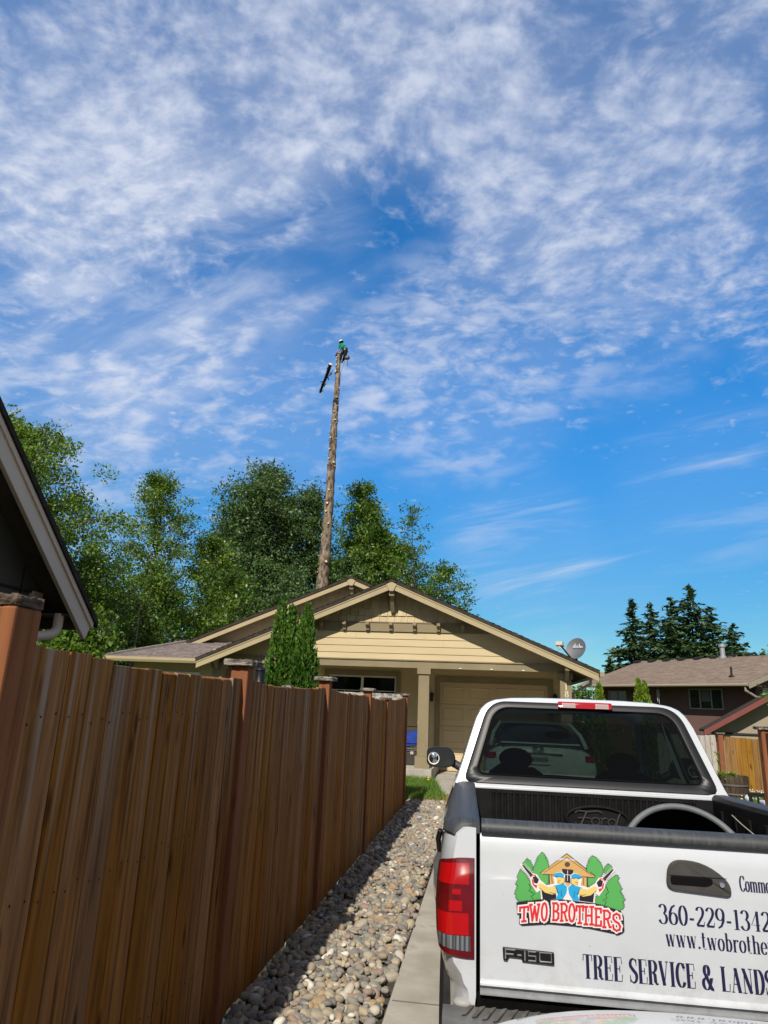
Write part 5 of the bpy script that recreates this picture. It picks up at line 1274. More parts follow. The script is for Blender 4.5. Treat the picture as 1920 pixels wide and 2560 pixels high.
# ================================================================ SATELLITE DISH ON THE TAN HOUSE ROOF
DGREY = M('dish_grey', (.085,.097,.11), (.105,.118,.132), scale=5, rough=.55)
dc = P(1439, 1621, 18.0)
dish = thing('satellite_dish', 'grey oval satellite dish on the right roof slope of the tan house', 'satellite dish', (2.27, 18.0, roofz(2.27)))
dn = Vector((-.42, -.86, .30)).normalized(); du = Vector((0, 0, 1)).cross(dn).normalized(); dv = dn.cross(du).normalized()
tilt = rad(-22); da_, db_ = du*math.cos(tilt)+dv*math.sin(tilt), -du*math.sin(tilt)+dv*math.cos(tilt)
def dpt(u, v, d=0): return dc+da_*u+db_*v+dn*d
mb = MB(); secs = []
for k in range(8):
    t = k/7; secs.append([dpt(.245*t*math.cos(a*math.pi/18), .285*t*math.sin(a*math.pi/18), -.05+.05*t*t) for a in range(36)])
for k in (7, 3, 0):
    t = k/7; secs.append([dpt(.245*t*math.cos(a*math.pi/18), .285*t*math.sin(a*math.pi/18), -.066+.05*t*t) for a in range(36)])
mb.loft(secs, closed=True); rfl = mb.build('reflector', DGREY, dish, smooth=True)
LET = {'d': [[(.36,0),(.36,1)],[(.20+.17*math.cos(a*.5236),.24+.24*math.sin(a*.5236)) for a in range(13)]], 'i': [[(.1,0),(.1,.48)],[(.1,.62),(.1,.72)]],
       's': [[(.30,.42),(.18,.48),(.06,.38),(.18,.25),(.30,.12),(.18,0),(.04,.06)]], 'h': [[(.08,0),(.08,1)],[(.08,.36),(.22,.48),(.34,.36),(.34,0)]]}
mb = MB(); x = -.125
r3 = du*1.0; v3 = dv
for ch, ad in (('d', .48), ('i', .22), ('s', .38), ('h', .46)):
    for st in LET[ch]:
        mb.tube([dc+du*(x+a*.135+.05)+dv*(.02+b*.115)+dn*(-.030+.05*((x+a*.135)**2+.01)/.06) for a, b in st], .0075, 5)
    x += ad*.135
for k in range(2): mb.tube([dc+du*(x+.062+.026*k)+dv*.02+dn*.0, dc+du*(x+.062+.026*k)+dv*.048+dn*.0], .009, 5)
mb.build('dish_lettering', WHITEP, rfl)
base = Vector((2.27, 18.0, roofz(2.27)))
mb = MB(); mb.box(base.x-.09, base.x+.09, 17.9, 18.1, base.z-.05, base.z+.025); mb.tube([base, base+Vector((0, .03, .14)), dpt(0, -.12, -.07)], .026, 8); mb.build('mast', DARKSTEEL, dish)
fe = P(1402, 1613, 17.45)
mb = MB(); mb.tube([dpt(-.02, -.29, -.02), base+Vector((-.12, -.12, .12)), fe+Vector((.07, .04, -.09)), fe], .02, 8); mb.build('feed_arm', DARKSTEEL, dish)
mb = MB(); mb.obox(fe+Vector((-.03, 0, .03)), du*.085, dn*.05, dv*.05); mb.tube([fe+Vector((-.05, 0, 0)), fe+Vector((-.02, -.01, -.10))], .035, 8); mb.tube([fe, fe+(dc-fe).normalized()*.15], .026, 8); mb.build('feed_horn', M('feed_beige', (.46,.42,.36), rough=.5), dish, bevel=.006)

# ================================================================ PORCH THINGS
ch = thing('camp_chair', 'folding chair with blue fabric and black frame on the porch behind the column', 'chair', (-1.95, 18.2, .24))
BLUEF = M('blue_fabric', (.012,.035,.20), (.02,.055,.28), scale=6, rough=.75)
mb = MB(); secs = []
for i in range(9):
    x = -2.32+.60*i/8; sag = -.06*math.sin(math.pi*i/8)
    secs.append([(x, 17.95, .74+sag), (x, 18.15, .73+sag*1.3), (x, 18.36, .78+sag), (x, 18.46, .98), (x, 18.50, 1.05+.03*math.sin(i))])
mb.loft(secs); o = mb.build('seat_fabric', BLUEF, ch, smooth=True); md = o.modifiers.new('th', 'SOLIDIFY'); md.thickness = .012
mb = MB()
for x in (-2.34, -1.70):
    mb.tube([(x, 17.95, .25), (x, 18.45, .78), (x, 18.52, 1.16)], .013, 6); mb.tube([(x, 18.5, .25), (x, 17.95, .76)], .013, 6); mb.tube([(x, 17.93, .76), (x, 17.93, .92), (x, 18.46, .94)], .016, 6)
mb.tube([(-2.34, 18.52, 1.15), (-1.70, 18.52, 1.15)], .013, 6); mb.tube([(-2.34, 17.95, .76), (-1.70, 17.95, .76)], .012, 6)
mb.build('chair_frame', DARKSTEEL, ch, smooth=True)
bx = thing('storage_crate', 'dark lidded storage box under the blue chair on the porch', 'box', (-1.95, 18.0, .24))
mb = MB(); mb.box(-2.25, -1.72, 17.98, 18.40, .24, .56); mb.build('crate_body', M('box_dark', (.03,.027,.024), rough=.6), bx, bevel=.02)
mb = MB(); mb.box(-2.27, -1.70, 17.965, 18.41, .561, .60); mb.build('crate_lid', M('box_lid', (.02,.022,.05), rough=.5), bx, bevel=.01)
mb = MB(); mb.box(-1.88, -1.80, 17.955, 17.978, .50, .57); mb.build('crate_latch', M('latch_tan', (.42,.38,.28), rough=.6), bx, bevel=.004)
um = thing('folded_paper', 'white folded sheet leaning beside the porch column above the blue chair', 'paper', (-1.70, 18.45, 1.0))
mb = MB(); a = P(1043, 1806, 18.45); mb.prism([a, a+Vector((.09, 0, .10)), a+Vector((.30, .02, .12)), a+Vector((.30, .02, -.22)), a+Vector((.05, 0, -.12))], (0, .02, 0)); mb.build('paper_sheet', WHITEP, um)

# ================================================================ NEIGHBOUR HOUSE ON THE RIGHT
def PL(x, y, p0, n):
    d = Vector(ray(x, y)); e = Vector(EYE); t = (Vector(p0)-e).dot(Vector(n))/d.dot(Vector(n)); return e+d*t
c7 = lambda x, y: (1400+x/3.19, 1420+y/3.19)
Rr = Vector((10.44, 30.0, 3.06)); Lr = Vector((4.8, 38.0, 3.06)); uu = (Lr-Rr).normalized(); nn_ = Vector((.817, .576, 0))
rl = Lr+nn_*4.6+Vector((0, 0, 1.50)); rrt = Rr+nn_*4.6+Vector((0, 0, 1.50))
MAUVE = M('mauve_siding', (.155,.092,.082), (.175,.105,.094), scale=2, rough=.8, bump=.05, bscale=30)
ROOF2 = M('taupe_shingles', (.20,.152,.122), (.28,.22,.18), scale=3, rough=.95, bump=.3, bscale=60, stretch=(1.2,1.2,6), island=.10)
rh = thing('brown_house', 'mauve brown two storey house with long taupe shingle roof on the right', 'house', (8, 34, -1.9))
mb = MB(); n = 16; r = random.Random(8)
mb.prism([Rr-Vector((0,0,.03)), Lr-Vector((0,0,.03)), rl-Vector((0,0,.03)), rrt-Vector((0,0,.03))], (0, 0, -.10)); 
bk = nn_*9.2
mb.prism([rrt-Vector((0,0,.03)), rl-Vector((0,0,.03)), Lr+bk-Vector((0,0,.03)), Rr+bk-Vector((0,0,.03))], (0, 0, -.10)); rdk = mb.build('roof', M('taupe_fascia', (.34,.29,.21), rough=.6), rh)
mb = MB(); L = (Lr-Rr).length
for i in range(n*2):
    t0, t1 = i/(2*n), (i+1)/(2*n); a0 = Rr.lerp(rrt, t0); a1 = Rr.lerp(rrt, t1); x = -r.uniform(0, .4)
    while x < L:
        w = r.uniform(.3, .7); xa, xb = max(x, 0), min(x+w, L)
        if xb-xa > .03:
            dz = Vector((0, 0, r.uniform(.008, .02)))
            mb.add([a0+uu*xa+dz, a0+uu*xb+dz, a1+uu*xb, a1+uu*xa, a0+uu*xa-Vector((0,0,.02)), a0+uu*xb-Vector((0,0,.02))], [(0,1,2,3),(0,4,5,1)])
        x += w
mb.build('shingles', ROOF2, rdk, fix=False)
OV = .85
wp = Rr+nn_*OV; wq = Lr+nn_*OV-uu*.35; wp = wp+uu*.35
mb = MB(); mb.prism([(wp.x, wp.y, -2.1), (wq.x, wq.y, -2.1), (wq.x, wq.y, 3.12), (wp.x, wp.y, 3.12)], nn_*.15)
e1 = wp; e2 = Rr+uu*.35+nn_*(9.2-OV); pk = Rr+uu*.35+nn_*4.6
mb.prism([(e1.x, e1.y, -2.1), (e2.x, e2.y, -2.1), (e2.x, e2.y, 3.25), (pk.x, pk.y, 4.38), (e1.x, e1.y, 3.25)], uu*.12)
f2 = Lr-uu*.35+nn_*(9.2-OV); pk2 = Lr-uu*.35+nn_*4.6
mb.prism([(wq.x, wq.y, -2.1), (f2.x, f2.y, -2.1), (f2.x, f2.y, 3.25), (pk2.x, pk2.y, 4.38), (wq.x, wq.y, 3.25)], -uu*.12)
rwl = mb.build('house_wall', MAUVE, rh)
mb = MB(); mb.prism([Rr-Vector((0,0,.06)), Lr-Vector((0,0,.06)), Lr+nn_*OV-Vector((0,0,.06)), Rr+nn_*OV-Vector((0,0,.06))], (0, 0, -.04)); mb.build('soffit', M('brown_soffit', (.12,.08,.065), rough=.8), rh)
mb = MB(); mb.tube([Rr-nn_*.05-Vector((0,0,.06)), Lr-nn_*.05-Vector((0,0,.06))], .055, 6); mb.build('gutter', M('taupe_fascia', (0,0,0)), rh)
mb = MB(); mb.prism([Rr-uu*.02+Vector((0,0,.0)), rrt-uu*.02+Vector((0,0,.0)), rrt-uu*.02-Vector((0,0,.2)), Rr-uu*.02-Vector((0,0,.2))], -uu*.04); mb.build('rake_board', M('taupe_fascia', (0,0,0)), rh)
wn_ = -nn_
PANE2 = M('dark_pane', (0,0,0)); VFRM = M('beige_vinyl', (.36,.33,.29), rough=.5)
def rh_window(x0, x1, ytop, ybot, lites, p0):
    a = PL(*c7(x0, ytop), p0, nn_); b = PL(*c7(x1, ytop), p0, nn_); z1 = a.z; z0 = PL(*c7(x0, ybot), p0, nn_).z
    a.z = b.z = 0; d = (b-a); W = d.length; d.normalize(); o = -nn_
    w = None; mb = MB()
    for i in range(lites):
        t0 = W*i/lites+.03; t1 = W*(i+1)/lites-.03
        mb.prism([a+d*t0+o*.02+Vector((0,0,z0+.05)), a+d*t1+o*.02+Vector((0,0,z0+.05)), a+d*t1+o*.02+Vector((0,0,z1-.05)), a+d*t0+o*.02+Vector((0,0,z1-.05))], o*.004)
    mf = MB()
    def bar(t0, t1, za, zb): mf.prism([a+d*t0+o*.003+Vector((0,0,za)), a+d*t1+o*.003+Vector((0,0,za)), a+d*t1+o*.003+Vector((0,0,zb)), a+d*t0+o*.003+Vector((0,0,zb))], o*.045)
    bar(0, W, z0, z0+.05); bar(0, W, z1-.05, z1)
    for i in range(lites+1): t = min(max(W*i/lites, .03), W-.03); bar(t-.03, t+.03, z0+.05, z1-.05)
    w = mf.build('window', VFRM, rh); mb.build('window_pane', PANE2, w)
    return w, a, d, W, z0, z1
rh_window(388, 532, 978, 1075, 2, wp); w2_, a_, d_, W_, z0_, z1_ = rh_window(1028, 1298, 962, 1124, 3, wp)
mb = MB(); mb.prism([a_+d_*(W_*.36)-nn_*.026+Vector((0,0,z1_-.55)), a_+d_*(W_*.62)-nn_*.026+Vector((0,0,z1_-.55)), a_+d_*(W_*.62)-nn_*.026+Vector((0,0,z1_-.07)), a_+d_*(W_*.36)-nn_*.026+Vector((0,0,z1_-.07))], -nn_*.003); mb.build('window_shade', M('shade_grey', (.16,.17,.18), rough=.7), w2_)
# window on the end wall
pe = Rr+uu*.35; k1 = PL(*c7(1606, 955), pe, -uu); k2 = PL(*c7(1690, 1030), pe, -uu); hd_ = Vector((k2.x-k1.x, k2.y-k1.y, 0))
mb = MB(); mb.prism([k1-uu*.02, k1+hd_-uu*.02, k1+hd_-uu*.02-Vector((0,0,.8)), k1-uu*.02-Vector((0,0,.8))], -uu*.03); we = mb.build('window', VFRM, rh)
mb = MB(); i_ = hd_*.06; mb.prism([k1+i_-uu*.052-Vector((0,0,.06)), k1+hd_-i_-uu*.052-Vector((0,0,.06)), k1+hd_-i_-uu*.052-Vector((0,0,.74)), k1+i_-uu*.052-Vector((0,0,.74))], -uu*.003); mb.build('window_pane', M('pale_pane', (.10,.13,.15), rough=.1), we)
q0 = Rr-Vector((0,0,.1))+uu*.15; q1 = wp-nn_*.06
mb = MB(); mb.tube([q0, q0-Vector((0,0,.18)), Vector((q1.x, q1.y, 2.35))-uu*.42, Vector((q1.x, q1.y, 2.2))-uu*.42, Vector((q1.x, q1.y, -1.9))-uu*.42], .055, 8); mb.build('downspout', M('downspout_taupe', (.30,.25,.21), rough=.5), rh)
# roof vents, flue and plumbing pipe
for k, (vx, vy) in enumerate([(628,752),(745,745),(862,738),(982,731),(1112,723),(1242,714),(1384,704),(1526,693)]):
    nrm = (rl-Rr).cross(uu).normalized(); p_ = PL(*c7(vx, vy), rl, nrm if nrm.z > 0 else -nrm); dn_ = (Rr-rrt).normalized()
    mb = MB(); mb.prism([p_+uu*.2+Vector((0,0,.03)), p_-uu*.2+Vector((0,0,.03)), p_-uu*.17+dn_*.30+Vector((0,0,.05)), p_+uu*.17+dn_*.30+Vector((0,0,.05))], (0, 0, .07)); mb.build('roof_vent', M('vent_black', (.025,.023,.022), rough=.7), rh)
fp = PL(*c7(1300, 712), rl, Vector((nn_.x*-.31, nn_.y*-.31, .95)))
mb = MB(); mb.tube([fp-Vector((0,0,.1)), fp+Vector((0,0,.55))], .11, 12); mb.tube([fp+Vector((0,0,.50)), fp+Vector((0,0,.64))], .16, 12); mb.tube([fp-Vector((0,0,.1)), fp+Vector((0,0,.06))], .19, 12); mb.build('roof_flue', M('galvanised', (.50,.52,.54), rough=.4, metal=.6), rh, smooth=True)
fp = PL(*c7(1370, 868), rl, Vector((nn_.x*-.31, nn_.y*-.31, .95)))
mb = MB(); mb.tube([fp-Vector((0,0,.1)), fp+Vector((0,0,.42))], .045, 8); mb.tube([fp-Vector((0,0,.1)), fp+Vector((0,0,.05))], .12, 8); mb.build('vent_pipe', M('vent_black', (0,0,0)), rh)
# lower gabled wing
TANW = M('wing_tan', (.31,.265,.20), (.34,.29,.22), scale=2, rough=.8); REDB = M('red_brown_barge', (.17,.045,.036), (.20,.055,.045), scale=4, rough=.6)
w0 = Vector((8.0, 28, 1.19)); sl_ = .565; pkx = 11.6; pkz = 1.19+sl_*(pkx-8.0)
mb = MB()
for s in (-1, 1):
    xe = pkx+s*(pkx-8.0); mb.prism([(pkx, 27.9, pkz+.06), (xe, 27.9, 1.25), (xe, 27.9, 1.17), (pkx, 27.9, pkz-.02)], (0, .62, 0))
mb.build('wing_roof', ROOFEDGE, rh)
for s in (-1, 1):
    xe = pkx+s*(pkx-8.0); mb = MB(); mb.prism([(pkx, 27.88, pkz+.03), (xe, 27.88, 1.22), (xe, 27.88, 1.02), (pkx, 27.88, pkz-.17)], (0, .06, 0)); mb.build('wing_bargeboard', REDB, rh)
mb = MB(); mb.prism([(8.45, 28.5, -2.1), (14.6, 28.5, -2.1), (14.6, 28.5, 1.25), (pkx, 28.5, pkz-.1), (8.45, 28.5, 1.25)], (0, .2, 0)); wg = mb.build('wing_wall', TANW, rh)
mb = MB(); mb.box(8.45, 14.6, 28.44, 28.499, 1.10, 1.16); mb.build('wing_band', M('slate_groove', (0,0,0)), wg)
mb = MB(); mb.tube([(8.15, 28.1, 1.08), (8.15, 28.15, .98), (8.55, 28.44, .84), (8.55, 28.44, -1.9)], .05, 8); mb.build('downspout', REDB, rh)
wc = thing('wind_chime', 'thin white wind chime hanging under the eave of the brown house', 'wind chime', tuple(PL(*c7(778, 935), wp-nn_*.5, nn_)))
c0 = Vector(wc.location); mb = MB(); mb.tube([c0, c0-Vector((0,0,.25))], .008, 5)
for k in range(5): a = k*1.257; mb.tube([c0+Vector((.05*math.cos(a), .05*math.sin(a), -.22)), c0+Vector((.05*math.cos(a), .05*math.sin(a), -.5-.08*k))], .012, 5)
mb.lathe([(0, -.20), (.07, -.205), (.07, -.225), (0, -.23)], 10, c0); mb.build('chime_pipe', M('chime_grey', (.5,.5,.5), rough=.3), wc)

# ================================================================ RIGHT YARD
YBRD = wood('honey_fence', [(.17,.082,.020), (.27,.140,.036), (.33,.185,.055), (.23,.12,.04)], island=.15)
yf = thing('honey_fence', 'sunlit honey coloured board fence behind the barrel planter', 'fence', (6.6, 20.2, -.8))
fence_panel(yf, 20.2, 6.28, 9.4, 1.20, 1.14, z0=-1.0, axis='x', mat=YBRD, seed=51)
fence_post(yf, 6.17, 20.17, .13, 1.30, capw=.20, mat=M('post_redbrown', (.20,.075,.04), (.26,.10,.05), scale=6, rough=.8, stretch=(1,1,.1)), zb=-1.0)
gp = thing('grey_fence', 'pale weathered grey board fence section left of the honey fence', 'fence', (5.5, 20.3, -.8))
fence_panel(gp, 20.3, 4.6, 6.1, 1.22, 1.22, z0=-1.0, axis='x', mat=wood('grey_boards', [(.30,.27,.24), (.40,.37,.33), (.47,.44,.40), (.36,.33,.29)], island=.1), seed=52)
MAR = wood('maroon_fence', [(.07,.025,.022), (.12,.048,.04), (.15,.065,.055), (.10,.055,.055)], island=.2)
rf_ = thing('maroon_fence', 'dark maroon board fence with orange post at the right edge of the driveway', 'fence', (3.25, 9.0, 0))
fence_post(rf_, 3.275, 9.05, .12, 1.60, capw=.19, mat=FPOST)
fence_panel(rf_, 3.26, 4.6, 8.98, 1.55, 1.53, axis='y', mat=MAR, seed=61, side=-1)
fence_post(rf_, 3.275, 4.5, .12, 1.62, capw=.19, mat=FPOST)
# barrel planter
bl = thing('barrel_planter', 'old dark half barrel planter standing on the clover lawn', 'planter', (5.30, 16.8, -.035))
BARW = M('barrel_wood', (.045,.030,.022), (.11,.078,.056), scale=5, rough=.85, stretch=(6,6,.6), bump=.4, island=.2)
mb = MB(); ns = 22
for k in range(ns):
    a0, a1 = 2*math.pi*k/ns+.012, 2*math.pi*(k+1)/ns-.012; secs = []
    for z, rr in ((-.03, .265), (.16, .315), (.34, .335), (.48, .335)):
        secs.append([(5.30+rr*math.cos(a0), 16.8+rr*math.sin(a0), z), (5.30+rr*math.cos(a1), 16.8+rr*math.sin(a1), z), (5.30+(rr-.025)*math.cos(a1), 16.8+(rr-.025)*math.sin(a1), z), (5.30+(rr-.025)*math.cos(a0), 16.8+(rr-.025)*math.sin(a0), z)])
    mb.loft(secs, closed=True, capa=True, capb=True)
mb.build('barrel_stave', BARW, bl)
for z, rr in ((.12, .307), (.30, .336)):
    mb = MB(); mb.lathe([(rr, -.018), (rr+.006, -.018), (rr+.006, .018), (rr, .018)], 32, (5.30, 16.8, z)); mb.build('barrel_hoop', M('hoop_steel', (.17,.16,.15), rough=.5, metal=.5), bl, smooth=True)
mb = MB(); mb.lathe([(0, .42), (.30, .42)], 24, (5.30, 16.8, 0)); mb.build('barrel_soil', SOIL, bl)
PLG = M('hosta_green', (.14,.27,.02), (.22,.36,.035), scale=4, rough=.5, island=.25, transl=.3)
def leaf_rosette(mb, c, n, L, w, el0, el1, r, droop=.5):
    for k in range(n):
        a = r.uniform(0, 6.28); e = r.uniform(el0, el1); l = L*r.uniform(.6, 1.1); d = Vector((math.cos(a), math.sin(a), 0)); s_ = Vector((-math.sin(a), math.cos(a), 0))
        pts = []
        for t in (0, .35, .7, 1):
            p_ = Vector(c)+d*(l*t*math.cos(e))+Vector((0, 0, l*(t*math.sin(e)-droop*t*t*math.cos(e)))); ww = w*(.25, 1, .75, .02)[int(t*3+.2)]
            pts.append((p_-s_*ww, p_+s_*ww+Vector((0,0,.002))))
        mb.add([q for p_ in pts for q in p_], [(0,1,3,2),(2,3,5,4),(4,5,7,6)])
pl_ = thing('planter_greens', 'bright green leafy plant growing out of the barrel planter', 'plant', (5.15, 16.75, .42)); r = random.Random(4)
mb = MB(); leaf_rosette(mb, (5.28, 16.72, .42), 70, .26, .022, .2, 1.1, r); leaf_rosette(mb, (5.05, 16.70, .42), 50, .24, .02, .3, 1.2, r)
lp = mb.build('leaf_blades', PLG, pl_, fix=False)
mb = MB(); mb.tube([(5.04, 16.7, .40), (5.03, 16.69, .75), (5.0, 16.68, .92)], .008, 5); leaf_rosette(mb, (5.02, 16.69, .74), 12, .15, .015, .2, 1.0, r); leaf_rosette(mb, (5.0, 16.68, .90), 12, .14, .014, .0, 1.1, r); mb.build('tall_stem', PLG, pl_, fix=False)
ball = MB(); ball.ell((5.50, 16.45, .06), (.085, .085, .085), 20, 12)
tag(ball.build('toy_ball', M('ball_blue', (.10,.22,.42), (.62,.66,.70), scale=9, rough=.35, lo=.45, hi=.55), smooth=True), 'small pale blue toy ball in the grass by the barrel planter', 'ball')
bn = thing('garden_bench', 'small black metal bench on the lawn by the right edge', 'bench', (4.45, 12.0, 0))
mb = MB()
for k in range(4): mb.box(4.12, 4.95, 11.9+.09*k, 11.96+.09*k, .395, .41)
mb.build('bench_seat', DARKSTEEL, bn)
mb = MB(); mb.box(4.10, 4.97, 12.28, 12.31, .50, .56)
for k in range(9): mb.box(4.14+.095*k, 4.165+.095*k, 12.285, 12.305, .41, .50)
mb.build('bench_back', DARKSTEEL, bn)
for x in (4.12, 4.95):
    for y in (11.92, 12.29): mb = MB(); mb.tube([(x, y, -.04), (x, y, .5)], .014, 6); mb.build('leg', DARKSTEEL, bn)
cush = MB(); cush.box(4.2, 4.5, 11.92, 12.2, .411, .47); tag(cush.build('seat_cushion', M('cushion_white', (.45,.5,.56), rough=.8), bevel=.02), 'pale cushion lying on the small black bench', 'cushion')

# ================================================================ WHITE SEDAN AHEAD OF THE TRUCK
def car_section(y, w, z0, z1, n=16, p=3.2):
    zc, hh = (z0+z1)/2, (z1-z0)/2; out = []
    for k in range(n*2):
        a = 2*math.pi*k/(n*2); c_, s_ = math.cos(a), math.sin(a)
        out.append((w*math.copysign(abs(c_)**(2/p), c_), y, zc+hh*math.copysign(abs(s_)**(2/p), s_)))
    return out
sed = thing('white_sedan', 'white sedan parked ahead of the pickup in front of the garage', 'car', (.85, 11.7, 0), local=True); sed.location = (.85, 11.7, 0)
SEDP = paint('sedan_white', (.68,.69,.69))
mb = MB(); S_ = [(0,.80,.42,.98),(.03,.86,.32,1.12),(.10,.88,.26,1.165),(.55,.89,.22,1.14),(1.2,.90,.20,1.0),(2.4,.90,.20,.98),(3.3,.90,.20,.98),(4.2,.88,.22,.88),(4.5,.80,.30,.75),(4.56,.70,.36,.6)]
mb.loft([car_section(y, w, a, b) for y, w, a, b in S_], closed=True, capa=True, capb=True); sb = mb.build('car_body', SEDP, sed, smooth=True)
mb = MB(); gl_ = [(.50,.70,1.05,1.15),(.75,.69,1.0,1.30),(1.15,.66,1.0,1.455),(2.1,.66,1.0,1.48),(2.7,.68,.98,1.40),(3.35,.72,.95,1.02)]
mb.loft([car_section(y, w, a, b, p=2.8) for y, w, a, b in gl_], closed=True, capa=True, capb=True); mb.build('cabin_glass', M('sedan_glass', (.02,.025,.028), rough=.05, spec=.8), sed, smooth=True)
mb = MB(); mb.loft([[(x*.60, y, z+.004+.012*(1-x*x)) for x in (-1, -.5, 0, .5, 1)] for y, z in ((1.12,1.44),(1.5,1.478),(2.1,1.48),(2.35,1.462))]); mb.build('car_roof', SEDP, sed, smooth=True)
for s in (-1, 1):
    mb = MB(); mb.tube([(s*.77, .42, 1.12), (s*.725, .72, 1.285), (s*.615, 1.10, 1.435), (s*.60, 1.3, 1.462)], .035, 8); mb.build('rear_pillar', SEDP, sed, smooth=True)
    mb = MB(); mb.loft([[(s*x, y, z) for x, y, z in ((.70, -.012, .93), (.82, .005, .93), (.875, .14, .93))], [(s*x, y, z) for x, y, z in ((.69, -.004, 1.02), (.82, .022, 1.01), (.875, .18, 1.0))]]); mb.build('tail_light', REDL, sed)
    for yw in (.95, 3.65):
        mb = MB(); mb.lathe([(.0, -.1), (.29, -.1), (.32, -.06), (.32, .06), (.29, .1), (0, .1)], 24, (s*.80, yw, .32), axis=(1, 0, 0)); mb.build('wheel', RUB, sed, smooth=True)
mb = MB(); mb.loft([[(x*.62, y, z) for x in (-1, -.5, 0, .5, 1)] for y, z in ((-.02, 1.165), (.0, 1.185), (.06, 1.185), (.12, 1.168))]); mb.build('trunk_lip', SEDP, sed, smooth=True)
mb = MB(); ec = (-.03, -.003, 1.085)
for a_, b_, ph in ((.085, .060, 0), (.034, .056, 0), (.062, .026, .016)): mb.tube([(ec[0]+a_*math.cos(k*math.pi/12), ec[1]+.01*math.sin(k*math.pi/12), ec[2]+ph+b_*math.sin(k*math.pi/12)) for k in range(25)], .008, 6, cap=False)
mb.build('trunk_emblem', CHROME, sed, smooth=True)
mb = MB(); mb.box(-.16, .16, -.025, -.005, .86, 1.0); pt_ = mb.build('number_plate', M('plate_white', (.62,.64,.62), rough=.4), sed, bevel=.003)
mb = MB()
for k in range(6): mb.box(-.12+.042*k, -.095+.042*k, -.028, -.0255, .90, .965)
mb.build('plate_mark', NAVY, pt_)
mb = MB(); mb.box(-.35, .35, -.02, .02, 1.005, 1.035); mb.build('trunk_trim', CHROME, sed, bevel=.005)

# ================================================================ OBSERVER'S WHITE CAR (its bonnet shows at the bottom edge)
oc = thing('white_car', 'glossy white car bonnet at the bottom edge mirroring the pickup tailgate', 'car', (.62, 0, 0))
HPNT = M('mirror_white_paint', (.66,.67,.68), rough=.22, coat=1.0, spec=.8)
def hoodz(x, y):
    e = abs(x-.62)/.82; yf = 2.02-.22*e**2.6; t = (y+.1)/(yf+.1); t = min(max(t, 0), 1)
    return 1.085-.04*t-.04*t**3-.10*max(0, t-.92)**1.5*10-.10*e**4
mb = MB(); secs = []
for i in range(33):
    x = .62-.82+1.64*i/32; e = abs(x-.62)/.82; yf = 2.02-.22*e**2.6
    secs.append([(x, -.1+(yf+.1)*j/28, hoodz(x, -.1+(yf+.1)*j/28)) for j in range(29)])
mb.loft(secs); bon = mb.build('bonnet', HPNT, oc, smooth=True)
mb = MB(); secs = []
for i in range(33):
    x = .62-.86+1.72*i/32; e = abs(x-.62)/.86; yf = 2.03-.24*e**2.8; z = hoodz(max(min(x, 1.43), -.19), yf)-.012
    secs.append([(x, yf-.02, z), (x, yf+.02, z-.03), (x, yf+.05, .75), (x, yf+.09, .60), (x, yf+.08, .35), (x, yf-.05, .22)])
mb.loft(secs); mb.build('front_bumper', WPAINT, oc, smooth=True)
for s in (-1, 1):
    mb = MB(); mb.loft([[(.62+s*x, y, z) for x, z in ((.815, hoodz(.62+s*.81, y)-.01), (.86, .93), (.90, .75), (.88, .45))] for y in (-.1, .3, .9, 1.4, 1.72)]); mb.build('fender', WPAINT, oc, smooth=True)
    mb = MB(); mb.loft([[(.62+s*x, y, z) for x, y in ((.50, 2.045), (.66, 1.99), (.80, 1.88), (.86, 1.74))] for z in (.70, .84)]); mb.build('headlight', M('headlamp_clear', (.5,.52,.54), rough=.05, coat=1), oc, smooth=True)
    mb = MB(); mb.lathe([(.0, -.1), (.29, -.1), (.33, -.06), (.33, .06), (.29, .1), (0, .1)], 24, (.62+s*.78, 1.05, .33), axis=(1, 0, 0)); mb.build('wheel', RUB, oc, smooth=True)
# ================================================================ TREES
def leafmat(name, a, b, hue=.02, tr=.3, isl=.35):
    return M(name, a, b, scale=.8, rough=.42, island=isl, islhue=hue, transl=tr, spec=.45)
LF_BRIGHT = leafmat('leaf_bright', (.050,.115,.008), (.175,.270,.024), isl=.5)
LF_MID = leafmat('leaf_mid', (.038,.095,.010), (.130,.215,.024), isl=.5)
LF_DARK = leafmat('leaf_dark', (.050,.105,.034), (.115,.19,.062), isl=.45)
LF_THUJA = leafmat('leaf_thuja', (.030,.085,.010), (.085,.180,.020), tr=.15, isl=.4)
LF_YTHUJA = leafmat('leaf_yellow_thuja', (.085,.150,.012), (.16,.24,.025), tr=.15)
LF_FIR = leafmat('leaf_fir', (.036,.075,.028), (.075,.13,.05), tr=.08, isl=.4)
BARK = M('grey_bark', (.05,.042,.034), (.13,.115,.095), scale=8, rough=.95, bump=.5, bscale=25, stretch=(1,1,.25))
BIRCH = M('pale_bark', (.15,.135,.115), (.34,.32,.29), scale=5, rough=.9, stretch=(1,1,.5), bump=.2)
def leaves_mesh(name, C, size, mat, parent, seed, up=.22, aspect=.5, hang=0.0):
    g = np.random.default_rng(seed); n = len(C)
    a = g.normal(size=(n, 3)); a[:, 2] -= hang; a /= np.linalg.norm(a, axis=1)[:, None]
    nr = g.normal(size=(n, 3)); nr[:, 2] += up; b = np.cross(nr, a); b /= np.maximum(np.linalg.norm(b, axis=1), 1e-6)[:, None]
    s = size*g.uniform(.55, 1.3, n)[:, None]
    cn = np.cross(a, b)
    V = np.stack([C-a*s*.5, C+b*s*aspect*.5-a*s*.05+cn*s*.06, C+a*s*.5, C-b*s*aspect*.5-a*s*.05+cn*s*.06], 1).reshape(-1, 3)
    F = np.arange(n*4).reshape(-1, 4)
    return np_mesh(name, V, F, mat, parent)
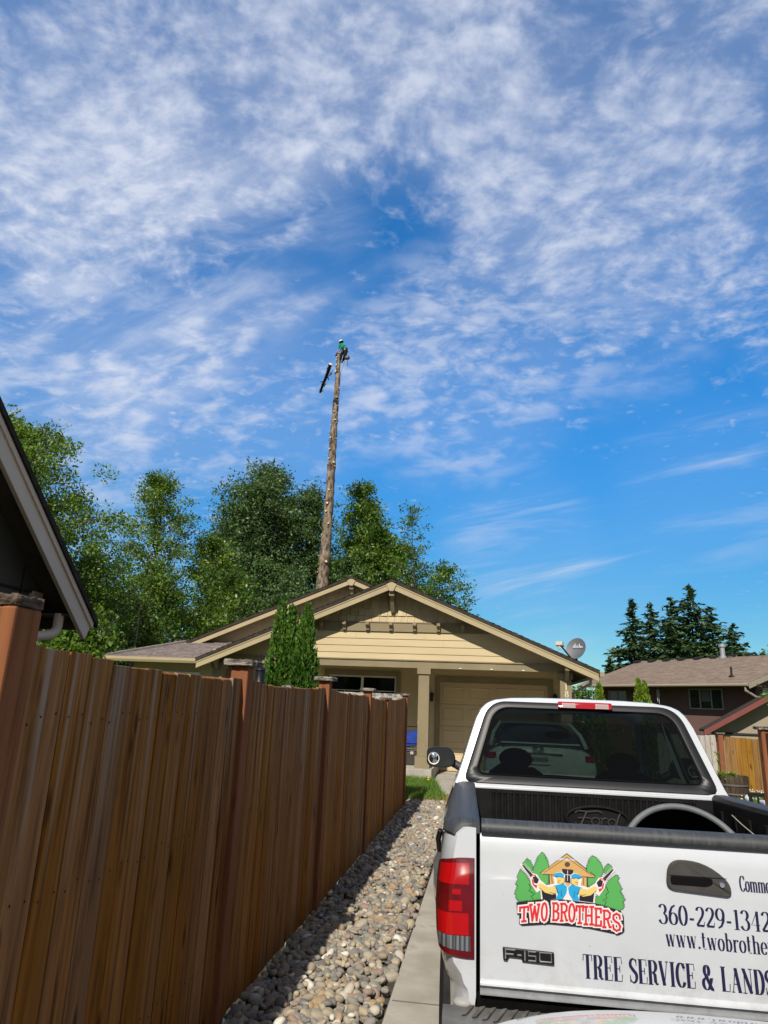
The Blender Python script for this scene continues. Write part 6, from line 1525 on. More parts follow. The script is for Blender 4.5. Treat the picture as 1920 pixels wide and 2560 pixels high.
def tree(label, base, H, prof, n_limb, mat, seed, leaf=.15, nleaf=60, trunk_r=.18, t0=.22, up=.45, clump=.5, lean=(0, 0), bark=None, group=None, name='leafy_tree', nsub=5, cat='tree', bare=0.0, flat_=.7, hang=0.0, trunks=1):
    g = np.random.default_rng(seed); base = np.array(base, float); root = thing(name, label, cat, tuple(base), group)
    mb = MB(); cl = []; cr_ = []
    for tk in range(trunks):
        b0 = base+np.array([g.uniform(-.6, .6), g.uniform(-.4, .4), 0])*(tk > 0); hh = H*(1 if tk == 0 else g.uniform(.75, .95)); ln = np.array([lean[0]+(tk > 0)*g.normal(0, .06), lean[1]+(tk > 0)*g.normal(0, .06)])
        def tp(t): return b0+np.array([ln[0]*hh*t+.012*hh*math.sin(t*7+seed), ln[1]*hh*t+.012*hh*math.cos(t*6+seed), hh*t])
        ts = np.linspace(0, .97, 9); mb.tube([tp(t) for t in ts], [max(trunk_r*(1-t)**.8*(1 if tk == 0 else .7), .012) for t in ts], 8)
        nl = int(n_limb/trunks)
        for i in range(nl):
            s = (i+.5)/nl; t = t0+(1-t0)*s; az = i*2.39996+g.uniform(-.5, .5)+tk; R = prof(s)*g.uniform(.65, 1.12)
            d = np.array([math.cos(az), math.sin(az), 0]); p0 = tp(min(t, .97)); u_ = up*g.uniform(.5, 1.4)
            pe = p0+d*R+np.array([0, 0, R*u_]); pm = p0+d*R*.5+np.array([0, 0, R*u_*.35])
            r0 = max(trunk_r*.42*(1-t)**.7, .014); mb.tube([p0, pm, pe], [r0, r0*.65, .008], 5, cap=False)
            ns = max(3, int(nsub*(.5+R/2.5)))
            for k in range(ns):
                f = .25+.75*(k+g.uniform(.2, 1))/ns; pc = (p0*(1-f)**2+2*pm*f*(1-f)+pe*f*f)
                off = g.normal(0, 1, 3)*np.array([.28, .28, .22])*R*.75*(.35+f*.5); c = pc+off
                if k % 2 == 0: mb.tube([pc, pc+off*.9], [.014, .005], 4, cap=False)
                if g.random() < bare: continue
                cl.append(c); cr_.append(clump*g.uniform(.6, 1.25))
        for q in range(6): cl.append(tp(.93+.012*q)+g.normal(0, .15, 3)); cr_.append(clump*.55)
    mb.build('trunk', bark or BARK, root)
    cl = np.array(cl); cr_ = np.array(cr_)
    idx = np.repeat(np.arange(len(cl)), int(nleaf*1.2)); o = g.normal(size=(len(idx), 3))
    rad_ = np.linalg.norm(o, axis=1)[:, None]; o = o/np.maximum(rad_, 1e-6)*np.minimum(rad_, 2.1)
    C = cl[idx]+o*np.array([1, 1, flat_])*(cr_[idx][:, None])*.58
    keep = C[:, 2] > base[2]+.15
    leaves_mesh('crown', C[keep], leaf*.92, mat, root, seed+1, hang=hang)
    return root
rnd = lambda R, lo=.12: (lambda s: R*max(math.sin(math.pi*(lo+(1-lo-.04)*s)), .16)**.75)
con = lambda R: (lambda s: R*(.10+.95*(1-s)**.75)*(.65+.35*min(s*5, 1)))
# far-left alder close by
tree('tall bright alder filling the left edge above the slate house roof', (-16.75, 20.5, 0), 10.9, rnd(3.9), 50, LF_BRIGHT, 401, leaf=.14, nleaf=84, trunk_r=.26, clump=.50, nsub=9, t0=.16, up=.3, hang=.3, group='deciduous trees behind the fence')
tree('lower leafy alder just right of the slate house bargeboard', (-14.2, 22.5, 0), 6.4, rnd(2.3), 34, LF_MID, 102, leaf=.13, nleaf=62, trunk_r=.16, clump=.55, nsub=7, t0=.12, hang=.3, group='deciduous trees behind the fence')
# tree with open crown (second from the left)
tree('open crowned bright green tree with pointed top left of the dark poplar', (-15.8, 30, 0), 12.0, con(3.3), 40, LF_BRIGHT, 103, leaf=.15, nleaf=78, trunk_r=.19, clump=.50, nsub=6, t0=.22, up=.75, group='deciduous trees behind the fence')
tree('thin pale leaved tree with bare twigs between two leafy trees', (-18.4, 30, 0), 8.2, rnd(1.3), 26, LF_BRIGHT, 104, leaf=.16, nleaf=26, trunk_r=.15, clump=.45, nsub=6, t0=.3, up=.7, bare=.25, group='deciduous trees behind the fence')
tree('small bright bushy tree against the left side of the dark poplar', (-13.9, 33, 0), 9.6, rnd(1.8), 32, LF_BRIGHT, 105, leaf=.17, nleaf=46, trunk_r=.14, clump=.50, nsub=6, t0=.18, up=.5, group='deciduous trees behind the fence')
# big dark poplar cluster left of the stripped trunk
tree('broad dark blue green poplar behind the left of the stripped trunk', (-16.4, 48, 0), 18.6, rnd(4.3, .2), 74, LF_DARK, 106, leaf=.26, nleaf=62, trunk_r=.34, clump=.80, nsub=9, t0=.12, up=.95, hang=.2, group='deciduous trees behind the fence', trunks=2)
tree('dark narrow poplar directly behind the stripped trunk', (-13.4, 49, 0), 17.0, rnd(2.7, .2), 46, LF_DARK, 107, leaf=.25, nleaf=58, trunk_r=.26, clump=.72, nsub=8, t0=.12, up=1.1, hang=.2, group='deciduous trees behind the fence')
tree('dark green poplar at the left flank of the broad dark poplar', (-19.4, 48.5, 0), 14.8, rnd(2.5, .2), 40, LF_DARK, 108, leaf=.25, nleaf=54, trunk_r=.24, clump=.72, nsub=8, t0=.12, up=.8, group='deciduous trees behind the fence')
# right of the trunk
tree('tall mid green tree right of the stripped trunk above the roof ridges', (-9.3, 48, 0), 17.6, con(3.6), 56, LF_MID, 109, leaf=.25, nleaf=52, trunk_r=.28, clump=.70, nsub=8, t0=.22, up=.75, group='deciduous trees behind the fence', trunks=2)
tree('leafy tree with lighter lower boughs behind the front gable peak', (-7.2, 45, 0), 13.3, rnd(2.6), 38, LF_MID, 110, leaf=.24, nleaf=46, trunk_r=.2, clump=.6, nsub=7, t0=.2, up=.5, group='deciduous trees behind the fence')
tree('sparse spindly tree with drooping twigs at the right end of the tree line', (-4.3, 40, 0), 13.4, con(2.7), 32, LF_MID, 111, leaf=.19, nleaf=20, trunk_r=.12, clump=.42, nsub=5, t0=.3, up=.7, bare=.30, lean=(.0, 0), group='deciduous trees behind the fence')
tree('low drooping leafy tree just above the right roof slope of the tan house', (-3.0, 40, 0), 9.8, rnd(2.5), 34, LF_MID, 112, leaf=.19, nleaf=38, trunk_r=.12, clump=.45, nsub=6, t0=.3, up=.3, bare=.15, lean=(.05, 0), group='deciduous trees behind the fence')
tree('dense rounded tree filling the gap between the tall mid green tree and the spindly tree', (-5.9, 45, 0), 12.2, rnd(2.7, .25), 38, LF_MID, 113, leaf=.24, nleaf=46, trunk_r=.18, clump=.62, nsub=7, t0=.15, up=.5, group='deciduous trees behind the fence')
# understorey
US = [((-20.5, 27, 0), 5.9, 2.6, LF_MID, 'bushy understorey tree at the far left behind the slate house eave'), ((-16.8, 26, 0), 6.2, 2.4, LF_BRIGHT, 'bushy bright tree above the fence right of the slate house'),
      ((-14.2, 27.5, 0), 6.6, 2.3, LF_MID, 'bushy tree above the left end of the low hip roof'), ((-12.2, 31, 0), 7.4, 2.3, LF_MID, 'leafy bush tree rising above the hip roof ridge'),
      ((-17.4, 35, 0), 7.2, 2.6, LF_BRIGHT, 'bright leafy thicket tree behind the pale birch stem'), ((-10.6, 36, 0), 8.4, 2.2, LF_DARK, 'dark bush tree at the foot of the stripped trunk'), ((-22.5, 36, 0), 7.6, 2.8, LF_MID, 'leafy thicket tree deep behind the left alders'),
      ((-11.6, 18.6, 0), 3.6, 1.5, LF_MID, 'low dark bush beyond the brown fence left of the house'), ((-9.0, 44, 0), 11.0, 2.6, LF_DARK, 'dark shaded tree behind the rear gable peak')]
for i, (b, H, R, m_, lb) in enumerate(US):
    tree(lb, b, H, rnd(R, .2), 30, m_, 130+i, leaf=.19 if b[1] < 40 else .24, nleaf=36, trunk_r=.10, clump=.55, nsub=7, t0=.05, up=.4, group='understorey trees', name='understorey_tree')
bt = thing('birch_stem', 'pale bare birch stem standing among the green bushes behind the fence', 'tree', (-13.6, 25, 0))
mb = MB(); mb.tube([(-13.6, 25, 0), (-13.55, 25, 2), (-13.45, 25.1, 3.8), (-13.4, 25, 5.0)], [.07, .06, .045, .015], 8)
for k in range(7): z = 2.6+.35*k; a = k*2.4; mb.tube([(-13.5, 25.05, z), (-13.5+.5*math.cos(a), 25.05+.5*math.sin(a), z+.4)], [.02, .005], 5)
mb.build('trunk', BIRCH, bt)
# bushes seen between the two houses on the right
tree('light green bush between the tan house corner and the brown house', (4.2, 32, -1.6), 4.1, rnd(1.5, .3), 24, LF_MID, 150, leaf=.16, nleaf=46, trunk_r=.06, clump=.42, nsub=7, t0=.05, name='bush', cat='bush')
# branch with leaves poking in at the right edge
tree('young tree at the right frame edge in front of the brown house', (9.2, 21.5, -.9), 5.2, rnd(1.2, .3), 20, LF_BRIGHT, 151, leaf=.14, nleaf=30, trunk_r=.05, clump=.32, nsub=5, t0=.35, name='young_tree')

# ---- firs
def fir(label, base, H, R, seed, group='fir trees behind the brown house', dens=1.0, leaf=.62):
    g = np.random.default_rng(seed); base = np.array(base, float); root = thing('fir_tree', label, 'tree', tuple(base), group)
    mb = MB(); mb.tube([base, base+np.array([0, 0, H*.5]), base+np.array([0, 0, H])], [.28, .16, .02], 8); C = []; Dv = []
    nlev = int(H*3.2)
    for i in range(nlev):
        s = (i+.5)/nlev; z = H*(.10+.90*s); L0 = R*1.25*(1-s)**.70*(.45+.85*g.random())+.15
        nb = 10 if s < .8 else 6
        for k in range(nb):
            az = g.uniform(0, 6.283); L = L0*g.uniform(.45, 1.45); up = .35*s-.12+g.normal(0, .08)
            d = np.array([math.cos(az), math.sin(az), 0]); p0 = base+np.array([0, 0, z]); m = max(3, int(L*7*dens))
            if k < 2: mb.tube([p0, p0+d*L*.6+np.array([0, 0, L*up*.5]), p0+d*L+np.array([0, 0, L*(up-.08)])], [.035, .02, .006], 4, cap=False)
            for q in range(m):
                f = .15+.9*(q+g.random())/m; w = np.array([-d[1], d[0], 0])*g.normal(0, .20)*L*(1-.55*f)
                C.append(p0+d*L*f+w+np.array([0, 0, L*(up*f-.10*f*f)+g.normal(0, .07)])); Dv.append(d*.8+w*1.2+np.array([0, 0, -.15+.3*up])+g.normal(0, .28, 3))
    for q in range(10): C.append(base+np.array([g.normal(0, .07), g.normal(0, .07), H*(1-.02*q*.6)])); Dv.append(np.array([g.normal(0, .5), g.normal(0, .5), 1.0]))
    mb.build('trunk', BARK, root)
    C = np.array(C); a = np.array(Dv); a /= np.linalg.norm(a, axis=1)[:, None]; n = len(C)
    nr = g.normal(size=(n, 3))*.5; nr[:, 2] += 1; b = np.cross(nr, a); b /= np.linalg.norm(b, axis=1)[:, None]; s = leaf*g.uniform(.55, 1.25, n)[:, None]; cn = np.cross(a, b)
    V = np.stack([C-a*s*.5, C+b*s*.25-cn*s*.05, C+a*s*.5, C-b*s*.25-cn*s*.05], 1).reshape(-1, 3)
    np_mesh('crown', V, np.arange(n*4).reshape(-1, 4), LF_FIR, root)
for i, (x, Y, ztop, R, lb) in enumerate([(15.3, 75, 13.4, 2.5, 'lone narrow fir leftmost of the tall firs above the brown roof'), (17.7, 77, 13.3, 2.6, 'fir second from left with its top beside the grouped crowns'),
        (19.3, 75, 13.6, 3.2, 'fir in the middle of the group with a blunt top'), (21.2, 75, 15.0, 3.4, 'tallest fir in the group behind the brown roof'), (23.4, 76, 12.1, 3.4, 'shorter fir right of the tallest fir'),
        (25.1, 75, 11.0, 3.6, 'lowest broad fir at the right end of the group'), (12.6, 74, 7.2, 1.7, 'small low fir beside the satellite dish'), (13.9, 76, 8.2, 2.3, 'broad low fir at the foot of the lone narrow fir'), (18.4, 72, 10.8, 2.6, 'dense fir filling the front of the group')]):
    fir(lb, (x, Y, -2.0), ztop+2.0, R, 200+i)
# trees over the road behind the camera (they show in the truck's rear glass)
for i, (x, Y, H) in enumerate([(-9, -34, 13), (-3, -38, 16), (2.5, -36, 12), (7, -33, 10), (12, -38, 15), (18, -35, 12)]):
    fir('dark fir across the road behind the viewer', (x, Y, 0), H, 3.4, 230+i, group='firs across the road', dens=.5, leaf=1.0)

# ---- arborvitae
def thuja(label, base, H, R, seed, mat, n=9000, leaf=.10, tips=((0, 0, 1.0),), group=None):
    g = np.random.default_rng(seed); base = np.array(base, float); root = thing('arborvitae', label, 'shrub', tuple(base), group)
    mb = MB(); mb.tube([base, base+np.array([0, 0, H*.7])], [.05, .02], 6); mb.build('trunk', BARK, root); C = []; A = []
    for (ox, oy, hs) in tips:
        m = n//len(tips); t = 1-g.random(m)**.75; az = g.uniform(0, 6.283, m)
        rr = R*(1-t)**.54*np.minimum(1, .60+t*1.6)*(1+.16*np.sin(az*5+t*9+seed)+.10*np.sin(az*11-t*23))*(1 if len(tips) == 1 else .82)
        f = np.sqrt(g.uniform(.45, 1.12, m)); rr = rr*f
        P_ = np.stack([base[0]+ox+np.cos(az)*rr, base[1]+oy+np.sin(az)*rr, base[2]+H*hs*t*.985+g.normal(0, .02, m)+.02], 1)
        C.append(P_); d = np.stack([np.cos(az)*.45, np.sin(az)*.45, np.full(m, 1.0)], 1)+g.normal(0, .30, (m, 3)); A.append(d)
    C = np.concatenate(C); a = np.concatenate(A); a /= np.linalg.norm(a, axis=1)[:, None]; m = len(C)
    nr = g.normal(size=(m, 3)); b = np.cross(nr, a); b /= np.linalg.norm(b, axis=1)[:, None]; s = leaf*g.uniform(.5, 1.3, m)[:, None]
    V = np.stack([C-a*s*.5, C+b*s*.26, C+a*s*.6, C-b*s*.26], 1).reshape(-1, 3)
    np_mesh('crown', V, np.arange(m*4).reshape(-1, 4), mat, root)
thuja('taller wider arborvitae with two tips, left of the pair before the tan house', (-4.58, 15.1, -.03), 4.02, .52, 301, LF_THUJA, n=17000, tips=((-.02, 0, 1.0), (.20, .05, .965), (-.18, -.05, .62)), group='arborvitae before the tan house')
thuja('slimmer arborvitae with single tip, right of the pair before the tan house', (-3.98, 15.0, -.03), 3.86, .44, 302, LF_THUJA, n=11000, group='arborvitae before the tan house')
thuja('small single yellow green arborvitae beside the left window of the brown house', (3.39, 22, -.6), 3.20, .32, 303, LF_YTHUJA, n=6000, group='yellow green arborvitae before the brown house')
thuja('twin topped yellow green arborvitae before the brown house wall', (4.62, 22, -.6), 3.36, .40, 304, LF_YTHUJA, n=9000, tips=((-.08, 0, 1.0), (.10, 0, .98)), group='yellow green arborvitae before the brown house')
# climbing plant by the second post (hanging basket lantern)
ln = thing('garden_lantern', 'small glass garden lantern hanging beside the weathered fence post', 'lantern', tuple(P(650, 1690, 6.0)))
c = Vector(ln.location); mb = MB(); mb.lathe([(0, .10), (.05, .06), (.055, .05), (.045, .05), (.045, -.06), (.055, -.075), (0, -.08)], 12, c); mb.tube([c+Vector((0,0,.10)), c+Vector((0,0,.2))], .006, 5); mb.tube([c+Vector((0,0,-.08)), Vector((c.x, c.y, 0))], .012, 6); mb.build('lantern_body', DARKSTEEL, ln, smooth=True)

# ================================================================ STRIPPED CONIFER TRUNK
PBARK = M('stripped_bark', (.055,.040,.030), (.33,.26,.195), scale=3.6, rough=.95, bump=.8, bscale=14, stretch=(1.6,1.6,.7), lo=.36, hi=.62, bdist=.05)
CUT = M('fresh_cut_wood', (.62,.47,.27), (.72,.58,.37), scale=10, rough=.8)
YT = 42.0
def z5(cx_, cy_): return 760+cx_/4.42, 980+cy_/4.42
def z4(cx_, cy_): return 780+cx_/13.82, 840+cy_/13.82
CL = [z4(915, 600), z4(917, 800), z4(905, 1100), z4(885, 1500), z4(860, 1900), z5(361, 0), z5(331, 400), z5(306, 800), z5(279, 1200), z5(249, 1600), z5(217, 2000), z5(188, 2250)]
WID = [9.4/2, 9.8/2, 10.2/2, 11.0/2, 12.2/2, 12.2/2, 17.2/2, 19.6/2, 22.6/2, 23.5/2, 27.8/2, 31/2]
pts = [P(x, y, YT) for x, y in CL]; dep = [(p-Vector(EYE)).dot(Vector(CAM_F)) for p in pts]; rs = [w*d/FPX for w, d in zip(WID, dep)]
base_p = Vector((pts[-1].x+.05, YT, -.1)); tr = thing('stripped_trunk', 'tall bare conifer trunk with all limbs sawn off rising above the house roof', 'tree trunk', (base_p.x, YT, 0))
def resamp(pts, rs, n):
    z = np.array([p.z for p in pts][::-1]); zz = np.linspace(z[0], z[-1], n); return [Vector((np.interp(q, z, [p.x for p in pts][::-1]), YT, q)) for q in zz], [float(np.interp(q, z, rs[::-1])) for q in zz]
P_, R_ = resamp(pts+[base_p], rs+[.48], 90); r = random.Random(6)
mb = MB(); secs = []
for i, (p_, q_) in enumerate(zip(P_, R_)):
    b_ = 1+.04*math.sin(i*1.7)+.22*(r.random()-.5); secs.append([p_+Vector((math.cos(a*math.pi/10)*q_*b_*(1+.05*math.sin(3*a+i)), math.sin(a*math.pi/10)*q_*b_, 0)) for a in range(20)])
mb.loft(secs, closed=True, capa=True); mb.cur = 1; mb.add(secs[-1], [tuple(range(20))])
mb.build('trunk', [PBARK, CUT], tr, smooth=True)
ST = [z5(*q) for q in [(362,72),(370,160),(342,230),(348,322),(312,378),(362,348),(307,518),(353,525),(297,643),(285,748),(272,805),(330,792),(338,828),(288,1097),(272,1245),(258,1332),(276,1466),(213,1590),(251,1888),(150,1960),(168,1998),(268,535),(280,455),(372,238)]]+[z4(*q) for q in [(880,1030),(860,1260),(925,1830),(855,2160),(740,1740),(885,770),(875,855),(815,1070),(820,1310)]]
for k, (x, y) in enumerate(ST):
    q = P(x, y, YT); cxx = float(np.interp(q.z, [p.z for p in P_], [p.x for p in P_])); rr_ = float(np.interp(q.z, [p.z for p in P_], R_))
    dx = max(-rr_*.96, min(rr_*.96, q.x-cxx)); dy = -math.sqrt(max(rr_*rr_-dx*dx, .0004)); d = Vector((dx, dy, .12*rr_)).normalized()
    c = Vector((cxx+dx*.85, YT+dy*.85, q.z)); rs_ = (.060 if q.z < 18 else .045)*r.uniform(.75, 1.25)*(1.35 if k in (0,6,8,18,25) else 1); L = rs_*1.4+.15*rr_
    mb = MB(); mb.tube([c, c+d*L*.6, c+d*L], [rs_*1.5, rs_*1.1, rs_], 10, cap=False); mb.cur = 1
    e = c+d*L; u = d.orthogonal().normalized(); w = d.cross(u); mb.add([e+(u*math.cos(a*math.pi/5)+w*math.sin(a*math.pi/5))*rs_ for a in range(10)], [tuple(range(10))])
    mb.build('branch_stub', [PBARK, CUT], tr)

# falling log
lg_ = thing('falling_log', 'freshly cut log section with twig stubs dropping beside the trunk top', 'log', tuple(P(*z4(465, 1450), YT)))
a, b = P(*z4(640, 965), YT-2.3), P(*z4(290, 1945), YT-.3); ax_ = (b-a); mb = MB(); r = random.Random(3); u = ax_.normalized(); o1 = u.orthogonal().normalized(); o2 = u.cross(o1)
secs = []
for i in range(16):
    t = i/15; rr_ = .115-.035*t; c = a+ax_*t+o1*.03*math.sin(t*5); secs.append([c+(o1*math.cos(k*math.pi/8)+o2*math.sin(k*math.pi/8))*rr_*(1+.14*(r.random()-.5)) for k in range(16)])
mb.loft(secs, closed=True, capb=True); mb.cur = 1; mb.add(secs[0], [tuple(range(16))]); mb.build('log_body', [M('dark_bark', (.022,.018,.015), (.07,.055,.043), scale=9, rough=.95, bump=.6), CUT], lg_, smooth=True)
for (cx_, cy_, ex, ey, rr_) in [(400,1560,300,1585,.035),(560,1400,690,1290,.03),(640,1350,715,1180,.022),(620,1360,700,1300,.02),(540,1430,585,1520,.045),(440,1690,520,1655,.015),(320,1850,245,1830,.018),(540,1130,530,1090,.06),(350,1700,335,1640,.05),(600,1380,660,1240,.03),(420,1560,290,1590,.045),(330,1900,385,1900,.05),(420,1720,470,1640,.04),(410,1720,445,1760,.035),(480,1330,440,1325,.02)]:
    mb = MB(); mb.tube([P(*z4(cx_, cy_), YT-2.2+2*(cy_-965)/980), P(*z4(ex, ey), YT-2.3+2*(cy_-965)/980)], [rr_, rr_*.55], 8); mb.build('branch_stub', M('dark_bark', (0,0,0)), lg_)

# ================================================================ CLIMBER
def J(cx_, cy_, dy=0.0): return P(*z4(cx_, cy_), YT+dy)
def skin(name, nodes, edges, mat, parent, sub=1):
    me = bpy.data.meshes.new(name); ks = list(nodes); me.from_pydata([tuple(nodes[k][0]) for k in ks], [(ks.index(a), ks.index(b)) for a, b in edges], []); me.update()
    ob = bpy.data.objects.new(name, me); link(ob, parent); me.materials.append(mat)
    ob.modifiers.new('skin', 'SKIN'); 
    for i, k in enumerate(ks):
        rr = nodes[k][1]; rr = rr if isinstance(rr, tuple) else (rr, rr); me.skin_vertices[0].data[i].radius = rr; me.skin_vertices[0].data[i].use_root = (i == 0)
    sb_ = ob.modifiers.new('sub', 'SUBSURF'); sb_.levels = sub; sb_.render_levels = sub
    return ob
SKIN = M('skin', (.35,.19,.12), rough=.55)
pr = thing('person', 'climber in green shirt and white helmet clinging to the trunk top', 'person', tuple(J(1150, 480)))
N = {'pelvis': (J(1150,490,-.28), (.185,.15)), 'waist': (J(1130,430,-.27), (.135,.105)), 'chest': (J(1085,340,-.22), (.165,.125)), 'neck': (J(1035,282,-.17), .06), 'head0': (J(1020,252,-.15), (.075,.085)), 'head': (J(1010,222,-.14), (.078,.09)),
     'lsh': (J(975,300,-.02), .062), 'lel': (J(925,400,.0), .045), 'lwr': (J(895,490,-.12), .033), 'lha': (J(893,535,-.13), (.036,.024)),
     'rsh': (J(1100,310,-.36), .062), 'rel': (J(1030,400,-.44), .046), 'rwr': (J(985,480,-.25), .033), 'rha': (J(965,515,-.18), (.036,.024)),
     'lhip': (J(1080,530,-.14), .125), 'lkn': (J(1010,660,-.26), .068), 'lan': (J(985,860,-.13), .045), 'lto': (J(955,900,-.20), .04),
     'rhip': (J(1170,545,-.40), .14), 'rkn': (J(1125,700,-.46), .085), 'ran': (J(1060,880,-.16), .046), 'rto': (J(1005,935,-.12), .04)}
E_ = [('pelvis','waist'),('waist','chest'),('chest','neck'),('neck','head0'),('head0','head'),('chest','lsh'),('lsh','lel'),('lel','lwr'),('lwr','lha'),('chest','rsh'),('rsh','rel'),('rel','rwr'),('rwr','rha'),
      ('pelvis','lhip'),('lhip','lkn'),('lkn','lan'),('lan','lto'),('pelvis','rhip'),('rhip','rkn'),('rkn','ran'),('ran','rto')]
for s_, h_ in (('l', 'lha'), ('r', 'rha')):
    hp = N[h_][0]; fd = (hp-N[s_+'wr'][0]).normalized(); sd = Vector((.6, -.8, .1)).normalized()
    for k, (o_, L_f) in enumerate(((-.030,.06),(-.010,.072),(.010,.068),(.030,.052))):
        p0 = hp+fd*.035+sd*o_; p1 = p0+fd*L_f*.55+Vector((.01, .01, 0)); p2 = p1+fd*L_f*.4+Vector((.025, .02, -.01))
        N['%sf%da' % (s_, k)] = (p0, .011); N['%sf%db' % (s_, k)] = (p1, .010); N['%sf%dc' % (s_, k)] = (p2, .008); E_ += [(h_, '%sf%da' % (s_, k)), ('%sf%da' % (s_, k), '%sf%db' % (s_, k)), ('%sf%db' % (s_, k), '%sf%dc' % (s_, k))]
    t0_ = hp-sd*.045; t1_ = t0_-sd*.03+fd*.035; N[s_+'t0'] = (t0_, .012); N[s_+'t1'] = (t1_, .010); E_ += [(h_, s_+'t0'), (s_+'t0', s_+'t1')]
skin('body', N, E_, SKIN, pr, 1)
def sub(keys, grow): return {k: (N[k][0], tuple(q+grow for q in N[k][1]) if isinstance(N[k][1], tuple) else N[k][1]+grow) for k in keys}
GRSH = M('green_shirt', (.005,.24,.095), (.008,.31,.13), scale=8, rough=.75)
s_ = sub(['waist','chest','lsh','lel','rsh','rel'], .032); s_['hem'] = (J(1150,465,-.28), (.165,.135)); s_['col'] = (J(1030,268,-.19), .095); s_['lcuf'] = (J(905,465,-.09), .05); s_['rcuf'] = (J(1003,452,-.31), .05)
skin('shirt', {k: s_[k] for k in ['waist','hem','chest','col','lsh','lel','lcuf','rsh','rel','rcuf']}, [('waist','hem'),('waist','chest'),('chest','col'),('chest','lsh'),('lsh','lel'),('lel','lcuf'),('chest','rsh'),('rsh','rel'),('rel','rcuf')], GRSH, pr, 2)
NAVYP = M('dark_trousers', (.008,.009,.014), (.016,.017,.024), scale=9, rough=.8)
s_ = sub(['pelvis','lhip','lkn','rhip','rkn','lan','ran'], .026)
skin('trousers', s_, [('pelvis','lhip'),('lhip','lkn'),('lkn','lan'),('pelvis','rhip'),('rhip','rkn'),('rkn','ran')], NAVYP, pr, 2)
for s_ in 'lr':
    q = {'a': (N[s_+'an'][0], .062), 'b': (N[s_+'to'][0], .052), 'c': (N[s_+'an'][0]+Vector((0, 0, .14)), .06)}; skin('boot', q, [('a','b'),('a','c')], M('brown_boot', (.10,.065,.04), rough=.7), pr, 1)
hc = N['head'][0]+Vector((-.01, 0, .05)); hax = (N['head'][0]-N['neck'][0]).normalized(); mb = MB()
mb.lathe([(.172, -.035), (.150, -.02), (.148, .03), (.130, .085), (.085, .122), (.0, .137)], 24, hc, axis=hax); hm = mb.build('helmet', M('helmet_white', (.80,.80,.78), rough=.3), pr, smooth=True)
mb = MB(); mb.lathe([(.149, -.02), (.152, -.025), (.152, -.055), (.146, -.06)], 24, hc, axis=hax); mb.build('helmet_strap', DARKSTEEL, hm, smooth=True)
mb = MB(); mb.ell(N['head'][0]+Vector((.03, -.03, -.03)), (.098, .105, .095), 14, 10); mb.build('hair', M('dark_hair', (.012,.009,.007), rough=.7), pr, smooth=True)
hd_ = N['head0'][0]; fdir = Vector((-.55, .80, -.1)).normalized(); sdv = fdir.cross(Vector((0, 0, 1))).normalized()
mb = MB()
for e in (-1, 1): mb.ell(hd_+fdir*.082+sdv*.032*e+Vector((0, 0, .03)), (.012, .012, .009), 8, 6)
mb.build('eyes', M('eye_dark', (.03,.02,.015), rough=.2), pr)
mb = MB(); mb.ell(hd_+fdir*.095+Vector((0, 0, -.005)), (.018, .018, .026), 8, 6); [mb.ell(hd_+sdv*.082*e, (.018, .022, .034), 8, 6) for e in (-1, 1)]; mb.build('nose_and_ears', SKIN, pr, smooth=True)
mb = MB(); mb.ell(hd_+fdir*.088+Vector((0, 0, -.045)), (.026, .012, .006), 8, 6); mb.build('mouth', M('lip_red', (.25,.08,.07), rough=.5), pr)
# harness
mb = MB(); c = N['pelvis'][0]+Vector((0, 0, .05)); mb.lathe([(.178, -.03), (.186, -.03), (.186, .035), (.178, .035)], 20, c, axis=(N['waist'][0]-N['pelvis'][0])); hb = mb.build('harness_belt', DARKSTEEL, pr)
mb = MB(); mb.obox(J(1130,462,-.47), (.03, 0, .01), (0, .02, 0), (0, 0, .018)); mb.build('belt_buckle', M('buckle_pale', (.6,.56,.48), rough=.5), hb)
# lanyard round the trunk, ropes
YRP = M('rope_orange', (.50,.20,.12), (.58,.30,.18), scale=40, rough=.8); DRP = M('rope_dark', (.02,.022,.03), rough=.8)
tp_ = J(925, 600); rt_ = .17
ly = thing('climbing_lanyard', 'reddish lanyard rope looped round the trunk top to the climber belt', 'rope', tuple(J(1010, 540, -.3)))
mb = MB(); pp = [J(1110,480,-.45), J(1010,550,-.40), J(985,600,-.3)]+[tp_+Vector((rt_*math.cos(a), rt_*math.sin(a), -.04)) for a in np.linspace(-.9, -5.2, 14)]+[J(1080,500,-.1)]; mb.tube(pp, .016, 6); mb.build('lanyard_rope', YRP, ly, smooth=True)
rp = thing('climbing_rope', 'thin dark rope running from the climber boots down to the trunk', 'rope', tuple(J(1090, 950, -.2)))
mb = MB(); mb.tube([J(1150,600,-.42), J(1130,850,-.40), J(1090,1000,-.35), J(1010,1210,-.20), J(985,1290,-.12), J(975,1500,-.1), J(968,1700,-.1)], .011, 6); mb.build('rope_strand', DRP, rp, smooth=True)
sl = thing('sling_tool', 'small dark green hand tool hanging at the left of the trunk top', 'tool', tuple(J(830, 660, -.1)))
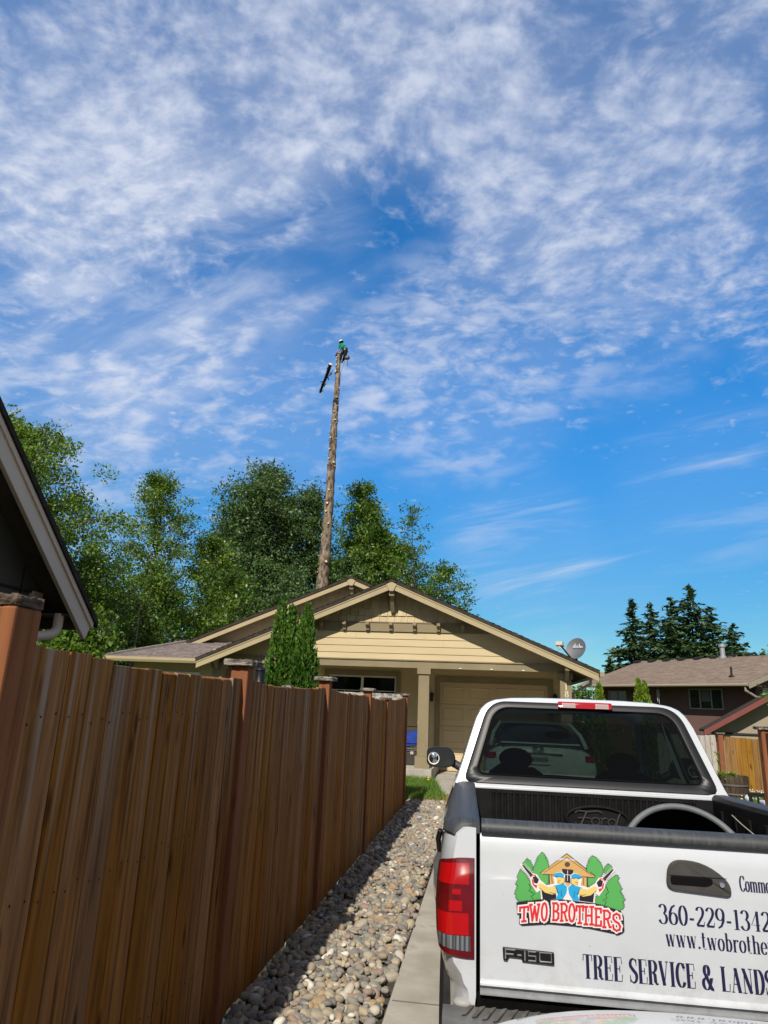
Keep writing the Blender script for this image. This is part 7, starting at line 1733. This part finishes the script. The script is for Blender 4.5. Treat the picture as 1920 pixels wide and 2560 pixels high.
mb = MB(); mb.tube([J(850,580,-.12), J(840,650,-.15), J(835,700,-.12)], [.03, .055, .03], 8); mb.ell(J(815,680,-.12), (.05, .04, .05), 10, 6); mb.tube([J(850,575,-.14), J(890,600,-.18)], .02, 6); mb.build('tool_body', M('tool_green', (.012,.028,.02), rough=.6), sl, smooth=True)
# chainsaw hanging from the harness
sw = thing('chainsaw', 'chainsaw hanging bar down on a cord below the climber', 'chainsaw', tuple(J(1210, 760, -.45)))
ca = J(1205, 755, -.45); mb = MB(); rp_ = rpoly([(-.16,-.12),(-.15,.10),(-.02,.16),(.15,.13),(.19,-.02),(.13,-.13)], .035, 4)
mb.loft([[ca+Vector((x*s_, yy, z*s_)) for x, z in rp_] for yy, s_ in ((-.085, .8), (-.06, 1), (.06, 1), (.085, .8))], closed=True, capa=True, capb=True); mb.build('saw_body', M('saw_black', (.015,.014,.014), (.03,.03,.03), scale=12, rough=.5), sw, smooth=True)
mb = MB(); mb.tube([ca+Vector((.10, -.02, .09)), ca+Vector((.20, -.03, .06)), ca+Vector((.21, -.03, -.06)), ca+Vector((.11, -.02, -.10))], .018, 8); mb.tube([ca+Vector((-.09, -.05, .09)), ca+Vector((-.10, -.13, .02)), ca+Vector((-.07, -.05, -.09))], .014, 8); mb.build('saw_handle', DARKSTEEL, sw, smooth=True)
mb = MB(); e0, e1 = J(1215, 835, -.45), J(1240, 1010, -.45); dd = (e1-e0).normalized(); pr_ = Vector((dd.z, 0, -dd.x)).normalized(); ww = .034
out = [e0-pr_*ww, e1-pr_*ww*.9, e1+dd*.03, e1+pr_*ww*.9, e0+pr_*ww]; mb.prism([q-Vector((0, .006, 0)) for q in out], (0, .012, 0)); mb.build('guide_bar', M('bar_steel', (.03,.04,.075), rough=.6), sw)
mb = MB(); mb.ell(ca+Vector((-.05, -.088, .02)), (.035, .01, .03), 10, 6); mb.build('starter_cover', M('saw_beige', (.42,.34,.24), rough=.5), sw, smooth=True)
cdl = thing('saw_cord', 'pale cord from the climber belt to the hanging chainsaw', 'cord', tuple(J(1225, 600, -.43)))
mb = MB(); mb.tube([J(1200,490,-.44), J(1225,600,-.45), J(1215,690,-.45)], .009, 6); mb.build('cord_strand', M('pale_cord', (0,0,0)), cdl)
